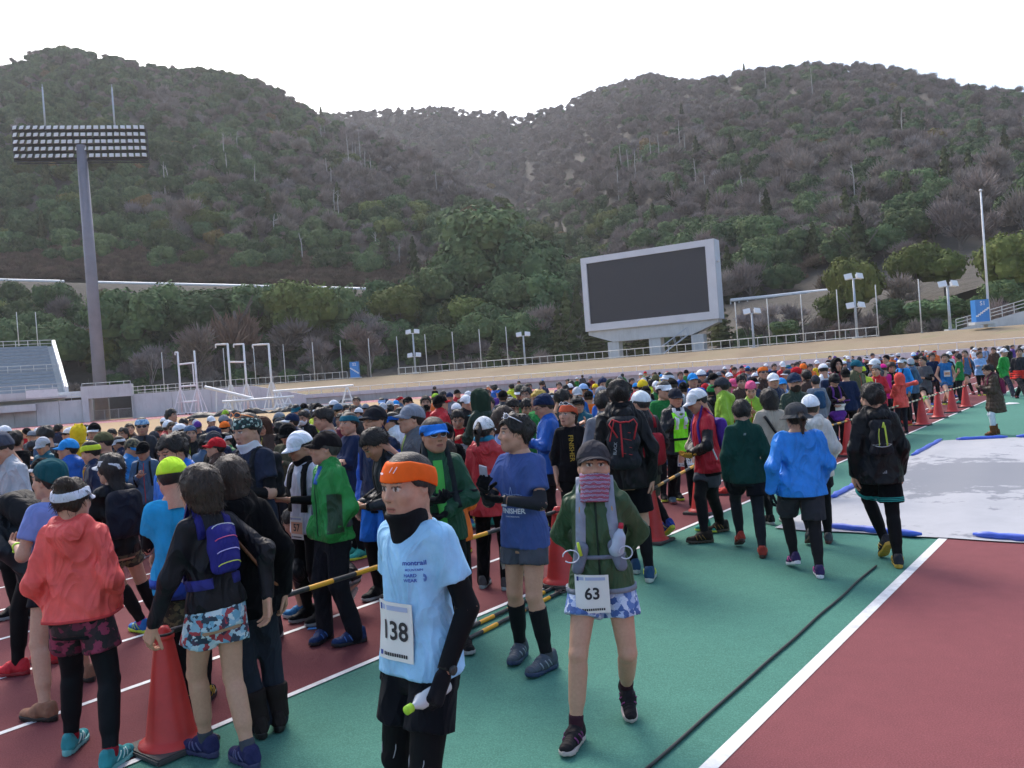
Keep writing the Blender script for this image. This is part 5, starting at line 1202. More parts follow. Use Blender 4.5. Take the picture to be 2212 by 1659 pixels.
# shoes: shared models
def bvh_of(me):
    n = len(me.vertices); co = np.empty(n*3, np.float32); me.vertices.foreach_get('co', co); me.calc_loop_triangles()
    return BVHTree.FromPolygons([tuple(c) for c in co.reshape(-1, 3).tolist()], [tuple(p.vertices) for p in me.polygons])
def shoe_models(h=0.006):
    f = Field((-0.07, -0.11, -0.01), (0.07, 0.23, 0.16), h)
    f.cone((0.004, 0.155, 0.040), (0, 0.05, 0.050), 0.036, 0.040, 0.03, flat=((0, 0, 1), 0.80)); f.cone((0, 0.06, 0.055), (0, -0.035, 0.055), 0.040, 0.036, 0.03); f.cone((0, 0.05, 0.072), (0, -0.005, 0.098), 0.034, 0.036, 0.03); f.cone((0, -0.045, 0.05), (0, -0.05, 0.098), 0.034, 0.028, 0.03)
    r = f.block((-1, -1, -1), (1, 1, 1)); sl, P = r; f.v[sl] = np.maximum(f.v[sl], 0.020-P[..., 2]); f.v[sl] = np.maximum(f.v[sl], P[..., 2]-0.118+0.10*np.clip(P[..., 1]+0.0, -.1, .0))
    V, Q = f.mesh(); up = to_mesh('shoe', V, Q, PM['pack'])
    f = Field((-0.075, -0.12, -0.02), (0.075, 0.24, 0.06), h); r = f.block((-1, -1, -1), (1, 1, 1)); sl, P = r
    y = P[..., 1]; wdt = np.interp(y, [-0.09, -0.07, -0.03, 0.03, 0.10, 0.15, 0.18, 0.198], [0.0, 0.028, 0.036, 0.036, 0.046, 0.044, 0.030, 0.0])
    d = np.abs(P[..., 0]-0.004*np.sin(y*12))-wdt; zt = 0.030+0.010*np.clip(-y/0.09, 0, 1)+0.012*np.clip((y-.13)/.07, 0, 1); zbm = 0.001+0.014*np.clip((y-.13)/.07, 0, 1)
    d = np.maximum(np.maximum(d*0.8, P[..., 2]-zt), zbm+0.004*(np.sin(y*180) > 0.3)*(P[..., 2] < .012)-P[..., 2]); d = np.maximum(np.maximum(d, y-0.197), -0.088-y); f.v[sl] = d
    V, Q = f.mesh(); so = to_mesh('sole', V, Q, PM['hard'])
    mb = MB()
    for k in range(5):
        y = 0.035+0.018*k; z = 0.108-0.011*k-0.0018*k*k*0.3; mb.path([(-0.020, y-.004, z-0.010), (0, y, z+0.003), (0.020, y-.004, z-0.010)], 0.0035, 5)
        mb.path([(-0.020, y-.004, z-0.010), (0, y+0.010, z-.002), (0.020, y+.014, z-0.014)], 0.0030, 5)
    bu = bvh_of(up); out = []
    for sd_ in (-1, 1):
        for y0, y1 in ((0.0, 0.035), (0.04, 0.065), (0.085, 0.10)):
            P = []
            for k in range(6):
                p = Vector((sd_*0.2, y0+(y1-y0)*k/5, 0.040+0.045*k/5)); ht = bu.ray_cast(p, Vector((-sd_, 0, 0)), .3)
                if ht[0] is not None: P.append(ht[0]+Vector((sd_*0.0008, 0, 0)))
            if len(P) > 2: m2 = MB(); m2.path(P, 0.0042, 5); out.append(m2.mesh('side_stripe', PM['hard'], True))
    return (up, so, mb.mesh('laces', PM['knit'], True), *out)
SHOE = shoe_models()
def add_shoes(root, J, cols, laces=None, stripe=None):
    for i in (0, 1):
        ank, d, p, pt = J['foot'][i]; s = J['s']; z = Vector((0, 0, 1)); f_ = d*math.cos(pt)-z*math.sin(pt); u_ = z*math.cos(pt)+d*math.sin(pt)
        base = ank-u_*0.085*s
        if pt == 0: base.z = 0.0
        else:   # keep the toe on the ground
            toe = base+f_*0.165*s; base.z -= toe.z-0.006
        mx = mats(f_.cross(u_), f_, u_, base) @ Matrix.Scale(s*1.05, 4)
        o = mobj('shoe', SHOE[0], root, cols[0], mx); so = mobj('sole', SHOE[1], o, cols[1])
        if laces is not None: mobj('laces', SHOE[2], o, laces); [mobj('side_stripe', z_, o, laces) for z_ in SHOE[3:]]
# ---------------------------------------------------------------- hair and headwear, in the head's frame
HW = {}
def twig_tris_(rs, p, d, ln, wd):
    n = len(p); s_ = np.cross(d, rand_unit(rs, n)); s_ /= np.linalg.norm(s_, axis=1, keepdims=True); s_ = s_*wd; e = p+d*ln[:, None]
    return np.stack([p-s_, p+s_, e+s_*0.2, e-s_*0.2], 1).reshape(-1, 3), np.arange(4*n).reshape(n, 4)
def shell(infl, keep, h=0.007, extra=None, noise=0.0, ns=1.0, lo=(-0.15, -0.18, -0.16), hi=(0.15, 0.17, 0.19)):
    f = Field(lo, hi, h); sl, P = f.block(lo, hi); d = cranium(P, infl)
    if noise: d = d-noise*(np.sin(P[..., 0]*70*ns+P[..., 2]*40)+np.sin(P[..., 1]*95*ns+P[..., 0]*30)+np.sin(P[..., 2]*60*ns+P[..., 1]*50))
    f.v[sl] = d
    if extra: extra(f)
    k = keep(P); f.v[sl] = np.maximum(f.v[sl], k); return f.mesh()
def brim_mesh(l=0.075, z0=0.038, w=0.076, droop=0.020, curve=0.016, back=False):
    V = []; nA, nR = 17, 5
    for s_ in (0, 1):
        for a in range(nA):
            th = R(-78+156*a/(nA-1))
            for r in range(nR):
                u = r/(nR-1); e = l*u*math.cos(th*0.93)**0.7; x = (w+0.010)*math.sin(th)*(1+0.02*u); y = -0.010+(0.098)*math.cos(th)+e
                V.append((x, y, z0+0.006-droop*u-curve*(x/0.08)**2*(0.35+0.65*u)-0.0045*s_))
    Q = []
    for a in range(nA-1):
        for r in range(nR-1):
            i = a*nR+r; Q.append((i, i+1, i+nR+1, i+nR)); j = i+nA*nR; Q.append((j, j+nR, j+nR+1, j+1))
        i = a*nR+nR-1; j = i+nA*nR; Q.append((i, j, j+nR, i+nR))
    V = np.array(V); Q = np.array(Q)
    if back: V = V*np.array([-1, -1, 1])
    return V, Q
def lin(P, pts): return np.interp(P[..., 1], [a for a, b in pts], [b for a, b in pts])
def hw(kind):
    if kind in HW: return HW[kind]
    hairline = [(-0.11, -0.078), (-0.05, -0.060), (-0.022, -0.005), (0.012, 0.008), (0.030, 0.010), (0.062, 0.062), (0.10, 0.070)]
    if kind == 'hair_short': V, Q = shell(0.013, lambda P: lin(P, hairline)-P[..., 2]+0.006*np.sin(P[..., 0]*160), noise=0.0016)
    elif kind == 'hair_low': V, Q = shell(0.0085, lambda P: lin(P, hairline)-P[..., 2]+0.004*np.sin(P[..., 0]*160), noise=0.0009, h=0.006)
    elif kind == 'hair_band': V, Q = shell(0.0125, lambda P: lin(P, hairline)-P[..., 2]+0.006*np.sin(P[..., 0]*160), noise=0.0011)
    elif kind == 'hair_messy': V, Q = shell(0.017, lambda P: lin(P, [(a, b-0.006) for a, b in hairline])-P[..., 2]+0.010*np.sin(P[..., 0]*130), noise=0.0030, ns=0.8)
    elif kind == 'hair_bob':
        V, Q = shell(0.022, lambda P: np.maximum(lin(P, [(-0.13, -0.125), (-0.02, -0.115), (0.030, -0.085), (0.048, 0.030), (0.07, 0.052), (0.11, 0.06)])-P[..., 2], -10), extra=lambda f: (f.cone((0, -0.03, -0.02), (0, -0.04, -0.085), 0.092, 0.085, 0.03), f.cone((0, 0.05, -0.03), (0, 0.05, -0.12), 0.05, 0.05, 0.01, sub=True)), noise=0.0016)
    elif kind == 'hair_long':
        V, Q = shell(0.018, lambda P: np.maximum(lin(P, [(-0.13, -0.42), (0.0, -0.40), (0.015, -0.2), (0.04, 0.0), (0.062, 0.056), (0.11, 0.06)])-P[..., 2], -10), extra=lambda f: (f.cone((0, -0.04, 0.0), (0, -0.085, -0.36), 0.082, 0.050, 0.03, flat=((0, 1, 0), 0.7)), f.cone((0, 0.055, -0.02), (0, 0.06, -0.3), 0.062, 0.062, 0.01, sub=True)), noise=0.0018, lo=(-.15, -.2, -.46))
    elif kind == 'hair_bun': V, Q = shell(0.010, lambda P: lin(P, hairline)-P[..., 2], extra=lambda f: (f.ell((0, -0.075, 0.098), (0.052, 0.045, 0.040), 0.02), f.ell((0.02, -0.09, 0.11), (0.022, 0.02, 0.03), 0.01)), noise=0.0022)
    elif kind == 'hair_pony': V, Q = shell(0.010, lambda P: np.minimum(lin(P, hairline)-P[..., 2], P[..., 1]+0.10), extra=lambda f: (f.cone((0, -0.10, 0.06), (0, -0.15, 0.0), 0.022, 0.030, 0.02), f.cone((0, -0.15, 0.0), (0, -0.145, -0.13), 0.030, 0.012, 0.02)), noise=0.0014)
    elif kind == 'cap':
        V, Q = shell(0.0165, lambda P: 0.030-0.10*(P[..., 1] < 0)*np.minimum(-P[..., 1], .12)*1.6-P[..., 2], h=0.0065, extra=lambda f: f.ell((0, -0.012, 0.130), (0.008, 0.008, 0.006), 0.01))
    elif kind == 'brim': V, Q = brim_mesh()
    elif kind == 'visor':
        V, Q = shell(0.0190, lambda P: np.maximum(np.maximum(0.030+0.25*np.minimum(P[..., 1], 0)-P[..., 2], P[..., 2]-0.078-0.25*np.minimum(P[..., 1], 0)), -(cranium(P, 0.008))), h=0.006)
        v, q = brim_mesh(0.085); Q = np.concatenate([Q, q+len(V)]); V = np.concatenate([V, v])
    elif kind == 'band': V, Q = shell(0.0195, lambda P: np.maximum(0.030+0.28*np.minimum(P[..., 1], 0.02)-P[..., 2], P[..., 2]-0.088-0.28*np.minimum(P[..., 1], 0.02)), h=0.0062)
    elif kind == 'bigband': V, Q = shell(0.0195, lambda P: np.maximum(0.024+0.42*np.minimum(P[..., 1], 0.02)-P[..., 2], P[..., 2]-0.094-0.36*np.minimum(P[..., 1], 0.03)), h=0.0058)
    elif kind == 'beanie': V, Q = shell(0.0185, lambda P: 0.036+0.55*np.minimum(P[..., 1], 0.05)-P[..., 2], extra=lambda f: (f.ell((0, -0.03, 0.09), (0.075, 0.085, 0.055), 0.03)), noise=0.0008, ns=2)
    elif kind == 'bucket':
        V, Q = shell(0.020, lambda P: 0.028-P[..., 2], extra=lambda f: f.ell((0, -0.012, 0.075), (0.088, 0.105, 0.058), 0.03))
        n = 28; v = [((0.092+0.052*u)*math.sin(a), -0.012+(0.112+0.052*u)*math.cos(a), 0.040-0.036*u-0.006*math.sin(3*a)*u-dz) for dz in (0, 0.005) for u in (0, .5, 1) for a in [6.2832*i/n for i in range(n)]]
        q = [(b*3*n+r*n+i, b*3*n+r*n+(i+1) % n, b*3*n+(r+1)*n+(i+1) % n, b*3*n+(r+1)*n+i)[::(1 if b else -1)] for b in (0, 1) for r in (0, 1) for i in range(n)]
        Q = np.concatenate([Q, np.array(q)+len(V)]); V = np.concatenate([V, np.array(v)])
    elif kind == 'hood': V, Q = shell(0.036, lambda P: np.maximum(lin(P, [(-0.2, -0.155), (0.2, -0.155)])-P[..., 2], np.minimum(P[..., 1]-0.075, 0.1)), extra=lambda f: (f.cone((0, -0.03, 0.0), (0, -0.045, -0.15), 0.105, 0.115, 0.04), f.ell((0, 0.11, -0.012), (0.062, 0.10, 0.088), 0.012, sub=True)), noise=0.001, lo=(-.16, -.2, -.18))
    elif kind == 'buff': V, Q = shell(0.0, lambda P: np.maximum(P[..., 2]+0.022+0.25*np.minimum(P[..., 1]-0.06, 0), -0.168-P[..., 2]), extra=lambda f: (f.ell((0, 0.018, -0.040), (0.078, 0.094, 0.078), 0.03), f.cone((0, 0.030, -0.075), (0, -0.02, -0.19), 0.072, 0.092, 0.03, wr=sdf_wr(0.004, 9)), f.ell((0, 0.098, -0.02), (0.018, 0.030, 0.025), 0.02)), lo=(-.15, -.18, -.23), hi=(.15, .17, .1))
    elif kind == 'neckwarm': V, Q = shell(-0.05, lambda P: np.maximum(P[..., 2]+0.082+0.28*np.minimum(P[..., 1]-0.07, 0.0), -0.23-P[..., 2]), extra=lambda f: (f.ell((0, 0.02, -0.075), (0.066, 0.080, 0.055), 0.03), f.cone((0, 0.028, -0.10), (0, -0.015, -0.21), 0.068, 0.098, 0.03, wr=sdf_wr(0.005, 11))), lo=(-.15, -.18, -.25), hi=(.15, .17, .1))
    elif kind == 'mask': V, Q = shell(-0.05, lambda P: np.maximum(np.maximum(P[..., 2]+0.012, -0.108-P[..., 2]), 0.012-P[..., 1]), extra=lambda f: (f.ell((0, 0.018, -0.038), (0.073, 0.086, 0.076), 0.02), f.ell((0, 0.038, -0.075), (0.05, 0.062, 0.045), 0.03), f.ell((0, 0.098, -0.02), (0.018, 0.028, 0.025), 0.02)), lo=(-.12, -.05, -.15), hi=(.12, .16, .08))
    elif kind == 'ears': V, Q = shell(-0.05, lambda P: -P[..., 2]+0.05, extra=lambda f: (f.ell((0.06, 0.0, 0.135), (0.028, 0.018, 0.030), 0.01), f.ell((-0.06, 0.0, 0.135), (0.028, 0.018, 0.030), 0.01)))
    if kind.startswith('hair') and kind not in ('hair_low', 'hair_band'):
        rs_ = np.random.default_rng(3); n = 520; id_ = rs_.integers(0, len(V), n); p = V[id_]; o_ = p-np.array([0, -.012, .0]); o_ /= np.linalg.norm(o_, axis=1, keepdims=True)
        d = np.array([0, -.25, -1.0])+0.7*rand_unit(rs_, n)+o_*0.35; d = d-o_*np.clip((d*o_).sum(1), -9, 0.25)[:, None]; d /= np.linalg.norm(d, axis=1, keepdims=True)
        v, q = twig_tris_(rs_, p+o_*0.0015, d, rs_.uniform(.014, .036, n), 0.0022); Q = np.concatenate([Q, q+len(V)]); V = np.concatenate([V, v])
    mtl = PM['hair'] if kind.startswith('hair') else (PM['tight'] if kind in ('band', 'bigband', 'buff', 'neckwarm', 'mask') else PM['knit'])
    HW[kind] = to_mesh(kind.split('_')[0], V, Q, mtl); return HW[kind]
def glasses_mesh(sun=True):
    mb = MB(); 
    for s in (-1, 1):
        mb.cur = 0; pts = [(s*(0.032+0.027*math.cos(a)), 0.103-0.018*abs(math.cos(a))*(1 if math.cos(a) > 0 else 0.1), 0.008+0.018*math.sin(a)) for a in [6.2832*i/12 for i in range(12)]]
        if sun: mb.add(pts+[(s*0.032, 0.106, 0.008)], [(i, (i+1) % 12, 12) for i in range(12)])
        mb.cur = 1; mb.path(pts+[pts[0]], 0.0024 if sun else 0.0017, 5); mb.path([(s*0.060, 0.085, 0.014), (s*0.076, 0.045, 0.016), (s*0.084, -0.01, 0.014)], 0.0035 if sun else 0.002, 5)
    mb.path([(-0.008, 0.106, 0.012), (0.008, 0.106, 0.012)], 0.0025, 5); return mb.mesh('glasses', [PM['lens'], PM['hard']], True)
GLS = {True: glasses_mesh(True), False: glasses_mesh(False)}
# ---------------------------------------------------------------- packs, straps, bibs, prints
def pack_mesh(J, w=0.13, hgt=0.22, dep=0.075, zc=0.27, off=0.02, h=0.012, slim=False):
    s = J['s']; T = J['T']; lo, hi = bounds(J, 0.3); f = Field(lo, hi, h); y0 = -0.125-off-dep*0.5; wr = sdf_wr(0.003, 21)
    for zz_ in (zc-hgt*0.55, zc, zc+hgt*0.5):
        f.cone(T(-w*0.62, y0, zz_), T(w*0.62, y0, zz_), dep*s*(0.86 if zz_ > zc else 1.0), dep*s*(0.86 if zz_ > zc else 1.0), 0.10, wr=wr)
    f.cone(T(0, y0-dep*0.45, zc-hgt*0.25), T(0, y0-dep*0.35, zc+hgt*0.25), 0.055*s, 0.045*s, 0.06)
    V, Q = f.mesh(); return to_mesh('pack', V, Q, PM['pack'])
def on_surf(bv, p, off, inward):
    """from a point outside the garment, go inwards until it is met"""
    hit = bv.ray_cast(p-inward*0.35, inward, 0.8)
    if hit[0] is None:
        q = bv.find_nearest(p); return q[0]+(-inward)*off
    return hit[0]-inward*off
def ribbon(pts, nrm, w, name, mat, root, col, th=0.006):
    mb = MB(); vs = []; n = len(pts)
    for i in range(n):
        t_ = (pts[min(i+1, n-1)]-pts[max(i-1, 0)]).normalized(); sd_ = t_.cross(nrm[i]).normalized()*w/2
        vs += [pts[i]-sd_-nrm[i]*0.012, pts[i]-sd_*0.9+nrm[i]*th, pts[i]+sd_*0.9+nrm[i]*th, pts[i]+sd_-nrm[i]*0.012]
    mb.add(vs, [(i*4+k, i*4+k+1, (i+1)*4+k+1, (i+1)*4+k) for i in range(n-1) for k in range(3)]+[(3, 2, 1, 0), tuple((n-1)*4+k for k in range(4))])
    return mobj(name, mb.mesh(name, mat, True), root, col)
def strap(root, J, bv, side, col, w=0.045, x0=0.085, x1=0.115, zlow=0.12, name='strap', mat=None):
    T = J['T']; up, fw, rt = J['up'], J['fw'], J['rt']; P = []; N = []
    for k in range(13):
        u = k/12
        if u < 0.62: z = zlow+(0.50-zlow)*u/0.62; x = side*(x1+(x0-x1)*u/0.62); inw = -fw; pt = T(x, 0.25, z)
        elif u < 0.8: a = (u-0.62)/0.18; inw = -(fw*math.cos(a*1.57*1.0)+up*1.2).normalized(); pt = T(side*x0, 0.02-0.06*a, 0.60)
        else: a = (u-0.8)/0.2; inw = fw; pt = T(side*x0, -0.25, 0.48-0.12*a)
        q = on_surf(bv, pt, 0.004, inw); P.append(q); N.append(-inw)
    return ribbon(P, N, w, name, mat or PM['pack'], root, col)
def belt(root, J, bv, z, col, w=0.03, name='belt', half=None, th=0.008):
    T = J['T']; P = []; N = []
    n = 26; a0, a1 = (0, 6.2832) if half is None else half
    for k in range(n+1):
        a = a0+(a1-a0)*k/n; d = (J['rt']*math.sin(a)+J['fw']*math.cos(a)); c = T(0, 0, z); ht = bv.ray_cast(c, d, 0.5); P.append(ht[0]+d*0.004 if ht[0] is not None else c+d*0.17); N.append(d)
    return ribbon(P, N, w, name, PM['pack'], root, col, th)
class Patch:
    """a sheet laid on a garment: maps flat (u, v) to the cloth"""
    def __init__(s, bv, c, right, up, w, h, off=0.006, n=9, stiff=6, inward=None):
        s.w, s.h, s.n = w, h, n; right = right.normalized(); nrm = inward or -(right.cross(up).normalized()); s.nrm = -nrm; s.right, s.up = right, up
        D = np.zeros((n, n)); B = {}
        for i in range(n):
            for j in range(n):
                p = c+right*(w*(i/(n-1)-0.5))+up*(h*(j/(n-1)-0.5))-nrm*0.4; hit = bv.ray_cast(p, nrm, 0.9); D[i, j] = hit[3] if hit[0] is not None else np.nan; B[i, j] = p
        mval = np.nanmean(D) if not np.all(np.isnan(D)) else 0.4; D = np.where(np.isnan(D), mval, D)
        for _ in range(stiff):
            E = np.pad(D, 1, mode='edge'); A = (E[:-2, 1:-1]+E[2:, 1:-1]+E[1:-1, :-2]+E[1:-1, 2:])/4; D = np.minimum(0.5*D+0.5*A, D+0.0)
        s.P = np.array([[np.array(B[i, j]+nrm*(D[i, j]-off)) for j in range(n)] for i in range(n)])
    def at(s, u, v, lift=0.0):
        a = min(max(u/s.w+0.5, 0), 1)*(s.n-1); b = min(max(v/s.h+0.5, 0), 1)*(s.n-1); i = min(int(a), s.n-2); j = min(int(b), s.n-2); a -= i; b -= j
        p = (s.P[i, j]*(1-a)+s.P[i+1, j]*a)*(1-b)+(s.P[i, j+1]*(1-a)+s.P[i+1, j+1]*a)*b; return Vector(p)+s.nrm*lift
    def sheet(s, name, mat, root, col=None, lift=0.0, th=0.002):
        n = s.n; mb = MB(); vs = [Vector(s.P[i, j])+s.nrm*lift for i in range(n) for j in range(n)]; fs = [(i*n+j, (i+1)*n+j, (i+1)*n+j+1, i*n+j+1) for i in range(n-1) for j in range(n-1)]
        mb.add(vs, fs); mb.add([v-s.nrm*th for v in vs], [f[::-1] for f in fs]); return mobj(name, mb.mesh(name, mat, True), root, col)
    def text(s, txt, size, u, v, name, mat, root, col=None, bold=0.0, lift=0.002, sub=1, rot=0):
        me = text_mesh(txt, size, bold); bm = bmesh.new(); bm.from_mesh(me)
        for vx in bm.verts:
            x, y = vx.co.x, vx.co.y
            if rot: x, y = -y*math.sin(rot)+x*math.cos(rot), x*math.sin(rot)+y*math.cos(rot)
            vx.co = s.at(u+x, v+y, lift)
        bm.to_mesh(me); bm.free(); me.materials.clear(); me.materials.append(mat); me.update(); return mobj(name, me, root, col)
    def rect(s, u0, u1, v0, v1, name, mat, root, col=None, lift=0.002):
        n = 6; mb = MB(); vs = [s.at(u0+(u1-u0)*i/n, v0+(v1-v0)*j/n, lift) for i in range(n+1) for j in range(n+1)]
        mb.add(vs, [(i*(n+1)+j, (i+1)*(n+1)+j, (i+1)*(n+1)+j+1, i*(n+1)+j+1) for i in range(n) for j in range(n)]); return mobj(name, mb.mesh(name, mat, True), root, col)
def bib(root, bv, c, right, up, num, w=0.20, h=0.235, size=0.115, orange=False, shift=0.0):
    pt = Patch(bv, c, -right, up, w, h, 0.008, 8, 8)
    if shift: pt.P = pt.P+np.array(up*shift)+np.array(pt.nrm)*0.03
    o = pt.sheet('race_bib', PM['paper'], root)
    if orange: pt.rect(-w*.46, w*.46, -h*.26, h*.26, 'bib_panel', PM['print'], o, srgb('d8a488'), 0.0012)
    pt.text(num, size, 0, 0.0 if not orange else 0.0, 'bib_number', PM['ink'], o, None, 0.0022 if size > .08 else .001, 0.0025)
    pt.rect(-w*.40, w*.40, h*.36, h*.44, 'bib_header', PM['print'], o, srgb('a9b4d0'), 0.0018)
    pt.rect(-w*.44, -w*.38, h*.34, h*.45, 'bib_logo', PM['print'], o, srgb('3a4a8c'), 0.0024)
    for k in range(11): pt.rect(-w*.32+w*.062*k, -w*.32+w*.062*k+w*.045, -h*.43, -h*.37, 'bib_footer', PM['ink'], o, None, 0.0018)
    pt.rect(-w*.45, -w*.37, -h*.44, -h*.36, 'bib_logo', PM['print'], o, srgb('4a5a9c'), 0.002)
    return pt
def place(px_feet=None, D=None, x=None, phi=0.0):
    """ground position of a person from the picture, and the direction they face: 0 = away, 180 = to the camera, 90 = to the right"""
    if px_feet: p = ground(*px_feet)
    else: d = ray(x, horizon(x)); p = Vector((d.x*D/d.y, D, 0))
    return p
def headz(x, y, D): return at_y(x, y, D).z
def local_feet(p, phi, pts):
    """foot pixels -> positions in the person's frame"""
    c, s = math.cos(R(phi)), math.sin(R(phi)); out = []
    for q in pts:
        g = ground(*q)-p; out.append((g.x*c-g.y*s, g.x*s+g.y*c))
    return out
# ================================================================ the people in front, one by one
def rgb(h): return srgb(h)
BLK = srgb('0e0f12'); HAIR = (0.012, 0.010, 0.009); BRN = (0.030, 0.018, 0.012); WHT = (0.72, 0.73, 0.76)
def put(root, J, kind, col, name=None, scale=1.0, dz=0.0, mat=None, brim=None):
    mx = J['head'] @ Matrix.Translation((0, 0, dz)) @ Matrix.Scale(scale, 4); me = hw(kind)
    o = mobj(name or {'hair': 'hair', 'cap': 'cap', 'band': 'headband', 'bigband': 'headband', 'neckwarm': 'neck_warmer', 'buff': 'neck_warmer', 'mask': 'face_mask'}.get(kind.split('_')[0], kind.split('_')[0]), me, root, col, mx)
    if mat:
        o.material_slots[0].link = 'OBJECT'; o.material_slots[0].material = PM[mat]
    if kind == 'cap': mobj('brim', hw('brim'), o, brim or [v*0.85 for v in col[:3]])
    return o
def person(label, feet=None, x=None, D=None, head=None, phi=0.0, skin=(1, 1, 1), wide=1.0, kind=0, ps=None, top=None, bot=None, shoes=None, hair=('hair_short', HAIR), hat=None, gloves=None, group=None, hres=0.0135, extra=None, foot_split=None, hat_h=0.0, wet=None, under=None):
    """feet: pixels of left and right foot (or one pixel); head: pixel of the top of the head"""
    ps = dict(ps or {}); wide *= 0.94
    if feet and len(feet) == 2:
        g = [ground(*q) for q in feet]; p = (g[0]+g[1])/2; ps['feet'] = local_feet(p, phi, feet)
    elif feet: p = ground(*feet[0])
    else: p = place(None, D, x, phi)
    tgt = headz(head[0], head[1], p.y)-hat_h; H = ps.pop('H', None) or tgt
    fixed = 'H0' in ps; H = ps.pop('H0', H)
    for _ in range(4):
        J = pose(H, wide, **ps)
        if fixed: break
        H *= 1+(tgt-J['top'])/max(J['top'], .5)
        H = min(max(H, 1.40), 1.98)
    root = empty('person', p, R(-phi), label, 'person', group or 'people in the crowd')
    hn = [gloves is None, gloves is None]
    fine = p.y < 6.5
    mobj('body', body_mesh(J, h=0.014, hh=0.0048 if fine else 0.0065, kind=kind, hands=hn, skin=skin, hand_h=0.005 if fine else 0.007), root)
    bv = None
    if top:
        t_ = dict(top); t_['infl'] = t_.get('infl', .012)*.8; c = t_.pop('c'); nm = t_.pop('name', 'jacket'); me = top_mesh(J, h=hres, **t_); mobj(nm, me, root, c); bv = bvh_of(me); J['topm'] = me
    if under:
        t_ = dict(under); c = t_.pop('c'); nm = t_.pop('name', 'shirt'); mobj(nm, top_mesh(J, h=hres, **t_), root, c)
    bvb = None
    for b in (bot or []):
        b = dict(b); c = b.pop('c'); nm = b.pop('name', 'trousers'); me = bottom_mesh(J, h=hres, **b); mobj(nm, me, root, c)
        if bvb is None: bvb = bvh_of(me); botm = me
    if gloves is not None:
        for i in (0, 1): mobj('glove', glove_mesh(J, i), root, gloves)
    if shoes: add_shoes(root, J, shoes[:2], shoes[2] if len(shoes) > 2 else None)
    if hair:
        hk = hair[0]
        if hat and hk in ('hair_short', 'hair_messy') and any(a[0] in ('cap', 'beanie', 'bucket', 'hood') for a in hat): hk = 'hair_low'
        elif hat and hk in ('hair_short', 'hair_messy') and any(a[0] in ('band', 'bigband', 'visor') for a in hat): hk = 'hair_band'
        put(root, J, hk, hair[1], 'hair')
    for a in (hat or []): put(root, J, *a)
    if extra: extra(root, J, bv, bvb)
    return root, J, bv
def col_collar(root, J, col, r=0.055):
    pass
def zipper(root, J, bv, col, z0=-0.1, z1=0.5, x=0.0, w=0.012):
    P = []; N = []
    for k in range(12):
        z = z0+(z1-z0)*k/11; P.append(on_surf(bv, J['T'](x, 0.3, z), 0.001, -J['fw'])); N.append(J['fw'])
    ribbon(P, N, w, 'zip', PM['print'], root, col, 0.003)
def backpack(root, J, bv, col, straps=True, **k):
    me = pack_mesh(J, **k); o = mobj('backpack', me, root, col)
    if straps:
        for sd_ in (-1, 1): strap(root, J, bv, sd_, [v*0.8 for v in col], 0.045)
    return o, bvh_of(me)
def surf_path(bv, pts, inward, off=0.004): return [on_surf(bv, p, off, inward) for p in pts]
def cord(root, pts, r, col, name='cord', mat='hard'):
    mb = MB(); mb.path(pts, r, 6); return mobj(name, mb.mesh(name, PM[mat], True), root, col)
def glasses(root, J, col, sun=True, up=0.0, back=0.0):
    mx = J['head'] @ Matrix.Translation((0, -0.004-back, up)) @ Matrix.Rotation(R(28 if up > .03 else 0), 4, 'X'); return mobj('sunglasses' if sun else 'glasses', GLS[sun], root, col, mx)
def watch(root, J, i, col, face=(0.6, 0.62, 0.66)):
    s = J['s']; w = J['wri'][i]; d = (w-J['elb'][i]).normalized(); mb = MB(); n = J['hmx'][i][2]
    mb.tube(w-d*0.03, w-d*0.008, 0.034*s, 0.033*s, 16); o = mobj('watch', mb.mesh('watch', PM['hard'], True), root, col)
    mb = MB(); b = -n; mb.tube(w-d*0.019+b*0.030, w-d*0.019+b*0.041, 0.020, 0.019, 16); mobj('watch_face', mb.mesh('watch_face', PM['hard'], True), o, face)

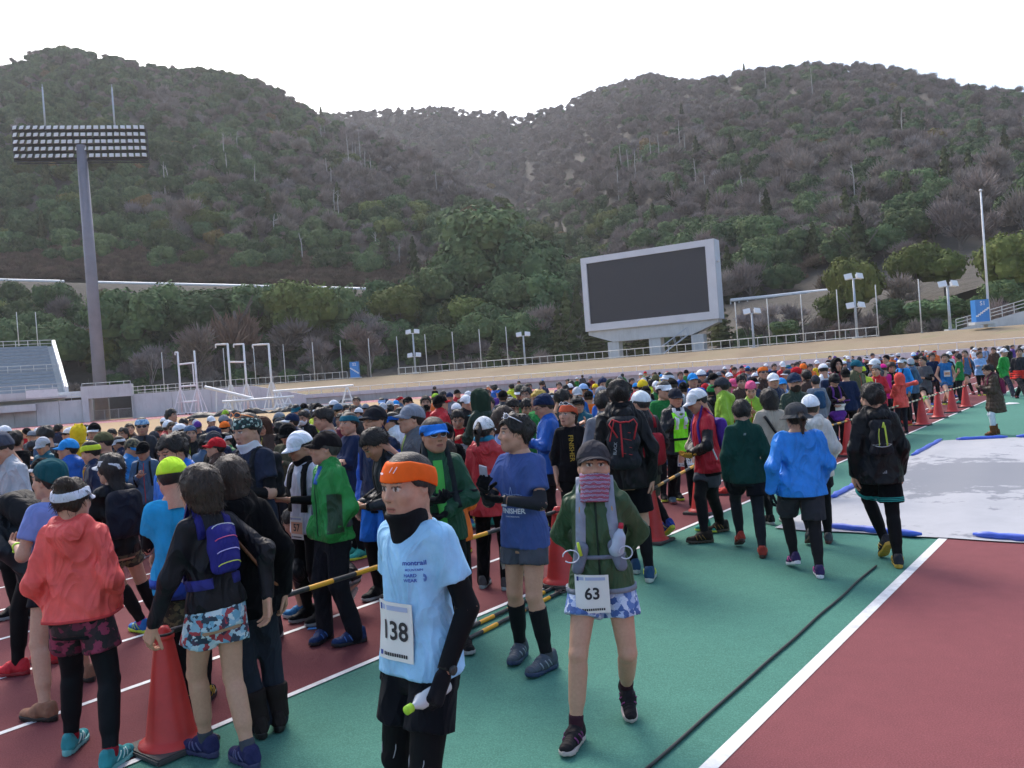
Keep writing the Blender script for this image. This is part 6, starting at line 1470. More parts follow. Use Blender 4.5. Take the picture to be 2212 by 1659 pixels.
# --- 138: orange headband, pale blue T-shirt, walking past
def x138(root, J, bv, bvb):
    T = J['T']; f, r, u = J['fw'], J['rt'], J['up']
    bib(root, bv, T(0.015, 0, 0.085), r, u, '138', 0.205, 0.235, 0.105)
    pt = Patch(bv, T(-0.085, 0, 0.32), -r, u, 0.12, 0.12, 0.0025, 8, 2)
    pt.text('montrail', 0.026, 0, 0.035, 'print', PM['print'], root, srgb('3b51a8'), 0.0006, 0.0012); pt.text('MOUNTAIN', 0.012, 0, 0.008, 'print', PM['print'], root, srgb('4a62b4'), 0.0003, 0.0012)
    pt.text('HARD', 0.018, -0.012, -0.014, 'print', PM['print'], root, srgb('4a62b4'), 0.0005, 0.0012); pt.text('WEAR', 0.018, -0.012, -0.034, 'print', PM['print'], root, srgb('4a62b4'), 0.0005, 0.0012)
    mb = MB(); c = pt.at(0.034, -0.024, 0.0015); 
    for k in range(3): mb.path([c+(r*math.cos(a)+u*math.sin(a))*(0.014-0.004*k) for a in [6.283*i/14 for i in range(15)]], 0.0013, 4)
    mobj('print', mb.mesh('print', PM['print']), root, srgb('4a62b4'))
    for i in (0, 1): mobj('arm_sleeve', sleeve_mesh(J, i, 0.42, 1.97, 0.010, 0.005), root, BLK)
    hm = J['head']; bb = bvh_of(hw('bigband')); inv = Vector((0, -1, 0))
    p2 = Patch(bb, Vector((0.012, 0, 0.055)), Vector((-1, 0, 0)), Vector((0, 0, 1)), 0.14, 0.07, 0.0022, 9, 0, inv)
    o = empty('tmp'); me = p2.text('T', 0.050, -0.02, -0.004, 'headband_letter', PM['print'], root, srgb('f0d8dc'), 0.0006, 0.001); me.matrix_local = hm
    for k, (uu, vv) in enumerate(((0.030, 0.027), (0.046, 0.024))):
        me = p2.text('/', 0.03, uu, vv, 'headband_letter', PM['print'], root, srgb('f0d8dc'), 0.0006, 0.001); me.matrix_local = hm
    bpy.data.objects.remove(o)
    # plastic bottle held upside down in the left hand
    hx_, hy, hz_, w = J['hmx'][0]; c = w+hx_*0.10+hz_*0.035; d = (hy*0.75+hx_*0.55).normalized()
    b = empty('bottle', (0, 0, 0), label='small clear plastic bottle with lime cap held by runner 138', cat='bottle'); b.matrix_world = root.matrix_world @ mats(d.orthogonal().normalized(), d.cross(d.orthogonal().normalized()), d, c)
    mb = MB(); mb.lathe([(0.0, -0.11), (0.028, -0.105), (0.031, -0.06), (0.028, -0.04), (0.031, -0.02), (0.031, 0.05), (0.012, 0.085), (0.012, 0.10)], 14); mobj('flask', mb.mesh('flask', PM['bottle'], True), b, (0.55, 0.58, 0.6))
    mb = MB(); mb.lathe([(0.0, 0.128), (0.018, 0.126), (0.018, 0.098), (0.0, 0.097)], 14); mobj('cap', mb.mesh('cap', PM['hard'], True), b, srgb('a8d838'))
    watch(root, J, 0, BLK, (0.03, 0.03, 0.03))
    for i in (0, 1):     # pale curved seams on the tights
        kn, an = J['knee'][i], J['ank'][i]
        for sg in (-1, 1):
            pts = [J['hip'][i].lerp(kn, 0.75+0.06*k)+Vector((sg*(0.030+0.010*math.sin(k*0.9)), 0.058, 0)) for k in range(5)]; cord(root, pts, 0.0022, (0.35, 0.36, 0.38), 'seam')
person('person in orange headband and pale blue T-shirt with number 138, walking', x=876, D=3.45, head=(870, 983), phi=-143, wide=0.94, ps=dict(feet=((-0.10, 0.16), (0.12, -0.14)), lift=(0, 14), head=(0, -3), armL=((0.07, 0.10, -0.49), (0.5, -1, 0), 62), armR='hang2', twist=2),
       top=dict(c=srgb('9fd0f2'), name='t_shirt', sleeve=0.62, arm=(0.060, 0.068, 0.06), infl=0.010, hem=-0.10, mat='knit', amp=0.004, flare=0.010, loose=1.0), bot=[dict(kind='shorts', c=srgb('15171c'), upto=0.66, name='shorts'), dict(kind='tights', c=srgb('0c0d10'), name='tights')],
       shoes=[(.03, .03, .04), (.3, .3, .3)], hair=('hair_short', (0.02, 0.018, 0.017)), hat=[('bigband', srgb('f0641e')), ('neckwarm', srgb('111216'))], gloves=srgb('1b1c20'), extra=x138, hres=0.011, skin=(1.02, 1, 1))

# --- 63: dark green jacket, hands behind the back
def x63(root, J, bv, bvb):
    T = J['T']; r, u, f = J['rt'], J['up'], J['fw']
    for sd_ in (-1, 1):
        strap(root, J, bv, sd_, srgb('8d94a4'), 0.060, 0.080, 0.105, 0.10, 'vest_strap')
        P = surf_path(bv, [T(sd_*(0.118-0.03*k/9), 0.3, 0.14+0.34*k/9) for k in range(10)], -f, 0.008); cord(root, P, 0.005, srgb('b88a3c'), 'piping')
    zipper(root, J, bv, srgb('1c2a20'), 0.0, 0.50)
    # chest pouches with soft flasks
    for sd_, zc, tilt in ((1, 0.14, 0.5), (-1, 0.15, -0.4)):
        c = on_surf(bv, T(sd_*0.105, 0.3, zc), 0.02, -f); ff = Field(tuple(c-Vector((.14, .14, .14))), tuple(c+Vector((.14, .14, .14))), 0.008); a = c+(u*0.04-r*sd_*0.01); b_ = c-u*0.07+r*sd_*0.02
        ff.cone(a, b_, 0.040, 0.034, 0.02, flat=(tuple(f), 0.75)); V, Q = ff.mesh(); mobj('flask_pouch', to_mesh('flask_pouch', V, Q, PM['pack']), root, srgb('6f7686'))
        if sd_ == -1:
            ff = Field(tuple(c-Vector((.16, .16, .1))), tuple(c+Vector((.16, .16, .2))), 0.008); ff.cone(c+u*0.02, c+u*0.085-r*0.02, 0.045, 0.036, 0.02); ff.cone(c+u*0.10-r*0.02, c+u*0.135-r*0.03, 0.014, 0.014, 0.02); V, Q = ff.mesh(); mobj('soft_flask', to_mesh('soft_flask', V, Q, PM['bottle']), root, srgb('a9b4c6'))
            mb = MB(); p = c+u*0.135-r*0.03; mb.tube(p, p+u*0.03-r*0.006, 0.015, 0.013, 12); mobj('flask_valve', mb.mesh('flask_valve', PM['hard'], True), root, srgb('b8263c'))
        lp = [c+f*0.045+(r*math.cos(a)*0.045*(1 if sd_ > 0 else .8)+u*math.sin(a)*0.035)+r*sd_*0.05+u*0.01 for a in [6.283*i/16 for i in range(15)]]; cord(root, lp, 0.0035, srgb('c2cad8'), 'drink_tube')
    c = on_surf(bv, T(0.10, 0.3, 0.18), 0.05, -f); mb = MB(); mb.tube(c-u*0.03, c+u*0.045+r*0.012, 0.011, 0.008, 10); mobj('gel_tube', mb.mesh('gel_tube', PM['hard'], True), root, srgb('b6cc3a'))
    belt(root, J, bv, -0.070, srgb('7c828e'), 0.028, 'number_belt'); belt(root, J, bv, 0.13, srgb('6f7686'), 0.022, 'sternum_strap', (-1.2, 1.2))
    bib(root, bv, T(0.05, 0.0, 0.0), r, u, '63', 0.19, 0.21, 0.088, shift=-0.07)
person('person in dark green jacket and grey cap with number 63, hands behind back', feet=[(1357, 1541), (1246, 1606)], head=(1236, 961), phi=-172, hat_h=0.012, ps=dict(lift=(26, 0), hipo=(-.05, .0), armL='behind', armR='behind', head=(-8, 10), fyaw=(10, -16), hroll=-3),
       top=dict(c=srgb('3a5238'), hem=-0.085, infl=0.014, amp=0.0045, hood='down', collar=0.03, loose=1.0, mat='nylon'), bot=[dict(kind='shorts', c=(1, 1, 1), mat='camo_blue', upto=0.50, name='shorts', infl=0.02)],
       shoes=[srgb('1d1a1e'), srgb('b9a9a4'), srgb('7a2f6a')], hat=[('cap', srgb('3c3a3e'), None, 1.0, 0.014), ('buff', (1, 1, 1), 'neck_warmer', 1.0, -0.014, 'buff')], hres=0.011, skin=(1.04, 1.02, 1.0), extra=lambda root, J, bv, bvb: (x63(root, J, bv, bvb), [mobj('sock', sock_mesh(J, i, 0.80), root, srgb('3a1f2a')) for i in (0, 1)]))

# --- FINISHER T-shirt, phone in gloved hand
def xfin(root, J, bv, bvb):
    T = J['T']; r, u, f = J['rt'], J['up'], J['fw']
    pt = Patch(bv, T(0.0, 0, 0.19), -r, u, 0.26, 0.26, 0.0025, 12, 1)
    pt.text('FINISHER', 0.050, 0, -0.07, 'print', PM['print'], root, srgb('d6dcea'), 0.0014, 0.0015); pt.text('OSAKA MARATHON', 0.013, 0, -0.108, 'print', PM['print'], root, srgb('c0c8dc'), 0.0003, 0.0015)
    pale = srgb('9fb2d8')
    for pts in ([(0, .10), (.006, .075), (.012, .05), (.006, .02), (.02, -.02)], [(0, .10), (-.006, .075), (-.012, .05), (-.006, .02), (-.022, -.02)], [(-.085, .045), (-.05, .05), (0, .042), (.05, .05), (.085, .04)], [(-.085, .035), (-.05, .03), (0, .032), (.05, .032), (.085, .028)], [(-.06, .05), (-.06, .03)], [(.06, .05), (.06, .03)], [(-.035, .05), (-.035, .03)], [(.035, .048), (.035, .03)]):
        cord(root, [pt.at(a, b, 0.002) for a, b in pts], 0.0014, pale, 'print', 'print')
    for i in (0, 1): mobj('arm_sleeve', sleeve_mesh(J, i, 0.70, 1.86, 0.011, 0.005), root, srgb('2a2b30')); 
    for i in (0, 1): mobj('calf_sleeve', sock_mesh(J, i, 0.20, 0.93), root, srgb('15161a')); mobj('sock', sock_mesh(J, i, 0.90, 1.0, infl=0.007), root, srgb('45464c'))
    hx_, hy, hz_, w = J['hmx'][1]; c = w+hx_*0.11+hz_*0.03; mb = MB(); mb.box(None, (0.145, 0.072, 0.009), mtx=mats(hx_*0.35+u*0.94, (hx_*0.35+u*0.94).cross(hz_).normalized(), hz_, c+u*0.03))
    ph = empty('phone', label='pale grey phone held in a black glove by the runner in blue T-shirt', cat='phone'); ph.matrix_world = root.matrix_world; mobj('case', mb.mesh('case', PM['hard']), ph, srgb('8f93a0'))
    watch(root, J, 0, BLK, srgb('c8ccd6')); glasses(root, J, srgb('c8ccd8'), True, 0.062, 0.012)
    c = T(0.165, 0.02, -0.19); pt = Patch(bvb, T(0.15, 0, -0.22), J['fw'], u, 0.12, 0.16, 0.006, 6, 4); pt.sheet('race_bib', PM['paper'], root); pt.rect(-.05, .05, -.04, .04, 'bib_panel', PM['print'], root, srgb('dca080'), .002)
person('person in blue FINISHER T-shirt with black sleeves holding a phone', feet=[(1184, 1447), (1126, 1420)], head=(1150, 893), phi=-142, hat_h=0.0, wide=0.95, ps=dict(armL=((-0.13, 0.24, -0.22), (0.9, -0.4, -0.6), 50), armR=((-0.05, 0.30, -0.15), (0.6, -0.3, -1), 50), head=(40, 2), fyaw=(-6, 18)),
       top=dict(c=srgb('44588f'), name='t_shirt', sleeve=0.66, arm=(0.058, 0.068, 0.06), infl=0.010, hem=-0.13, mat='knit', amp=0.003, loose=1.0), bot=[dict(kind='shorts', c=srgb('4b4f58'), upto=0.52, name='shorts')],
       shoes=[srgb('4a525c'), srgb('2c3a58'), srgb('8a929c')], hair=('hair_messy', HAIR), gloves=srgb('101114'), hres=0.0115, extra=xfin, skin=(1.0, 0.97, 0.95))

# --- coral jacket, back view
def xcoral(root, J, bv, bvb):
    for i in (0, 1): mobj('sock', sock_mesh(J, i, 0.90, infl=0.009), root, srgb('8a1f2c'))
    belt(root, J, bv, -0.052, srgb('c84444'), 0.014, 'hem')
person('person in coral red jacket and white visor, back turned, beside the cone', feet=[(156, 1622), (241, 1660)], head=(203, 1032), phi=-4, wide=0.98, ps=dict(armL='pocket', armR='pocket', head=(4, -4), fyaw=(4, -10)), top=dict(c=srgb('f0605a'), hem=-0.06, infl=0.018, amp=0.009, hood='down', loose=1.0, flare=0.012, arm=(0.052, 0.048, 0.040)),
       bot=[dict(kind='shorts', c=(1, 1, 1), mat='floral_red', upto=0.56, name='shorts', infl=0.02), dict(kind='tights', c=srgb('14161a'), name='tights')], shoes=[srgb('3a8f96'), srgb('6fb4b4'), srgb('c0e0dc')], hair=('hair_bun', BRN), hat=[('visor', srgb('d8dae8'))], hres=0.0115, extra=xcoral)

# --- bobbed hair, black top, purple running vest, hand on the cone
def xbob(root, J, bv, bvb):
    T = J['T']; o, pb = backpack(root, J, bv, srgb('2c2a78'), True, w=0.085, hgt=0.20, dep=0.035, zc=0.30, off=0.004, h=0.010)
    for k in range(4):
        P = surf_path(pb, [T(0.07*math.cos(a)-0.0, -0.35, 0.20+0.07*k+0.02*math.sin(a)) for a in [i*0.5 for i in range(7)]], J['fw'], 0.004); cord(root, P, 0.003, (srgb('d8dc5a'), srgb('c8b8e8'), srgb('d85a8a'), srgb('c8ccd0'))[k], 'bungee')
    belt(root, J, bv, 0.11, srgb('34347c'), 0.06, 'vest_side', (0.6, 2.6)); belt(root, J, bv, 0.11, srgb('34347c'), 0.06, 'vest_side', (-2.6, -0.6))
    for i in (0, 1): mobj('sock', sock_mesh(J, i, 0.84), root, srgb('45484e'))
person('person with black bob and patterned shorts resting a hand on the cone', feet=[(448, 1632), (540, 1655)], head=(480, 1006), phi=-52, wide=0.92, ps=dict(armL=((0.16, 0.17, -0.49), (0.4, -1, 0), 40), armR='swingb', head=(-16, 0), lean=6, fyaw=(10, -4)), top=dict(c=srgb('17151b'), hem=-0.04, infl=0.008, amp=0.0035, collar=0.03, mat='nylon', loose=0.85),
       bot=[dict(kind='shorts', c=(1, 1, 1), mat='floral_blue', upto=0.50, name='shorts', infl=0.02)], shoes=[srgb('2b2c54'), srgb('3a3a5a'), srgb('5a5a80')], hair=('hair_bob', BRN), hres=0.0115, kind=2, skin=(1.05, 1.0, 0.96), extra=xbob)
# --- black fleece, handbag
def xbag(root, J, bv, bvb):
    T = J['T']; s = J['s']
    P = [T(-0.10, 0.12, 0.42), T(-0.02, 0.14, 0.30)]; P = surf_path(bv, [T(-0.12+0.030*k, -0.3, 0.44-0.05*k) for k in range(10)], J['fw'], 0.012); P.append(T(0.205, -0.05, -0.07)); cord(root, P, 0.010, srgb('8a5638'), 'bag_strap')
    b = empty('handbag', label='tan leather handbag hanging at the hip of the person in black fleece', cat='handbag'); b.matrix_world = root.matrix_world
    c = T(0.235, -0.05, -0.20); ff = Field(tuple(c-Vector((.2, .2, .2))), tuple(c+Vector((.2, .2, .2))), 0.009); fw = J['fw']
    ff.cone(c-fw*0.10-Vector((0, 0, .07)), c+fw*0.10-Vector((0, 0, .07)), 0.055, 0.055, 0.05); ff.cone(c-fw*0.07+Vector((0, 0, .06)), c+fw*0.07+Vector((0, 0, .06)), 0.030, 0.030, 0.09); V, Q = ff.mesh(); mobj('bag_body', to_mesh('bag_body', V, Q, PM['pack']), b, srgb('96603e'))
    cord(b, [c-fw*0.09+Vector((0, 0, .075)), c+Vector((0, 0, .16)), c+fw*0.09+Vector((0, 0, .075))], 0.008, srgb('7a4a30'), 'bag_handle'); cord(b, [c-fw*0.10+Vector((.035, 0, .05)), c+fw*0.10+Vector((.035, 0, .05))], 0.004, srgb('c8a878'), 'bag_zip')
person('person in black fleece and dark jeans with brown handbag, back turned', feet=[(562, 1588), (604, 1572)], head=(508, 988), phi=-25, wide=0.98, ps=dict(armL='pocket', armR='hang2', head=(-10, -6), side=-3, hipo=(-.08, 0)), top=dict(c=srgb('0c0c0f'), hem=-0.20, infl=0.03, amp=0.004, collar=0.05, hood='down', mat='knit', loose=1.0),
       bot=[dict(kind='pants', c=srgb('262a33'), infl=0.006)], shoes=[srgb('241d1c'), srgb('1a1716')], hair=('hair_bob', BRN), hres=0.0125, extra=lambda root, J, bv, bvb: (xbag(root, J, bv, bvb), [mobj('boot_shaft', sock_mesh(J, i, 0.55, infl=0.028), root, srgb('231c1b')) for i in (0, 1)]))
# --- cyan T-shirt, neon cap worn backwards
def xcy(root, J, bv, bvb):
    T = J['T']
    for i in (0, 1): mobj('arm_sleeve', sleeve_mesh(J, i, 0.55, 1.97, 0.012, 0.005), root, BLK)
    me = pack_mesh(J, w=0.10, hgt=0.03, dep=0.05, zc=-0.06, off=0.0); mobj('waist_pack', me, root, srgb('22439c')); belt(root, J, bv, -0.05, srgb('2450b0'), 0.06, 'waist_belt')
    cord(root, [T(0.02, -0.22, -0.02), T(0.06, -0.23, 0.05)], 0.02, srgb('c8d4dc'), 'flask'); mb = MB(); mb.box((0, 0, 0), (0.07, 0.012, 0.11)); o = mobj('energy_packet', mb.mesh('energy_packet', PM['pack']), root, srgb('d8a858')); o.location = T(0.16, -0.14, 0.10)
    for i in (0, 1): mobj('sock_band', sock_mesh(J, i, 0.90, infl=0.008), root, srgb('c8a83a'))
person('person in cyan T-shirt and neon yellow cap with blue waist pack', feet=[(408, 1540), (445, 1518)], head=(437, 986), phi=-18, ps=dict(armL='phone', armR='phone2', head=(-12, -16), hipo=(-.04, 0)), top=dict(c=srgb('2aa2dc'), name='t_shirt', sleeve=0.60, arm=(0.058, 0.066, 0.06), infl=0.010, hem=-0.13, mat='knit', amp=0.003, loose=1.0),
       bot=[dict(kind='shorts', c=(1, 1, 1), mat='camo', upto=0.75, name='shorts'), dict(kind='tights', c=BLK, name='tights')], shoes=[srgb('1c1c1e'), srgb('2a2a2a'), srgb('b08a2a')], hat=[('cap', srgb('c4f03c'))], extra=xcy, hat_h=.01)
# --- light blue T-shirt, teal beanie
person('person in pale blue T-shirt and teal knitted cap wearing sandals', feet=[(100, 1556), (188, 1470)], head=(113, 993), phi=-68, ps=dict(armL='phone2', armR='hang', head=(-8, 0)), top=dict(c=srgb('8092cf'), name='t_shirt', sleeve=0.62, arm=(0.060, 0.068, 0.06), infl=0.011, hem=-0.17, mat='knit', amp=0.003, loose=1.0), bot=[dict(kind='shorts', c=srgb('1c1e24'), upto=0.45, name='shorts')],
       shoes=[srgb('8a6450'), srgb('1f1c1b')], hat=[('beanie', srgb('1e5058'))], hat_h=.02, extra=lambda r, J, bv, b: watch(r, J, 0, srgb('b8e03a'), srgb('b8e03a')))
# --- long dark hair, white visor, black pack
person('person with long dark hair, white visor and black backpack', feet=[(310, 1366), (342, 1352)], head=(262, 978), phi=-50, wide=0.92, ps=dict(head=(-20, 0), armL='phone', armR='phone2', hipo=(-.28, -.1), lift=(0, 0)), top=dict(c=srgb('0e0e12'), hem=-0.12, infl=0.012, amp=0.003, loose=.8), bot=[dict(kind='shorts', c=(1, 1, 1), mat='camo', upto=0.5, name='shorts')], shoes=[srgb('2a6ab0'), srgb('b8d040'), srgb('c0d860')], hair=('hair_long', (0.02, 0.017, 0.016)), hat=[('visor', WHT)], kind=2,
       extra=lambda r, J, bv, b: (backpack(r, J, bv, srgb('1b1e2a'), True, w=0.13, hgt=0.26, dep=0.08, zc=0.26), [mobj('calf_sleeve', sock_mesh(J, i, 0.05, .95), r, BLK) for i in (0, 1)], [mobj('sock', sock_mesh(J, i, 0.9, infl=.008), r, srgb('a8307a')) for i in (0, 1)]))
# --- green windbreaker, black cap
def xgreen(root, J, bv, bvb):
    T = J['T']; zipper(root, J, bv, srgb('1d3a28'), -0.1, 0.46); zipper(root, J, bv, srgb('2a56a8'), 0.36, 0.50, 0.0, 0.07)
    pt = Patch(bv, T(-0.11, 0, 0.13), -J['rt']*0.6-J['fw']*0.8, J['up'], 0.13, 0.30, 0.003, 9, 1); pt.sheet('dark_panel', PM['nylon'], root, srgb('2c4430'), 0.0)
    cord(root, [T(-0.20, -0.05, 0.02), T(-0.22, -0.02, 0.16)], 0.034, srgb('4a525c'), 'flask_pouch')
    c = T(0.19, 0.05, 0.12); mb = MB(); mb.lathe([(0, -.1), (.035, -.09), (.036, .04), (.015, .075), (.015, .085)], 14); o = mobj('water_bottle', mb.mesh('water_bottle', PM['bottle'], True), root, srgb('5a6470')); o.location = c; mb = MB(); mb.lathe([(0, .115), (.02, .112), (.02, .083), (0, .082)], 12); mobj('bottle_cap', mb.mesh('bottle_cap', PM['hard'], True), o, srgb('a6cc3a'))
    pt = Patch(bvb, J['hip'][0].lerp(J['knee'][0], 0.25), (J['rt']*0.7+J['fw']*0.7).cross(J['up'])*-1 if False else J['rt'], Vector((0, 0, 1)), 0.06, 0.05, 0.003, 6, 0)
    cord(root, [pt.at(a, b, .001) for a, b in ((-.02, .008), (-.012, -.008), (0, -.006), (.022, .012))], 0.003, (0.6, 0.6, 0.6), 'swoosh')
person('person in glossy green windbreaker and black cap, hand in trouser pocket', feet=[(770, 1389), (704, 1382)], head=(704, 931), phi=-128, hat_h=.014, ps=dict(armL='pocket', armR='pocket', head=(24, 4), fyaw=(-10, 30)), top=dict(c=srgb('2f8a44'), hem=-0.10, infl=0.018, amp=0.009, collar=0.03, loose=1.0, flare=0.008, arm=(0.057, 0.052, 0.044)), bot=[dict(kind='pants', c=srgb('1b1c22'), infl=0.012, amp=0.005)], shoes=[srgb('20345c'), srgb('191c24'), srgb('3a6ab0')], hat=[('cap', srgb('1d1a1c'))], hair=('hair_short', (0.05, 0.048, 0.046)), skin=(0.98, 0.9, 0.86), extra=xgreen, kind=1)
# --- red jacket, white mesh cap, back view
person('person in red jacket with teal hood lining and white mesh cap', feet=[(1045, 1268), (1096, 1272)], head=(1065, 899), phi=18, wide=0.96, ps=dict(armL='phone2', armR='phone', head=(6, -4)), hat_h=.012, top=dict(c=srgb('b8383f'), hem=-0.20, infl=0.022, amp=0.0045, hood='down', loose=1.0, flare=.01), bot=[dict(kind='pants', c=srgb('0d0e11'), infl=.008)], shoes=[srgb('4a4c4e'), srgb('8a9a9a')], hair=('hair_pony', (0.02, 0.015, 0.013)), hat=[('cap', srgb('d4d8dc'))], kind=2,
       extra=lambda r, J, bv, b: mobj('hood_lining', to_mesh('hood_lining', *(lambda f: (f.cone(J['T'](-.06, -.01, .55), J['T'](.06, -.01, .55), .05, .05, .03), f.cone(J['T'](-.05, -.05, .56), J['T'](.05, -.05, .56), .04, .04, .03), f.mesh())[2])(Field(tuple(J['T'](0, 0, .5)-Vector((.25, .25, .15))), tuple(J['T'](0, 0, .5)+Vector((.25, .25, .25))), .012)), PM['nylon']), r, srgb('1f7898')))
# --- blue visor, white sunglasses, dark green jacket
def xvis(root, J, bv, bvb):
    zipper(root, J, bv, srgb('4aa84a'), 0.0, 0.46, 0.0, 0.075); glasses(root, J, srgb('d0d4da')); belt(root, J, bv, 0.22, srgb('1c2024'), 0.022, 'sternum_strap', (-1.2, 1.2)); watch(root, J, 0, BLK, (.05, .05, .05))
    for sd_ in (-1, 1): strap(root, J, bv, sd_, srgb('20262a'), 0.05)
person('person in dark green jacket, bright blue visor and white sunglasses', x=928, D=6.3, head=(915, 905), phi=165, ps=dict(armL='waist', armR='phone2', head=(-10, 3)), top=dict(c=srgb('1d4a34'), hem=-0.13, infl=0.018, amp=0.004, collar=0.055, loose=1.0), bot=[dict(kind='tights', c=BLK)], shoes=[BLK, (.3, .3, .3)], hair=('hair_messy', HAIR), hat=[('visor', srgb('2a74cc'))], gloves=srgb('17181b'), skin=(0.9, .78, .72), extra=xvis, kind=1)
# --- red T-shirt, number bib
person('person in red T-shirt with black vest straps and race bib, looking down', feet=[(1016, 1137), (997, 1133)], head=(981, 888), phi=170, ps=dict(head=(8, -24), armL='hang', armR='hang', hipo=(0, 0)), top=dict(c=srgb('c2222c'), name='t_shirt', sleeve=0.66, arm=(0.058, 0.068, 0.06), infl=0.010, hem=-0.15, mat='knit', amp=0.003, loose=1.0), bot=[dict(kind='shorts', c=srgb('1d1d22'), upto=0.7, name='shorts'), dict(kind='tights', c=srgb('0d0d10'))], shoes=[srgb('245a96'), srgb('204878'), srgb('b0d040')],
       extra=lambda r, J, bv, b: ([strap(r, J, bv, sd_, srgb('2a2024'), .055) for sd_ in (-1, 1)], [mobj('arm_sleeve', sleeve_mesh(J, i, .6, 1.97), r, BLK) for i in (0, 1)], bib(r, bv, J['T'](0, 0, .16), J['rt'], J['up'], '312', .19, .22, .085)))
# --- black FIN shirt, orange headband
person('person in black shirt with gold vertical letters and orange headband', x=1222, D=9.6, head=(1213, 873), phi=178, wide=.93, ps=dict(head=(40, 3), armL='hang', armR='hang'), top=dict(c=srgb('17171a'), name='shirt', sleeve=1.5, infl=0.010, mat='knit', loose=1.0, amp=.003), bot=[dict(kind='tights', c=BLK)], hair=('hair_pony', BRN), hat=[('bigband', srgb('c8583a'))], kind=2, extra=lambda r, J, bv, b: (Patch(bv, J['T'](0.01, 0, .25), -J['rt'], J['up'], .12, .34, .003, 9, 1).text('FINISHER', .075, 0, 0, 'print', PM['print'], r, srgb('b89a3a'), .001, .002, rot=-math.pi/2), glasses(r, J, srgb('d0d4da'), True, .07)))
# --- grey jacket, back view
person('person in grey jacket with short black hair, back turned', x=1300, D=9.0, head=(1297, 845), phi=6, ps=dict(head=(8, -5), armL='hang', armR='pocket'), top=dict(c=srgb('6c7078'), infl=.02, hem=-.16, loose=1.0, amp=.004, collar=.03), bot=[dict(kind='pants', c=srgb('23252b'))], shoes=[BLK, (.3, .3, .3)])
# --- tall, black jacket, red-trimmed pack
def xred(root, J, bv, bvb):
    T = J['T']; f = J['fw']; o, pb = backpack(root, J, bv, srgb('22262c'), True, w=.115, hgt=.30, dep=.07, zc=.25); red = srgb('b4242c')
    arc = surf_path(pb, [T(0.15*math.sin(a), -.5, 0.24+.24*math.cos(a)) for a in [-1.1+i*.25 for i in range(10)]], f, .006); cord(root, arc, .008, red, 'trim')
    cord(root, surf_path(pb, [T(-.02, -.5, .40-.03*k) for k in range(10)], f, .006), .008, red, 'trim')
    for k in range(4): cord(root, surf_path(pb, [T(-.03+.02*(k % 2), -.5, .34-.06*k), T(.06, -.5, .32-.06*k)], f, .006), .003, red, 'bungee')
    cord(root, surf_path(pb, [T(-.06-.008*k, -.5, .47-.03*k) for k in range(8)], f, .01), .006, red, 'strap_end')
    pt = Patch(pb, T(-.075, 0, .20), J['rt'], J['up'], .06, .24, .004, 8, 1, f); pt.text('BLACK', .04, 0, 0, 'print', PM['print'], root, srgb('9a9ea4'), .0006, .002, rot=math.pi/2-.12)
    for i in (0, 1): mobj('calf_sleeve', sock_mesh(J, i, .12, .93), root, BLK)
person('tall person in black jacket and shorts with red trimmed backpack', feet=[(1372, 1236), (1404, 1254)], head=(1351, 820), phi=4, ps=dict(head=(-6, -2), armL='hang', armR='hang2', hipo=(-.10, 0)), top=dict(c=srgb('101114'), infl=.022, hem=-.16, amp=.0045, loose=1.0, hood='down', collar=.03), bot=[dict(kind='shorts', c=srgb('0c0d10'), upto=.80, name='shorts', infl=.022)], shoes=[srgb('2a4a6a'), srgb('b0b8b0'), srgb('c8d840')], hair=('hair_messy', HAIR), extra=xred)
# --- white cap, dark jacket, red bag
person('person in dark jacket and white cap carrying a red bag behind', feet=[(1424, 1152), (1446, 1163)], head=(1395, 843), phi=-28, hat_h=.012, ps=dict(head=(-14, 0), armL='pocket', armR='pocket', lift=(0, 30), hipo=(-.2, 0)), top=dict(c=srgb('232428'), infl=.02, hem=-.16, amp=.004, loose=1.0, collar=.03), bot=[dict(kind='shorts', c=srgb('56584e'), upto=.95, name='shorts', infl=.02), dict(kind='tights', c=BLK)], shoes=[srgb('2a4a9a'), srgb('c8d040'), srgb('c8d040')], hat=[('cap', srgb('dfe6ea'))], hair=('hair_short', (.03, .028, .027)), skin=(.95, .85, .8),
       extra=lambda r, J, bv, b: (backpack(r, J, bv, srgb('a02430'), True, w=.10, hgt=.22, dep=.07, zc=.14),))
# --- lime vest, number 13
def x13(root, J, bv, bvb):
    T = J['T']; f = J['fw']
    pt = Patch(bv, T(0, 0, .16), -J['rt'], J['up'], .21, .56, .010, 10, 3); pt.sheet('vest', PM['nylon'], root, srgb('8cf02a'), .004, .012); belt(root, J, bv, .06, BLK, .035, 'waist_belt', (-1.3, 1.3), .03)
    for sd_ in (-1, 1):
        P = surf_path(bv, [T(sd_*.06, .3, .50-.05*k) for k in range(7)], -f, .02); ribbon(P, [f]*7, .05, 'towel', PM['knit'], root, WHT, .012)
    bib(root, bvb, T(-.05, 0, -.22), J['rt'], J['up'], '13', .20, .22, .10, True)
person('person in lime green vest and black down jacket with number 13', feet=[(1499, 1097), (1452, 1086)], head=(1493, 836), phi=172, hat_h=.012, ps=dict(head=(-4, -6), armL='lapel', armR='lapel'), top=dict(c=srgb('1d1f25'), infl=.026, quilt=.006, hem=-.16, loose=1.0, mat='down', collar=.03), bot=[dict(kind='pants', c=srgb('0d0e11'), infl=.006)], shoes=[srgb('4a5a66'), srgb('7a3a3a')], hat=[('cap', srgb('2a2c36'))], gloves=srgb('c8c8cc'), skin=(1.05, .8, .75), extra=x13)
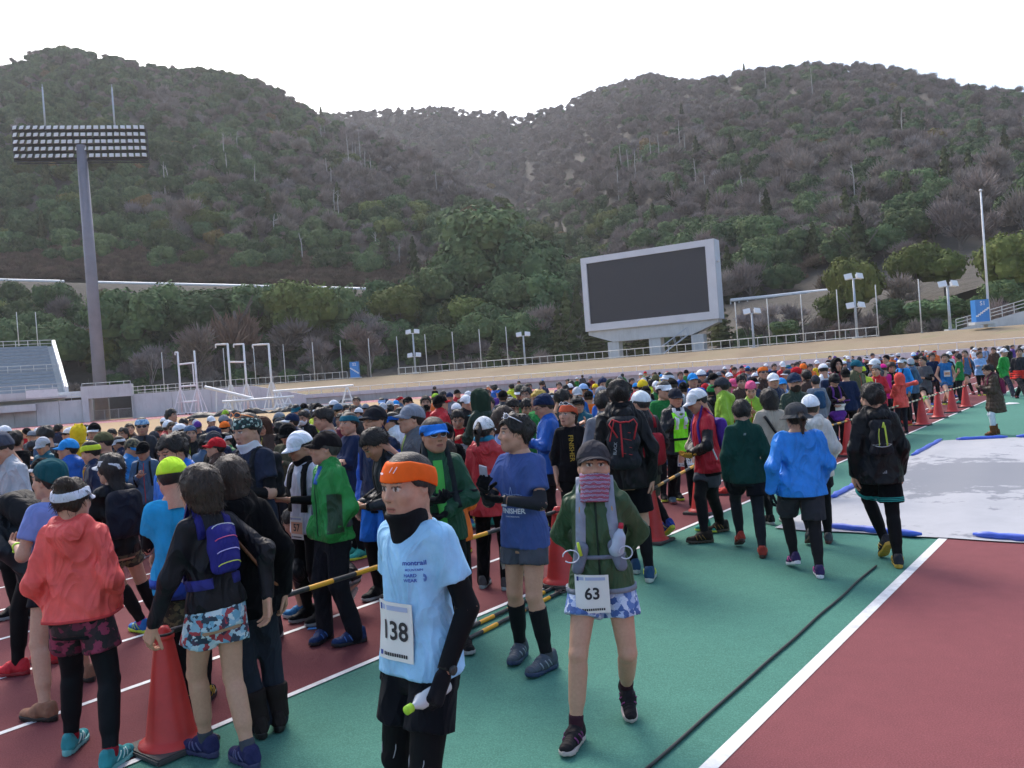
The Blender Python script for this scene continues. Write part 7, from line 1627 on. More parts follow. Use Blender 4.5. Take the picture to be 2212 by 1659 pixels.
# --- red and black jacket, purple pack, tan gloves
person('person in red vest with black sleeves, two-tone cap and purple pack', feet=[(1560, 1148), (1524, 1172)], head=(1521, 841), phi=-96, hat_h=.012, ps=dict(head=(4, -22), armL='waist', armR='waist', lean=5), top=dict(c=srgb('b42434'), infl=.018, hem=-.14, amp=.004, loose=1.0, collar=.03, sleeve=.45), under=dict(c=srgb('1c1d22'), infl=.012, name='sleeves', hem=-.1), bot=[dict(kind='shorts', c=srgb('4a4d56'), upto=.62, name='shorts'), dict(kind='tights', c=BLK)], shoes=[srgb('2a231e'), srgb('4a3f34'), srgb('8a6a2a')], hat=[('cap', srgb('dcdfe4'))], gloves=srgb('c0923c'), skin=(.9, .8, .76), kind=1,
       extra=lambda r, J, bv, b: (backpack(r, J, bv, srgb('4a2a86'), True, w=.11, hgt=.22, dep=.065, zc=.26), cord(r, surf_path(bv, [J['T'](-.35, .03-.01*k, .30-.05*k) for k in range(7)], J['rt'], .003), .010, WHT, 'stripe')))
# --- dark green fleece, back view
person('person in dark green jacket, black shorts and tights, walking away', feet=[(1601, 1184), (1648, 1203)], head=(1600, 866), phi=8, ps=dict(head=(-4, -8), armL='hang', armR='hang2', lift=(20, 0)), top=dict(c=srgb('1d4038'), infl=.018, hem=-.14, amp=.0035, loose=1.0, collar=.05, mat='knit'), bot=[dict(kind='shorts', c=srgb('1a1a1e'), upto=.62, name='shorts'), dict(kind='tights', c=srgb('202227'))], shoes=[srgb('9a3a30'), srgb('3a2420'), srgb('c86a50')], gloves=srgb('1d2022'), extra=lambda r, J, bv, b: Patch(bv, J['T'](0, 0, .40), J['rt'], J['up'], .05, .03, .003, 5, 0, J['fw']).text('///', .03, 0, 0, 'print', PM['print'], r, srgb('a8b0ac'), .001, .002))
# --- blue jacket, dark bucket hat, back view
person('person in bright blue jacket and charcoal bucket hat, walking away', feet=[(1718, 1228), (1771, 1246)], head=(1731, 870), phi=4, wide=1.2, hat_h=.015, ps=dict(head=(-4, -2), armL=((.13, .0, -.50), (.6, -1, 0), 25), armR=((.05, .12, -.47), (.7, -1, 0), 25), lift=(14, 0)), top=dict(c=srgb('2f86e0'), infl=.020, hem=-.14, amp=.009, loose=1.0, flare=.01, arm=(.060, .055, .046)), bot=[dict(kind='shorts', c=srgb('35363c'), upto=.85, name='shorts', infl=.006), dict(kind='tights', c=srgb('1e1c1f'), infl=.006)], shoes=[srgb('3a2f58'), srgb('d8d4dc'), srgb('d85a9a')], hair=('hair_pony', BRN), hat=[('bucket', srgb('45474a'))], gloves=srgb('1d1e22'), kind=2)
# --- cream jacket, white cap
person('person in cream white jacket and white mesh cap, back turned', feet=[(1752, 1180), (1790, 1172)], head=(1744, 853), phi=12, hat_h=.012, wide=1.0, ps=dict(head=(6, 0), armL='pocket', armR='pocket', lift=(28, 0)), top=dict(c=srgb('d8d4cc'), infl=.028, hem=-.16, amp=.005, loose=1.0, hood='down', mat='knit'), bot=[dict(kind='shorts', c=srgb('26262a'), upto=.6, name='shorts'), dict(kind='tights', c=BLK)], shoes=[srgb('4a4c50'), srgb('5a3a34')], hat=[('cap', srgb('e0e6ee'))], hair=('hair_short', BRN))
# --- black jacket and running pack, back view
def xblk(root, J, bv, bvb):
    T = J['T']; f = J['fw']; o, pb = backpack(root, J, bv, srgb('1d1f25'), True, w=.10, hgt=.24, dep=.045, zc=.28)
    cord(root, surf_path(pb, [T(.02+.0018*k, -.5, .44-.03*k) for k in range(9)], f, .005), .009, srgb('b8cc4a'), 'reflective_strip')
    cord(root, surf_path(pb, [T(-.15+.033*k, -.5, .24-.05*math.sin(k/9*3.14)) for k in range(10)], f, .006), .004, srgb('b8bcc0'), 'piping')
    cord(root, surf_path(pb, [T(-.11-.006*k, -.5, .42-.035*k) for k in range(9)], f, .005), .005, srgb('a8b848'), 'piping')
    mb = MB(); pt = Patch(bv, T(0.02, 0, -.055), J['rt'], J['up'], .06, .05, .003, 6, 0, f)
    for k in range(3): pt.rect(-.022+.014*k, -.012+.014*k, -.012, -.002+.009*(k), 'print', PM['print'], root, srgb('8a8c90'), .001)
    for i in (0, 1):
        kn = J['hip'][i].lerp(J['knee'][i], .80); ax_ = (J['knee'][i]-J['hip'][i]).normalized()
        for k in range(3):
            c = J['hip'][i].lerp(J['knee'][i], .66+.035*k); n1 = ax_.orthogonal().normalized(); n2 = ax_.cross(n1); P = []; N = []
            for a in range(21):
                d = n1*math.cos(a*.3142)+n2*math.sin(a*.3142); P.append(on_surf(bvb, c+d*.3, .002, -d)); N.append(d)
            ribbon(P, N, .009, 'stripe', PM['print'], root, srgb('2f9a94'), .003)
    glasses(root, J, BLK, False)
person('person in black jacket with slim black running pack, walking away', feet=[(1914, 1208), (1941, 1224)], head=(1894, 829), phi=10, ps=dict(head=(-26, -4), armL='hang', armR='hang', lift=(38, 0), hipo=(-.06, .02)), top=dict(c=srgb('0f1013'), infl=.022, hem=-.17, amp=.0045, loose=1.0, hood='down', flare=.006), bot=[dict(kind='shorts', c=srgb('0d0e11'), upto=.78, name='shorts', infl=.02), dict(kind='tights', c=srgb('0d0d10'))], shoes=[srgb('2a2c34'), srgb('b8963a'), srgb('c8a83a')], hair=('hair_messy', HAIR), extra=lambda r, J, bv, b: (xblk(r, J, bv, b), [mobj('sock', sock_mesh(J, i, .88), r, srgb('9a9ca4')) for i in (0, 1)]))
# --- coral hooded jacket, arm raised
person('person in coral jacket with the hood up, elbow raised', x=1938, D=19.5, head=(1925, 806), phi=4, hat_h=.035, wide=.97, ps=dict(armR=((.22, .16, .02), (1, -.2, .2), 40), armL='phone', head=(0, 0)), top=dict(c=srgb('e4584e'), infl=.022, hem=-.18, amp=.005, loose=1.0, flare=.01), bot=[dict(kind='tights', c=srgb('1f1f2a'))], hair=None, hat=[('hood', srgb('e4584e'))], shoes=[BLK, (.3, .3, .3)])
# --- black top, purple sling bag
def xpur(root, J, bv, bvb):
    T = J['T']; [strap(root, J, bv, sd_, srgb('5a2f78'), .04, .07, .10, .12) for sd_ in (-1, 1)]; belt(root, J, bv, .18, srgb('5a2f78'), .03, 'sternum_strap', (-1.2, 1.2))
    c = on_surf(bv, T(0.02, .3, -.10), .0, -J['fw']); ff = Field(tuple(c-Vector((.3, .3, .3))), tuple(c+Vector((.3, .3, .3))), .012); ff.cone(c-J['rt']*.11, c+J['rt']*.11, .07, .07, .05); ff.cone(c-J['rt']*.07-J['up']*.09, c+J['rt']*.06-J['up']*.09, .06, .06, .05); V, Q = ff.mesh(); mobj('sling_bag', to_mesh('sling_bag', V, Q, PM['pack']), root, srgb('5c2a86'))
    Patch(bv, T(-.02, 0, .05), -J['rt'], J['up'], .20, .13, .03, 6, 4).sheet('race_bib', PM['paper'], root)
person('person in black top with purple straps and bag, looking down', feet=[(1822, 975), (1802, 979)], head=(1803, 808), phi=172, hat_h=.012, wide=.93, kind=2, ps=dict(head=(6, -28), armL='waist', armR='phone2'), top=dict(c=srgb('18181d'), infl=.008, mat='knit', loose=.7), bot=[dict(kind='tights', c=srgb('17171b'))], shoes=[srgb('7a8088'), srgb('a0a4a8')], hair=('hair_long', HAIR), hat=[('cap', srgb('1c1c20'))], extra=xpur)
# --- brown down coat with bags
def xcoat(root, J, bv, bvb):
    backpack(root, J, bv, srgb('6a1f40'), True, w=.12, hgt=.24, dep=.07, zc=.22); w = J['wri'][0]
    b = empty('drawstring_bag', label='navy drawstring bag hanging from the hand of the person in brown coat', cat='bag'); b.matrix_world = root.matrix_world
    ff = Field(tuple(w+Vector((-.3, -.3, -.75))), tuple(w+Vector((.3, .3, .1))), .013); ff.cone(w+Vector((0, .1, -.36)), w+Vector((0, .1, -.50)), .115, .14, .05, wr=sdf_wr(.006, 4)); ff.cone(w+Vector((0, .1, -.20)), w+Vector((0, .1, -.34)), .035, .10, .05); V, Q = ff.mesh(); mobj('sack', to_mesh('sack', V, Q, PM['nylon']), b, srgb('1f2f62')); cord(b, [w, w+Vector((0, .1, -.20))], .01, srgb('1a2448'), 'cord')
    for i in (0, 1): mobj('boot_shaft', sock_mesh(J, i, .62, infl=.026), root, srgb('6b4428'))
person('person in brown down coat, white leggings and tan boots, holding bags', feet=[(2146, 941), (2152, 938)], head=(2130, 789), phi=-80, wide=1.05, ps=dict(head=(0, -20), armL='phone', armR='phone', lean=8, hipo=(0, -.05)), top=dict(c=srgb('45392e'), infl=.045, quilt=.008, hem=-.40, loose=1.0, mat='down', hood='down', collar=.03), bot=[dict(kind='tights', c=srgb('c8d4dc'))], shoes=[srgb('6b4428'), srgb('4a3020')], hair=('hair_messy', HAIR), extra=xcoat)
# --- standing people at the right-hand edge and by the last cones
person('person in bright green jacket and white cap by the picture edge', feet=[(2160, 853), (2190, 858)], head=(2184, 748), phi=150, ps=dict(head=(10, 0)), top=dict(c=srgb('24923c'), infl=.02, loose=1.0), bot=[dict(kind='pants', c=srgb('2a2e3a'))], shoes=[srgb('7a8088'), WHT], hat=[('cap', WHT)], hres=.018)
person('person in black jacket with red lower half, walking', feet=[(2196, 860), (2222, 868)], head=(2198, 752), phi=-150, ps=dict(head=(-4, 0)), top=dict(c=srgb('23242a'), infl=.02, loose=1.0), bot=[dict(kind='pants', c=srgb('1a1b20'), infl=.004)], shoes=[srgb('5a1f28'), BLK], hres=.018, extra=lambda r, J, bv, b: [belt(r, J, bv, z, srgb('d8342c'), .07, 'red_band', None, .012) for z in (-.08, -.02, .04, .10)])
person('person in denim blue jacket with orange pack straps and olive shorts', feet=[(2079, 851), (2102, 852)], head=(2087, 757), phi=-172, ps=dict(head=(30, 5), armL=((.16, .05, -.46), (1, -1, 0), 20), armR=((.16, .0, -.46), (1, -1, 0), 20)), top=dict(c=srgb('44688e'), infl=.014, loose=1.0), bot=[dict(kind='shorts', c=srgb('45443a'), upto=.55, name='shorts')], shoes=[srgb('6a1f2c'), BLK], hair=('hair_messy', HAIR), hres=.018, extra=lambda r, J, bv, b: ([strap(r, J, bv, s_, srgb('b8683a'), .07) for s_ in (-1, 1)], [mobj('calf_sleeve', sock_mesh(J, i, .15), r, BLK) for i in (0, 1)]))
person('person in grey T-shirt over black sleeves with lime knee tape', feet=[(1990, 888), (2013, 895)], head=(1996, 765), phi=-132, ps=dict(head=(16, 0), armL='phone2', armR='hang'), top=dict(c=srgb('55575c'), name='t_shirt', sleeve=.62, arm=(.058, .066, .06), infl=.01, mat='knit', loose=1.0, hem=-.2), bot=[dict(kind='shorts', c=srgb('1c1c20'), upto=.6, name='shorts')], shoes=[srgb('a83a34'), WHT], hres=.018, extra=lambda r, J, bv, b: ([mobj('arm_sleeve', sleeve_mesh(J, i, .55, 1.95, .016), r, BLK) for i in (0, 1)], [mobj('knee_tape', sock_mesh(J, i, .04, .22, .014), r, srgb('6ae03a')) for i in (0, 1)]))
person('person in blue sleeveless shirt and shorts with race bib', feet=[(2040, 874), (2056, 880)], head=(2049, 761), phi=-168, ps=dict(head=(10, 0), armL='pocket', armR='pocket'), top=dict(c=srgb('2a6aa4'), name='singlet', infl=.01, mat='knit', vest=True, loose=1.0), bot=[dict(kind='shorts', c=srgb('3a5a78'), upto=.45, name='shorts')], shoes=[BLK, srgb('c8d040')], hres=.018, extra=lambda r, J, bv, b: bib(r, bv, J['T'](0, 0, .2), J['rt'], J['up'], '471', .19, .2, .07, True))
# --- left half, second row
person('person in pale grey zip jacket and slate beanie, looking down', x=18, D=8.3, head=(14, 939), phi=-158, hat_h=.02, ps=dict(head=(10, -28), armL='phone2', armR='phone2', lean=6), top=dict(c=srgb('aeb2ba'), infl=.02, loose=1.0, amp=.004, collar=.04), bot=[dict(kind='tights', c=BLK)], hat=[('beanie', srgb('4d5260'))], shoes=[BLK, (.3, .3, .3)], extra=lambda r, J, bv, b: zipper(r, J, bv, srgb('7a7e88'), -.1, .52))
person('smiling person in vivid blue jacket with green zip, looking down', x=372, D=6.5, head=(380, 941), phi=-165, ps=dict(head=(16, -18), armL='hang', armR='hang'), top=dict(c=srgb('2070d0'), infl=.02, loose=1.0, amp=.0045, collar=.045, hood='down'), bot=[dict(kind='tights', c=BLK)], hair=('hair_messy', HAIR), shoes=[BLK, (.3, .3, .3)], skin=(1.0, .9, .86), extra=lambda r, J, bv, b: cord(r, surf_path(bv, [J['T'](.07, .3, .05+.03*k) for k in range(6)], -J['fw'], .001), .005, srgb('2f9a5a'), 'zip'))
person('person in navy T-shirt with white neck gaiter and teal headband', x=532, D=7.0, head=(520, 896), phi=-150, ps=dict(head=(2, -12), armL='phone2', armR='hang'), top=dict(c=srgb('2a3040'), name='t_shirt', sleeve=.62, arm=(.06, .068, .06), infl=.011, mat='knit', loose=1.0, hem=-.2), bot=[dict(kind='pants', c=srgb('24262e'))], hat=[('bigband', (1, 1, 1), 'headband', 1.0, 0.0, 'headprint'), ('neckwarm', srgb('c4c6ce'))], hair=('hair_short', HAIR), shoes=[BLK, (.3, .3, .3)], extra=lambda r, J, bv, b: ([mobj('arm_sleeve', sleeve_mesh(J, i, .55, 1.95), r, BLK) for i in (0, 1)], backpack(r, J, bv, srgb('1d1f24'), True, w=.11, hgt=.24, dep=.06, zc=.28), glasses(r, J, srgb('f08a3a'), True, .085)))
person('person in white T-shirt, white cap and black running vest, looking down', x=645, D=7.4, head=(637, 934), phi=-140, hat_h=.012, ps=dict(head=(10, -20), armL='phone2', armR='phone2'), top=dict(c=srgb('d4d6e4'), name='t_shirt', sleeve=.62, arm=(.06, .068, .06), infl=.011, mat='knit', loose=1.0), bot=[dict(kind='tights', c=BLK)], hat=[('cap', srgb('e2e8f4')), ('neckwarm', srgb('0d0e11'))], shoes=[BLK, (.3, .3, .3)], skin=(.95, .85, .8), extra=lambda r, J, bv, b: ([mobj('arm_sleeve', sleeve_mesh(J, i, .6, 1.95), r, BLK) for i in (0, 1)], [strap(r, J, bv, s_, srgb('0d0e11'), .085, .085, .10, .06) for s_ in (-1, 1)], bib(r, bv, J['T'](0, 0, -.08), J['rt'], J['up'], '57', .18, .2, .09, True)))
person('person in navy vest over blue sleeves, black cap and glasses', x=805, D=8.0, head=(797, 877), phi=-152, hat_h=.012, ps=dict(head=(6, 4), armL='hang', armR='hang'), top=dict(c=srgb('20304e'), infl=.018, loose=1.0, sleeve=.3, collar=.03), under=dict(c=srgb('2458b8'), infl=.012, hem=-.1, name='sleeves'), bot=[dict(kind='shorts', c=srgb('2a72d0'), upto=.95, name='shorts'), dict(kind='tights', c=BLK)], hat=[('cap', srgb('23242a'))], shoes=[BLK, (.3, .3, .3)], skin=(1.05, 1, .96), extra=lambda r, J, bv, b: (glasses(r, J, srgb('3a3c42'), False), backpack(r, J, bv, srgb('1f2c58'), True, w=.11, hgt=.24, dep=.06)))
person('person with bowed head in charcoal jacket and black backpack', x=846, D=7.0, head=(822, 932), phi=-120, ps=dict(head=(0, -38), armL='phone2', armR='phone2', lean=14), top=dict(c=srgb('33363c'), infl=.018, loose=1.0, collar=.03), bot=[dict(kind='shorts', c=srgb('20222a'), upto=.6, name='shorts'), dict(kind='tights', c=BLK)], shoes=[BLK, (.3, .3, .3)], skin=(.85, .7, .64), extra=lambda r, J, bv, b: backpack(r, J, bv, srgb('1a1c20'), True, w=.12, hgt=.25, dep=.07))
person('person in grey jacket, grey cap and dark rimmed glasses', x=884, D=8.0, head=(874, 874), phi=-118, hat_h=.012, ps=dict(head=(6, 6), armL='pocket', armR='pocket'), top=dict(c=srgb('5d6168'), infl=.018, loose=1.0, collar=.04), bot=[dict(kind='tights', c=BLK)], hat=[('cap', srgb('7e8694'))], shoes=[BLK, (.3, .3, .3)], extra=lambda r, J, bv, b: (glasses(r, J, srgb('2a2422'), False), zipper(r, J, bv, srgb('9ac04a'))))
person('person in light blue jacket with glasses, seen from behind in profile', x=1082, D=8.6, head=(1078, 881), phi=75, wide=.93, kind=2, ps=dict(head=(6, 0)), top=dict(c=srgb('7f9fd6'), infl=.018, loose=1.0, collar=.03, mat='knit'), bot=[dict(kind='pants', c=srgb('8a7a4a'), infl=.006)], hair=('hair_bob', BRN), shoes=[BLK, (.3, .3, .3)], extra=lambda r, J, bv, b: glasses(r, J, srgb('4a4240'), False))
person('person with black bob in beige coat with black shoulder bag, back turned', x=1655, D=10.2, head=(1643, 843), phi=-4, wide=.98, kind=2, ps=dict(head=(-6, -6), armL='phone2', armR='pocket'), top=dict(c=srgb('a59e92'), infl=.03, hem=-.36, loose=1.0, collar=.02, mat='knit', flare=.02), bot=[dict(kind='tights', c=BLK)], hair=('hair_bob', HAIR), shoes=[BLK, (.3, .3, .3)], extra=lambda r, J, bv, b: cord(r, surf_path(bv, [J['T'](-.12+.035*k, -.4, .44-.06*k) for k in range(9)], J['fw'], .01), .018, BLK, 'bag_strap'))
person('smiling bearded person in dark green jacket and navy cap', x=1712, D=12.0, head=(1707, 806), phi=178, hat_h=.012, ps=dict(head=(2, 0), armL='phone2', armR='waist'), top=dict(c=srgb('2c3d32'), infl=.018, loose=1.0, collar=.03), bot=[dict(kind='tights', c=BLK)], hat=[('cap', srgb('26344c'))], shoes=[BLK, (.3, .3, .3)], extra=lambda r, J, bv, b: put(r, J, 'mask', (.03, .022, .018), 'beard', .965, -.012))
person('person in red jacket with white piping and grey beanie', x=1890, D=19.0, head=(1876, 789), phi=-150, hat_h=.02, ps=dict(head=(16, 2), armL='phone2', armR='phone2'), top=dict(c=srgb('c42230'), infl=.02, loose=1.0, collar=.05, hem=-.2), bot=[dict(kind='tights', c=BLK)], hat=[('beanie', srgb('6f7680'))], shoes=[BLK, (.3, .3, .3)], skin=(1.1, 1.02, 1), extra=lambda r, J, bv, b: cord(r, surf_path(bv, [J['T'](.02, .3, -.15+.06*k) for k in range(11)], -J['fw'], .001), .006, WHT, 'piping'))
person('person crouching in black jacket and white shorts behind the striped pole', x=655, D=7.6, head=(655, 1104), phi=-70, ps=dict(H0=1.70, feet=((-.12, .10), (.14, -.22)), lift=(0, 55), sit=.33, lean=42, head=(0, -20), armL=((0.0, .32, -.30), (1, -.3, -.4), 30), armR=((0.0, .30, -.32), (1, -.3, -.4), 30), hipo=(0, -.16)), top=dict(c=srgb('1a1b20'), infl=.014, loose=.8), bot=[dict(kind='shorts', c=srgb('c8ccd4'), upto=.5, name='shorts')], shoes=[srgb('2a6a9a'), (.4, .4, .4)])
person('person bending forward with large black backpack at the picture edge', x=18, D=6.6, head=(2, 1075), phi=-85, ps=dict(H0=1.72, feet=((-.12, .0), (.14, -.10)), lean=52, head=(0, -10), armL=((.0, .15, -.46), (1, -.3, 0), 40), armR=((.0, .15, -.46), (1, -.3, 0), 40), hipo=(0, -.16)), top=dict(c=srgb('24282c'), infl=.016, loose=.8), bot=[dict(kind='tights', c=BLK)], shoes=[srgb('c0303a'), srgb('8a2028')], hair=('hair_short', HAIR), extra=lambda r, J, bv, b: backpack(r, J, bv, srgb('1b1c1f'), True, w=.14, hgt=.28, dep=.10))
# ================================================================ the crowd: body models in a dozen stances, dressed one by one
PANEL = {1: (0, 1550, 3.687), 2: (500, 1550, 3.687), 3: (1000, 1500, 3.687), 4: (1500, 1450, 3.687), 5: (2000, 1400, 3.687), 6: (2500, 1380, 3.687), 7: (3000, 1350, 3.687), 8: (3500, 1330, 4.147)}
STANCE = [dict(armL='hang', armR='hang', head=(0, 0)), dict(armL='pocket', armR='pocket', head=(18, -6)), dict(armL='phone', armR='phone2', head=(-4, -22)), dict(armL='cross', armR='cross', head=(-20, 2)),
          dict(armL='hang', armR='phone', head=(10, -16)), dict(armL='behind', armR='behind', head=(-12, 6)), dict(armL='pocket', armR='hang', head=(30, 0)), dict(armL='hang2', armR='waist', head=(-32, -4)), dict(armL='phone', armR='up', head=(0, 6))]
STANCE[8]['armL'] = ((-0.10, 0.28, 0.16), (1, 0, -.6), 40); STANCE[8]['armR'] = ((-0.10, 0.28, 0.16), (1, 0, -.6), 40)
MODEL = []
for i, st in enumerate(STANCE):
    J = pose(1.68, (1.0, .95, 1.04)[i % 3], **st); hb = 0.019
    MODEL.append(dict(J=J, body=body_mesh(J, .020, .0085, i, hand_h=.011), jacket=top_mesh(J, .018, .020, hem=-.15, loose=1.0, amp=.005, hood='down' if i % 2 else None, collar=.035, seed=i), tee=top_mesh(J, .018, .011, sleeve=.62, arm=(.058, .066, .06), hem=-.15, loose=1.0, mat='knit', amp=.003, seed=i+20),
                      shirt=top_mesh(J, .018, .011, hem=-.15, loose=.8, mat='knit', amp=.003, seed=i+40), pants=bottom_mesh(J, .020, 'tights'), pack=pack_mesh(J, .11, .25, .065, .26, .02, .02), J2=None))
    MODEL[-1]['bv'] = bvh_of(MODEL[-1]['jacket'])
    T = J['T']; mb = MB()
    for sd_ in (-1, 1):
        P = [on_surf(MODEL[-1]['bv'], T(sd_*(.115-.03*k/7), .3, .12+.36*k/7), .006, -J['fw']) for k in range(8)]; mb.path(P, .016, 5)
    MODEL[-1]['straps'] = mb.mesh('straps', PM['pack'], True)
    MODEL[-1]['shorts'] = bottom_mesh(J, .019, 'shorts', upto=.62); mb = MB(); fw = J['fw']
    mb.path([on_surf(MODEL[-1]['bv'], T(0, .3, -.12+.058*k), .001, -fw) for k in range(11)], .006, 4); MODEL[-1]['zip'] = mb.mesh('zip', PM['print'])
    mb = MB(); q = Patch(MODEL[-1]['bv'], T(0, 0, .02), -J['rt'], J['up'], .19, .2, .012, 5, 4); vs = [Vector(q.P[a, b]) for a in range(5) for b in range(5)]; fs = [(a*5+b, a*5+5+b, a*5+6+b, a*5+b+1) for a in range(4) for b in range(4)]
    mb.add(vs, fs); MODEL[-1]['bib'] = mb.mesh('race_bib', PM['paper']); mb = MB(); mb.add([q.at(u, v, .003) for u, v in ((-.07, -.035), (.07, -.035), (.07, .035), (-.07, .035))], [(0, 1, 2, 3)]); MODEL[-1]['bibp'] = mb.mesh('bib_panel', PM['print'])
CN = {'k': ('0e0f12', 'black'), 'dg': ('3a3d44', 'dark grey'), 'g': ('7c828c', 'grey'), 'lg': ('b4b8c0', 'pale grey'), 'w': ('dde1e8', 'white'), 'nv': ('1f2c4a', 'navy'), 'b': ('2360b8', 'blue'), 'sb': ('2f8fd8', 'sky blue'), 'lb': ('8fb0dc', 'light blue'), 'tl': ('1f5f70', 'teal'), 'sl': ('48627e', 'slate blue'),
      'r': ('b8242e', 'red'), 'pk': ('e0608a', 'pink'), 'mg': ('d8288a', 'magenta'), 'o': ('e8702a', 'orange'), 'y': ('e0c02c', 'yellow'), 'ly': ('c8dc3a', 'lime yellow'), 'gr': ('2a7a40', 'green'), 'dgr': ('26382c', 'dark green'), 'lm': ('8fb83a', 'lime green'), 'ol': ('55563c', 'olive'), 'br': ('4a352c', 'brown'), 'mr': ('6a1f34', 'maroon'), 'pu': ('5a3a8a', 'purple'), 'be': ('a89c88', 'beige'), 'cm': ('4c4c3c', 'camouflage'), 'bl': ('c0a050', 'blond')}
HATN = {'c': ('cap', 'cap'), 'v': ('visor', 'visor'), 'n': ('beanie', 'beanie'), 'h': ('hood', 'hood'), 'd': ('band', 'headband'), 'u': ('bucket', 'brimmed hat'), 'B': ('bigband', 'bandana')}
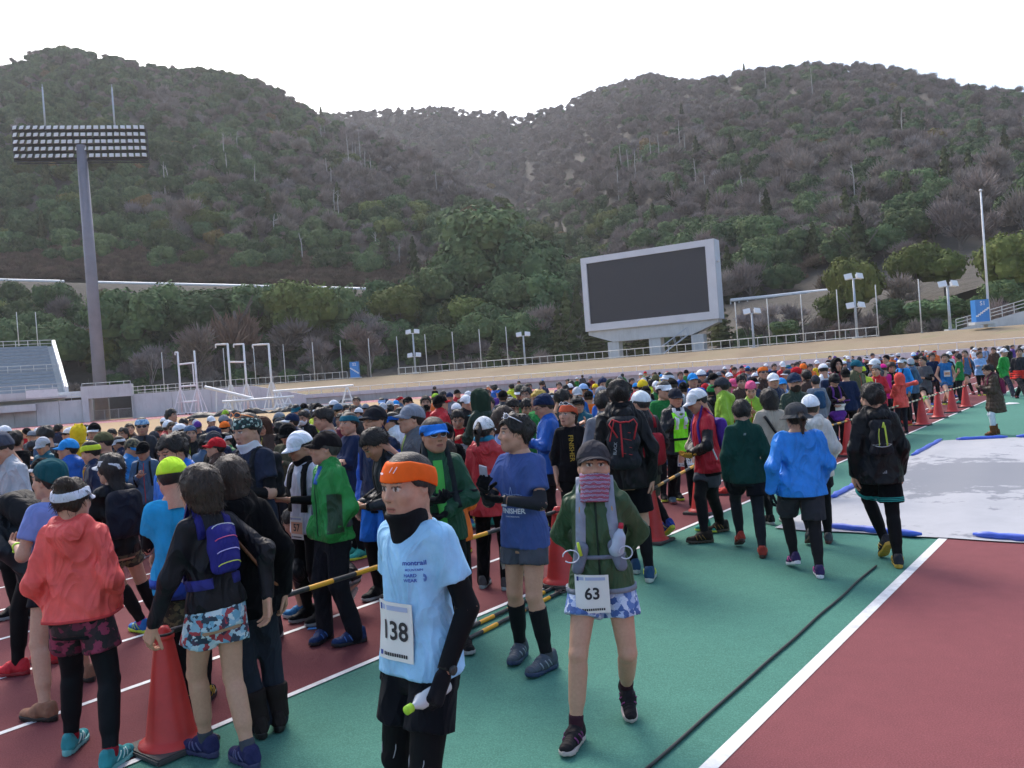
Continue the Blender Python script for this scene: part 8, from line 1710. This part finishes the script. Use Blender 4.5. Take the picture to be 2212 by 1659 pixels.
# panel, x, y of the head's top, head height (panel px), headwear, jacket, facing, extras (p pack, s sunglasses, e glasses, m mask, f tee, l long hair, b bob, 0-8 stance)
CROWD = [(1, 200, 545, 300, '', 'k', 0, ''), (1, 50, 465, 230, 'c:w', 'dg', 100, ''), (1, 430, 540, 200, 'c:g', 'dg', 172, ''), (1, 640, 485, 270, '', 'sl', -62, 'p'), (1, 440, 680, 230, 'c:dg', 'k', 5, 'p'), (1, 600, 635, 280, 'c:lg', 'tl', -165, 's'), (1, 990, 490, 230, 'c:w', 'g', -110, ''), (1, 1110, 462, 240, 'h:y', 'y', 8, 'E'), (1, 1340, 425, 260, 'c:k', 'dg', -172, ''), (1, 1470, 560, 320, 'c:ol', 'cm', -112, ''),
 (1, 950, 655, 340, 'c:sb', 'b', -110, ''), (1, 1290, 690, 370, 'd:ly', 'nv', -104, ''), (1, 1600, 520, 200, '', 'dg', 178, ''), (1, 1760, 500, 220, '', 'k', -172, 'e'), (1, 1850, 440, 200, '', 'br', 150, ''), (1, 2030, 345, 260, 'B:lb', 'dg', 165, 'sp'), (1, 1700, 620, 250, 'v:w', 'nv', -108, ''), (1, 1850, 665, 310, 'c:cm', 'sb', 105, ''), (1, 560, 940, 400, 'c:k', 'k', -120, 'p'),
 (2, 620, 230, 200, '', 'w', 100, ''), (2, 570, 390, 180, 'c:w', 'r', 0, ''), (2, 430, 470, 210, 'c:cm', 'dg', 178, ''), (2, 620, 420, 230, '', 'k', 150, 's'), (2, 800, 370, 150, '', 'k', 170, ''), (2, 920, 360, 150, '', 'nv', -170, ''), (2, 760, 445, 240, 'c:w', 'g', -112, ''), (2, 880, 475, 270, 'n:sl', 'k', 155, ''), (2, 1000, 405, 200, 'c:pu', 'dg', 178, ''), (2, 1210, 500, 300, 'u:nv', 'nv', -8, ''), (2, 1240, 640, 310, 'c:r', 'br', -100, ''), (2, 1410, 240, 130, 'c:lm', 'g', -150, ''), (2, 1380, 310, 180, 'c:g', 'k', 8, ''), (2, 1390, 405, 230, 'c:o', 'k', -165, ''), (2, 1760, 230, 260, '', 'k', 6, 'p'), (2, 1950, 360, 270, 'h:br', 'br', -175, 'e'), (2, 2160, 280, 150, 'c:lg', 'nv', 0, ''),
 (3, 350, 460, 220, 'c:g', 'k', -50, ''), (3, 350, 545, 240, 'n:dg', 'k', 4, ''), (3, 520, 470, 270, 'c:nv', 'nv', -100, ''), (3, 460, 622, 330, 'c:k', 'cm', -166, ''), (3, 700, 440, 230, '', 'k', -165, 'mw'), (3, 600, 340, 190, 'v:tl', 'w', -168, ''), (3, 700, 330, 160, 'c:k', 'ol', 150, ''), (3, 900, 325, 230, 'c:k', 'ly', 178, 'my'), (3, 860, 330, 150, '', 'k', 0, '8'), (3, 1000, 400, 330, '', 'g', -112, ''), (3, 1200, 330, 210, 'c:sl', 'nv', -165, 's'), (3, 1140, 280, 160, 'c:w', 'dg', 60, ''), (3, 1340, 452, 350, 'd:tl', 'nv', -142, ''), (3, 330, 770, 330, 'c:k', 'pk', -20, 'p'), (3, 1470, 235, 165, '', 'g', 178, ''), (3, 1430, 360, 180, '', 'k', 160, ''), (3, 1600, 332, 160, 'c:g', 'k', -160, ''), (3, 1840, 245, 150, 'v:lb', 'dg', 172, ''), (3, 1850, 320, 200, 'c:lg', 'k', 175, ''), (3, 1950, 345, 200, '', 'k', 10, ''), (3, 2100, 220, 140, 'B:r', 'sl', 90, ''), (3, 2185, 250, 150, 'c:k', 'tl', 20, ''), (3, 1980, 450, 300, 'v:b', 'w', -102, ''),
 (4, 370, 420, 180, 'c:k', 'sl', 45, ''), (4, 630, 405, 235, '', 'r', 176, 'mk'), (4, 770, 370, 160, 'c:lm', 'o', 20, ''), (4, 840, 385, 260, 'c:k', 'r', 55, 'ps'), (4, 890, 340, 160, '', 'k', 170, ''), (4, 980, 350, 160, 'c:nv', 'g', 165, ''), (4, 1210, 390, 240, 'c:w', 'k', 128, ''), (4, 1250, 332, 150, 'c:w', 'k', -90, ''), (4, 1060, 510, 230, 'c:w', 'lg', 0, ''), (4, 1400, 322, 310, 'h:dgr', 'dgr', -72, ''), (4, 1490, 305, 140, '', 'nv', 0, ''), (4, 1535, 315, 140, '', 'k', 180, ''), (4, 1530, 412, 250, '', 'g', -172, ''), (4, 1390, 582, 300, 'c:be', 'tl', -108, 'b'), (4, 1860, 462, 300, '', 'k', 150, ''), (4, 1840, 382, 200, 'v:w', 'nv', 170, ''), (4, 1700, 290, 160, 'v:b', 'pu', 176, ''), (4, 1745, 322, 210, 'c:k', 'dg', 4, 'p'), (4, 2080, 462, 300, '', 'lm', 172, '2'), (4, 2000, 242, 210, 'c:cm', 'nv', -165, ''), (4, 2090, 282, 235, '', 'gr', -172, 'e'), (4, 2125, 222, 150, '', 'mr', 150, ''), (4, 900, 790, 360, 'c:k', 'k', 0, 'p'), (4, 860, 1060, 380, '', 'o', 10, 'p'), (4, 1640, 240, 130, '', 'b', 0, ''), (4, 540, 560, 250, '', 'k', 12, ''), (4, 1130, 470, 160, '', 'mr', 170, ''),
 (5, 480, 370, 160, '', 'nv', 22, ''), (5, 730, 390, 155, '', 'pu', 178, ''), (5, 820, 422, 130, '', 'k', 0, ''), (5, 885, 405, 165, 'c:w', 'o', 4, ''), (5, 985, 460, 225, 'c:lg', 'b', 172, ''), (5, 1080, 410, 205, 'c:lb', 'w', 178, ''), (5, 1140, 392, 150, 'c:k', 'sb', 10, ''), (5, 1255, 420, 160, 'n:y', 'sb', 175, ''), (5, 970, 592, 280, 'c:k', 'tl', 176, 'l'), (5, 1370, 335, 205, 'n:nv', 'k', 168, ''), (5, 1480, 350, 225, 'n:dgr', 'ly', 6, ''), (5, 1330, 450, 260, 'c:g', 'b', -20, ''), (5, 1480, 540, 270, 'c:pk', 'w', 95, ''), (5, 430, 495, 310, 'h0:bl', 'gr', -122, 'W'), (5, 520, 592, 340, 'n:nv', 'b', -100, 'e'), (5, 740, 512, 310, '', 'dg', 62, ''), (5, 1610, 300, 120, 'c:g', 'dg', 180, ''), (5, 1780, 330, 130, '', 'k', 160, ''), (5, 1920, 260, 110, 'n:w', 'g', 180, ''), (5, 2000, 312, 130, '', 'dg', 20, ''), (5, 2035, 290, 110, 'v:w', 'sb', 40, ''), (5, 2130, 290, 140, 'n:ol', 'k', 0, ''), (5, 1940, 350, 210, 'c:y', 'k', 30, ''), (5, 1980, 452, 230, 'c:k', 'tl', 0, ''), (5, 2130, 372, 190, 'c:w', 'gr', 170, ''), (5, 600, 540, 200, 'v:w', 'k', 100, ''), (5, 250, 440, 150, 'c:g', 'k', -170, ''),
 (6, 285, 365, 160, 'n:ol', 'k', 10, ''), (6, 370, 345, 120, 'c:sb', 'b', 180, ''), (6, 470, 310, 210, 'v:w', 'mr', -120, ''), (6, 520, 420, 225, 'c:k', 'lg', 4, 'p'), (6, 380, 440, 280, 'v:w', 'gr', 150, 's'), (6, 650, 310, 150, '', 'b', 172, ''), (6, 735, 280, 165, 'c:k', 'gr', 178, ''), (6, 820, 330, 215, 'c:sb', 'b', 180, ''), (6, 890, 295, 120, 'v:w', 'k', 160, ''), (6, 950, 280, 185, 'c:w', 'nv', 158, ''), (6, 1030, 320, 160, 'c:nv', 'k', 170, ''), (6, 1080, 282, 110, 'c:dg', 'dg', 180, ''), (6, 1120, 330, 205, 'c:k', 'dg', 150, ''), (6, 1200, 310, 140, 'c:g', 'k', 180, ''), (6, 1040, 395, 190, 'c:dg', 'g', 160, ''), (6, 990, 480, 210, 'c:r', 'nv', -10, ''), (6, 670, 462, 220, 'c:k', 'k', 0, 'p'), (6, 1090, 502, 230, 'c:gr', 'k', 20, ''), (6, 1240, 390, 330, 'c:dg', 'lm', -52, 'e'), (6, 1290, 235, 100, 'c:w', 'k', 180, ''), (6, 1400, 215, 110, '', 'r', 170, ''), (6, 1430, 245, 135, '', 'r', -170, ''), (6, 1350, 320, 145, 'c:w', 'r', 180, ''), (6, 1390, 420, 160, 'u:pk', 'pk', 160, 'l'), (6, 1520, 365, 210, '', 'br', 178, ''), (6, 1590, 215, 90, 'c:pk', 'w', 180, ''), (6, 1620, 250, 130, 'c:nv', 'g', 160, ''), (6, 1700, 250, 130, '', 'nv', 172, ''), (6, 1770, 260, 140, '', 'k', -172, ''), (6, 1720, 325, 140, 'c:w', 'dg', 180, ''), (6, 1690, 390, 180, 'c:k', 'nv', 160, ''), (6, 1840, 402, 190, 'c:k', 'k', 30, ''), (6, 1845, 222, 210, 'B:o', 'br', 178, 's'), (6, 1890, 200, 100, 'n:w', 'b', 180, ''), (6, 2010, 195, 175, '', 'nv', 178, ''), (6, 2130, 170, 205, 'c:w', 'r', 176, ''), (6, 1990, 330, 235, 'c:w', 'nv', 178, ''), (6, 2100, 400, 235, 'c:sb', 'lb', -170, ''), (6, 1650, 470, 310, 'n:pk', 'lm', -165, ''), (6, 1180, 560, 225, '', 'w', 4, 'p'), (6, 950, 760, 300, '', 'be', -160, ''), (6, 1560, 330, 130, '', 'pu', 180, ''), (6, 160, 380, 140, '', 'k', 150, ''), (6, 860, 540, 200, '', 'k', -30, ''),
 (7, 370, 320, 110, 'c:tl', 'b', 170, ''), (7, 430, 300, 110, '', 'r', 180, ''), (7, 500, 282, 125, '', 'k', 176, ''), (7, 540, 265, 80, '', 'sl', 180, ''), (7, 605, 280, 110, '', 'dg', 170, ''), (7, 580, 320, 170, 'n:o', 'o', 178, ''), (7, 680, 310, 160, '', 'o', 174, ''), (7, 480, 352, 190, 'c:r', 'r', 120, ''), (7, 790, 250, 160, 'c:w', 'y', 176, ''), (7, 880, 310, 190, 'c:w', 'w', 4, 'p'), (7, 980, 190, 100, '', 'g', 170, ''), (7, 950, 250, 140, 'c:k', 'sl', -150, ''), (7, 1055, 190, 90, 'c:pu', 'w', 180, ''), (7, 1070, 230, 185, 'h:k', 'mr', 178, ''), (7, 1170, 260, 160, 'c:w', 'b', 170, ''), (7, 1170, 342, 180, 'v:w', 'sb', 160, ''), (7, 1240, 190, 125, 'c:w', 'sl', 180, ''), (7, 1190, 375, 235, 'c:k', 'nv', 6, ''), (7, 1350, 250, 210, 'c:tl', 'ol', 140, ''), (7, 1410, 200, 135, 'c:dg', 'nv', 0, ''), (7, 1500, 200, 130, 'v:w', 'k', 160, ''), (7, 1600, 155, 125, 'n:dg', 'sl', 178, ''), (7, 1620, 230, 210, 'c:w', 'dg', -105, ''), (7, 1740, 310, 180, 'c:mg', 'mg', 0, ''), (7, 1790, 182, 165, 'n:k', 'be', -110, ''), (7, 1860, 290, 260, '', 'k', -172, 'b'), (7, 1870, 160, 150, 'v:w', 'o', 160, ''), (7, 1970, 150, 110, 'c:w', 'w', 180, ''), (7, 1420, 330, 210, 'c:ly', 'ly', 5, ''), (7, 2020, 210, 240, 'v:w', 'sb', -112, 'p'), (7, 2140, 230, 190, 'n:lg', 'sl', 4, ''), (7, 620, 400, 200, '', 'br', -20, 'p'), (7, 750, 470, 210, 'c:dg', 'g', 0, 'p'), (7, 240, 520, 220, 'c:sb', 'lb', -165, ''),
 (8, 130, 255, 150, 'c:lg', 'b', 180, ''), (8, 390, 240, 160, 'c:w', 'sb', -150, ''), (8, 335, 340, 180, 'c:lg', 'sl', 0, ''), (8, 455, 255, 120, 'n:pu', 'k', 160, ''), (8, 690, 250, 175, '', 'nv', -172, ''), (8, 735, 205, 150, 'd:r', 'o', 180, ''), (8, 475, 210, 100, '', 'k', 180, ''), (8, 600, 205, 110, 'c:w', 'g', 170, ''), (8, 930, 275, 150, '', 'k', -130, 'p'), (8, 970, 225, 110, 'c:w', 'w', 170, ''), (8, 1045, 220, 130, '', 'pk', 120, ''), (8, 1105, 190, 110, 'c:w', 'mr', 170, ''), (8, 1120, 262, 150, '', 'gr', -30, 'f'), (8, 1380, 185, 110, '', 'o', 20, ''), (8, 1390, 165, 90, 'c:w', 'w', 170, ''), (8, 1470, 165, 110, '', 'sl', 160, ''), (8, 1570, 155, 130, '', 'lb', -172, 'p'), (8, 1700, 158, 120, '', 'br', -140, ''), (8, 1790, 150, 100, 'c:w', 'w', 30, ''), (8, 1870, 138, 110, '', 'nv', 20, ''), (8, 1920, 130, 130, '', 'k', 10, ''), (8, 2010, 120, 100, '', 'pu', 160, ''), (8, 2130, 125, 110, '', 'k', 150, ''), (8, 2190, 145, 120, 'n:lg', 'lg', 170, ''), (8, 545, 215, 130, '', 'r', 180, 'U')]
FACE = lambda a: 'back turned' if abs(a) < 50 else ('facing the stands' if abs(a) > 140 else ('in profile towards the gateway' if a < 0 else 'in profile towards the cones'))
used = {}
spots = [(o.location.x, o.location.y) for o in bpy.data.objects if o.name.startswith('person')]
def crowd_person(x, y, hp, hat, top, phi, ex, k, name_extra=''):
    D1 = 0.29*F/hp; D2 = max(4.0, (CAMH-1.66-0.08*math.sin(k*2.3))*F/max(5.0, (y-horizon(x))))
    D = D1 if hp > 27 else (0.5*D1+0.5*D2 if hp > 18 else D2)
    D = min(D, 58+8*math.sin(k))
    while trk_inv(place(None, D, x))[1] > L0-0.45 and D < 60 and x < 2120: D *= 1.03      # behind the line of cones
    for _ in range(60):      # nobody stands inside somebody else
        p = place(None, D, x)
        if all((p.x-a)**2+(p.y-b)**2 > 0.17 for a, b in spots): break
        D += 0.12
    H = headz(x, y, D)-(0.012 if hat else 0.0)
    if H > 1.88: D = D*(CAMH-1.80)/max(0.05, CAMH-H) if CAMH-H > .05 else D; H = min(max(headz(x, y, D), 1.5), 1.86)
    if H < 1.48:
        D = D*(CAMH-1.55)/(CAMH-H); H = 1.55
    p = place(None, D, x); spots.append((p.x, p.y))
    st = next((int(c) for c in ex if c.isdigit()), None)
    if st is None: st = (k*7+int(x)) % 8
    m_ = MODEL[st]; J = m_['J']; sc = H/J['top']
    head_yaw = STANCE[st]['head'][0]
    tc, tn = CN[top]; garment = 'T-shirt' if 'f' in ex else ('jacket' if k % 3 else 'top')
    hn = ''
    if hat and hat[:2] != 'h0': hn = CN[hat.split(':')[1]][1]+' '+HATN[hat.split(':')[0]][1]
    else: hn = 'blond hair' if 'W' in ex else ('black bob' if 'b' in ex else ('long dark hair' if 'l' in ex else 'bare dark hair'))
    if 'E' in ex: hn = 'yellow bear-eared hood'
    lab = 'person in %s %s with %s%s%s, %s' % (tn, garment, hn, ', sunglasses' if 's' in ex else (', glasses' if 'e' in ex else (', face mask' if 'm' in ex else '')), ' and backpack' if 'p' in ex else '', FACE(phi))
    used[lab] = used.get(lab, 0)+1
    root = empty('person', p, R(-(phi-head_yaw*0.8)), lab, 'person', 'people in the crowd'); wf = sc*(0.90+0.20*((k*29) % 11)/11); root.scale = (wf, wf, sc)
    sk = 0.86+0.24*((k*37) % 10)/10
    mobj('body', m_['body'], root, (sk*1.02, sk*.97, sk*.94))
    c = srgb(tc); j_ = 0.9+0.2*((k*53) % 10)/10; c = tuple(min(.85, v*j_) for v in c)
    mobj('t_shirt' if 'f' in ex else garment, m_['tee' if 'f' in ex else ('jacket' if k % 3 else 'shirt')], root, c)
    mobj('trousers', m_['pants'], root, (srgb('0f1013'), srgb('16181e'), srgb('0d0d10'), srgb('1f2128'))[k % 4])
    if k % 5 < 2: mobj('shorts', m_['shorts'], root, (srgb('22242a'), srgb('3a3d46'), srgb('1f2c4a'), srgb('4a3a3a'))[(k//5) % 4])
    if k % 3 and abs(phi) > 90 and p.y < 30: mobj('zip', m_['zip'], root, ((.5, .5, .5), (.03, .03, .03), srgb('c8d040'), srgb('b83a34'))[k % 4])
    if k % 4 == 1 and abs(phi) > 110 and p.y < 32: o_ = mobj('race_bib', m_['bib'], root); mobj('bib_panel', m_['bibp'], o_, srgb('d8a488'))
    if p.y < 34: add_shoes(root, J, [(srgb('2a4a8a'), srgb('b83a34'), BLK, srgb('3a9a8a'), srgb('7a7e84'))[k % 5], (srgb('c8d040'), WHT, srgb('3a3a3c'))[k % 3]])
    if hat and hat[:2] != 'h0':
        a, b = hat.split(':')
        if a != 'h': put(root, J, ('hair_band' if a in 'dBv' else 'hair_low') if 'l' not in ex and 'b' not in ex else ('hair_long' if 'l' in ex else 'hair_bob'), HAIR if k % 4 else BRN, 'hair')
        put(root, J, HATN[a][0], srgb(CN[b][0]), HATN[a][1].replace(' ', '_'), 1.0, 0.0, 'camo' if b == 'cm' else ('bandblue' if (a == 'B' and b == 'lb') else None), (None, BLK, srgb(tc), WHT, None)[k % 5])
        if 'E' in ex: put(root, J, 'ears', srgb('e0c02c'), 'hood_ears')
    else:
        put(root, J, 'hair_bob' if 'b' in ex else ('hair_long' if 'l' in ex else ('hair_messy' if (k % 2 or 'W' in ex) else 'hair_short')), srgb('c8a850') if 'W' in ex else ((HAIR, HAIR, BRN, (.02, .02, .02))[k % 4]), 'hair')
    if 'p' in ex:
        mobj('backpack', m_['pack'], root, (BLK, srgb('22304e'), srgb('6a1f28'), srgb('3a3d44'), srgb('22486a'))[k % 5]); mobj('straps', m_['straps'], root, BLK)
    if 's' in ex: glasses(root, J, (.05, .05, .06))
    if 'e' in ex: glasses(root, J, (.04, .04, .045), False)
    if 'm' in ex: put(root, J, 'mask' if 'w' in ex or 'k' in ex else 'neckwarm', WHT if 'w' in ex else (BLK if 'k' in ex else srgb('d8dc3a')), 'face_mask')
    return root
for k, (pn, x, y, hp, hat, top, phi, ex) in enumerate(CROWD):
    ox, oy, sc_ = PANEL[pn]; crowd_person((ox+x/sc_)/1.8228, (oy+y/sc_)/1.8228, hp/sc_/1.8228, hat, top, phi, ex, k)
# people farther back who fill the gaps between those picked out above
rf = random.Random(21)
HK = ['', '', '', '', '', '', 'c:k', 'c:w', 'c:k', 'c:dg', 'c:nv', 'c:sb', 'n:dg', 'v:w', 'c:r', 'c:lg', 'n:nv', 'd:o', 'c:g']; TK = ['k', 'k', 'nv', 'b', 'dg', 'g', 'r', 'sb', 'gr', 'tl', 'sl', 'w', 'ly', 'pu', 'o', 'pk', 'lb', 'k', 'mr']
for k in range(100):
    x = rf.uniform(620, 2190) if k > 16 else rf.uniform(20, 900); D = rf.uniform(20, 60) if x > 900 else rf.uniform(9, 22)
    if k > 64: x, D = (rf.uniform(10, 860), rf.uniform(8.5, 15)) if k % 2 else (rf.uniform(1230, 1760), rf.uniform(13, 30))
    s_, n_ = trk_inv(place(None, D, x))
    if n_ > L0-0.6: continue
    crowd_person(x, horizon(x)+(CAMH-rf.uniform(1.60, 1.72))*F/D, 0.25*F/D, rf.choice(HK), rf.choice(TK), rf.choice((0, 10, -20, 170, -165, 178, -110, -140, 150, 120)), rf.choice(('', '', 'p', '', 's', 'e')), 300+k)
# ================================================================ cones, striped poles, cable, tarpaulin
M['cone'] = simple('red_orange_cone_plastic', (0.52, 0.028, 0.022), 0.45, 0.16, 5, 'Object', bump=0.15, bscale=60)
M['conebase'] = simple('weathered_rubber_base', (0.060, 0.056, 0.055), 0.7, 0.3, 9, 'Object', bump=0.3)
t = NT('pole_paint'); at = t.n('ObjectInfo'); nz = t.noise(22, 5, 0.7); M['polep'] = t.out(t.mix(t.ramp(nz.outputs[0], [(0.5, (0, 0, 0)), (0.72, (0.45, 0.45, 0.45))]), at.outputs['Color'], (0.13, 0.11, 0.09)), 0.45)
def cone_model():
    mb = MB(); mb.lathe([(0.185, 0.035), (0.182, 0.05), (0.150, 0.065), (0.140, 0.085), (0.052, 0.66), (0.050, 0.665), (0.044, 0.69), (0.036, 0.70), (0.030, 0.715), (0.0, 0.722)], 36); body = mb.mesh('cone_body', M['cone'], True)
    mb = MB(); mb.box((0, 0, 0.018), (0.40, 0.40, 0.036)); bm = bmesh.new(); me = mb.mesh('base', M['conebase']); bm.from_mesh(me); bmesh.ops.bevel(bm, geom=bm.edges[:], offset=0.008, segments=2, affect='EDGES'); bm.to_mesh(me); bm.free()
    mb = MB(); mb.lathe([(0.0535, 0.640), (0.060, 0.645), (0.060, 0.665), (0.052, 0.672)], 24); ring = mb.mesh('collar', M['cone'], True); return body, me, ring
CB, CBASE, CRING = cone_model()
CONES = [((372, 1612), 'large red cone with a hand resting on it, beside the coral jacket', 1.0), ((1216, 1262), 'red cone half hidden behind the runners in blue and green', 1.05), ((1414, 1170), 'red cone behind the tall person in black shorts', 0.9), ((1517, 1108), 'red cone behind the person in red vest and gloves', 1.0), ((1836, 985), 'red cone left of the person with slim black pack', 1.02), ((1993, 919), 'red cone next beyond the coral hooded jacket', 1.0), ((2028, 903), 'second red cone beyond the coral hooded jacket', 1.0), ((2058, 891), 'third red cone beyond the coral hooded jacket', 1.0), ((2087, 880), 'last red cone in the row towards the brown coat', 1.0)]
ctop = []
for i, (px_, lab, sc_) in enumerate(CONES):
    p = ground(*px_); e = empty('traffic_cone', p, -TH+R(3*math.sin(i*5)), lab, 'cone', 'red cones along the track edge'); e.scale = (sc_,)*3
    mobj('cone_body', CB, e); mobj('base', CBASE, e); mobj('collar', CRING, e); ctop.append(p+Vector((0, 0, 0.675*sc_)))
YEL = srgb('e0a01c'); BKP = (0.018, 0.018, 0.02)
def striped(a, b, label, seg=0.21, r=0.018, far=False):
    a = Vector(a); b = Vector(b); e = empty('striped_pole', a, label=label, cat='pole', group='striped barrier poles'); L = (b-a).length; n = max(2, int(round(L/seg))); d = (b-a)/n
    for k in range(n):
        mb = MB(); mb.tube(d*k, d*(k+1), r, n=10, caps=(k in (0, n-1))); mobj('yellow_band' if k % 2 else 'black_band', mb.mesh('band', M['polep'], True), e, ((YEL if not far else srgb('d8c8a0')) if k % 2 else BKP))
    for q in (Vector((0, 0, 0)), b-a):
        mb = MB(); mb.path([q+Vector((0.052*math.cos(t_), 0.052*math.sin(t_), 0)) for t_ in [i*0.5236 for i in range(13)]], 0.009, 6); mobj('end_ring', mb.mesh('end_ring', M['black'], True), e)
striped(ctop[0], ctop[1], 'yellow and black striped pole from the near cone past runner 138')
striped(ctop[1], ctop[2], 'striped pole behind the person in dark green jacket with 63'); striped(ctop[2], ctop[3], 'striped pole below the lime vest with number 13'); striped(ctop[3], ctop[4], 'striped pole passing behind the blue jacket')
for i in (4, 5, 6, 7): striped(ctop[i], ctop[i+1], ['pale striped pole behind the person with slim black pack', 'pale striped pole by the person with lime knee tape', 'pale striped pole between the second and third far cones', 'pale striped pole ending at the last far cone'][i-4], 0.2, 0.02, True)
for (a, b, lab) in (((935, 1398), (1200, 1272), 'striped pole lying on the green surface behind runner 138, upper one'), ((935, 1424), (1212, 1282), 'striped pole lying on the green surface behind runner 138, lower one')):
    striped(ground(*a)+Vector((0, 0, .018)), ground(*b)+Vector((0, 0, .018)), lab)
# black cable across the green
a, b = ground(1380, 1680), ground(1892, 1224); mb = MB(); mb.path([a.lerp(b, k/30)+Vector((0.004*math.sin(k*0.9), 0.004*math.cos(k*0.7), 0.009)) for k in range(31)], 0.0095, 8)
tag(mb.build('cable', M['black'], smooth=True), 'long black cable lying across the green surface', 'cable')
a, b = ground(1892, 1224), ground(2018, 1108)
# white tarpaulin over the pit with blue tubes on its hem
TQ = [ground(1672, 1143), ground(2330, 1182), ground(2330, 940), ground(2030, 953)]
t = NT('white_tarpaulin'); v = t.coord('World'); a_ = t.noise(0.55, 7, 0.75, vec=v); b_ = t.noise(2.2, 6, 0.7, vec=v); w_ = t.noise(1.3, 4, 0.6, vec=v); w_.noise_type = 'RIDGED_MULTIFRACTAL'
mx_ = t.n('VectorMath', operation='DISTANCE'); pc_ = ground(2105, 1035); t.l(v, mx_.inputs[0]); mx_.inputs[1].default_value = (pc_.x, pc_.y, 0)
mr_ = t.n('MapRange'); t.l(mx_.outputs['Value'], mr_.inputs['Value']); mr_.inputs['From Min'].default_value = 0.4; mr_.inputs['From Max'].default_value = 2.9; mr_.inputs['To Min'].default_value = 0.26; mr_.inputs['To Max'].default_value = -0.10
ad_ = t.n('Math', operation='ADD'); t.l(b_.outputs[0], ad_.inputs[0]); t.l(mr_.outputs[0], ad_.inputs[1])
c = t.ramp(a_.outputs[0], [(0.35, (0.36, 0.365, 0.39)), (0.7, (0.45, 0.455, 0.48))]); c = t.mix(t.ramp(ad_.outputs[0], [(0.50, (0, 0, 0)), (0.57, (0.85, 0.85, 0.85))]), c, (0.19, 0.20, 0.225))
M['tarp'] = t.out(c, 0.75, t.bump(w_.outputs[0], 0.3, 0.03), spec=0.15)
mb = MB(); n1, n2 = 44, 34; vs = []; rt_ = random.Random(4)
for i in range(n1+1):
    for j in range(n2+1):
        u, w = i/n1, j/n2; p = (TQ[0].lerp(TQ[1], u)).lerp(TQ[3].lerp(TQ[2], u), w); ed = min(1, 6*u, 6*w, 6*(1-w))
        z = 0.014+ed*(0.05+0.014*math.sin(p.x*2.3+p.y*1.1)+0.009*math.sin(p.x*5.1-p.y*3.2)+0.010*abs(math.sin(p.x*7+p.y*9)))
        if ed < 0.2: p = p+Vector((0.02*math.sin(p.y*9), 0.02*math.sin(p.x*9), 0))
        vs.append((p.x, p.y, z))
mb.add(vs, [(i*(n2+1)+j, (i+1)*(n2+1)+j, (i+1)*(n2+1)+j+1, i*(n2+1)+j+1) for i in range(n1) for j in range(n2)])
tp = empty('tarpaulin', TQ[0], label='large white tarpaulin with grey stains and blue hem tubes on the ground', cat='tarpaulin'); rel(mb.build('sheet', M['tarp'], smooth=True), tp)
M['bluetube'] = simple('blue_vinyl_tube', (0.06, 0.13, 0.62), 0.4, 0.15, 6, 'Object', bump=0.3, bscale=14)
for (p, q) in (((1796, 1080), (1852, 1050)), ((1788, 1143), (1990, 1163)), ((2104, 1163), (2300, 1178)), ((1970, 988), (2034, 953)), ((2066, 953), (2176, 948)), ((2196, 947), (2300, 943))):
    a, b = ground(*p), ground(*q); mb = MB(); mb.path([a.lerp(b, k/10)+Vector((.012*math.sin(k*2), .012*math.cos(k*3), 0.045)) for k in range(11)], [0.015]+[0.036+0.004*math.sin(k*2) for k in range(9)]+[0.015], 10); rel(mb.build('hem_tube', M['bluetube'], smooth=True), tp)
mb = MB(); p = ground(2185, 873); mb.add([(p.x+x, p.y+y, z) for x, y, z in ((-.2, -.1, .01), (.2, -.12, .015), (.22, .1, .03), (0, .16, .05), (-.22, .1, .012))], [(0, 1, 3), (1, 2, 3), (0, 3, 4)]); tag(mb.build('litter', M['white']), 'scrap of white paper on the green surface beside the brown coat', 'litter')
p = ground(690, 1358); mb = MB(); mb.add([(p.x+x, p.y+y, .008) for x, y in ((-.1, -.03), (.1, -.03), (.1, .03), (-.1, .03))], [(0, 1, 2, 3)]); tag(mb.build('floor_mark', M['blue']), 'small light blue mark on the red track by the green windbreaker', 'floor mark')
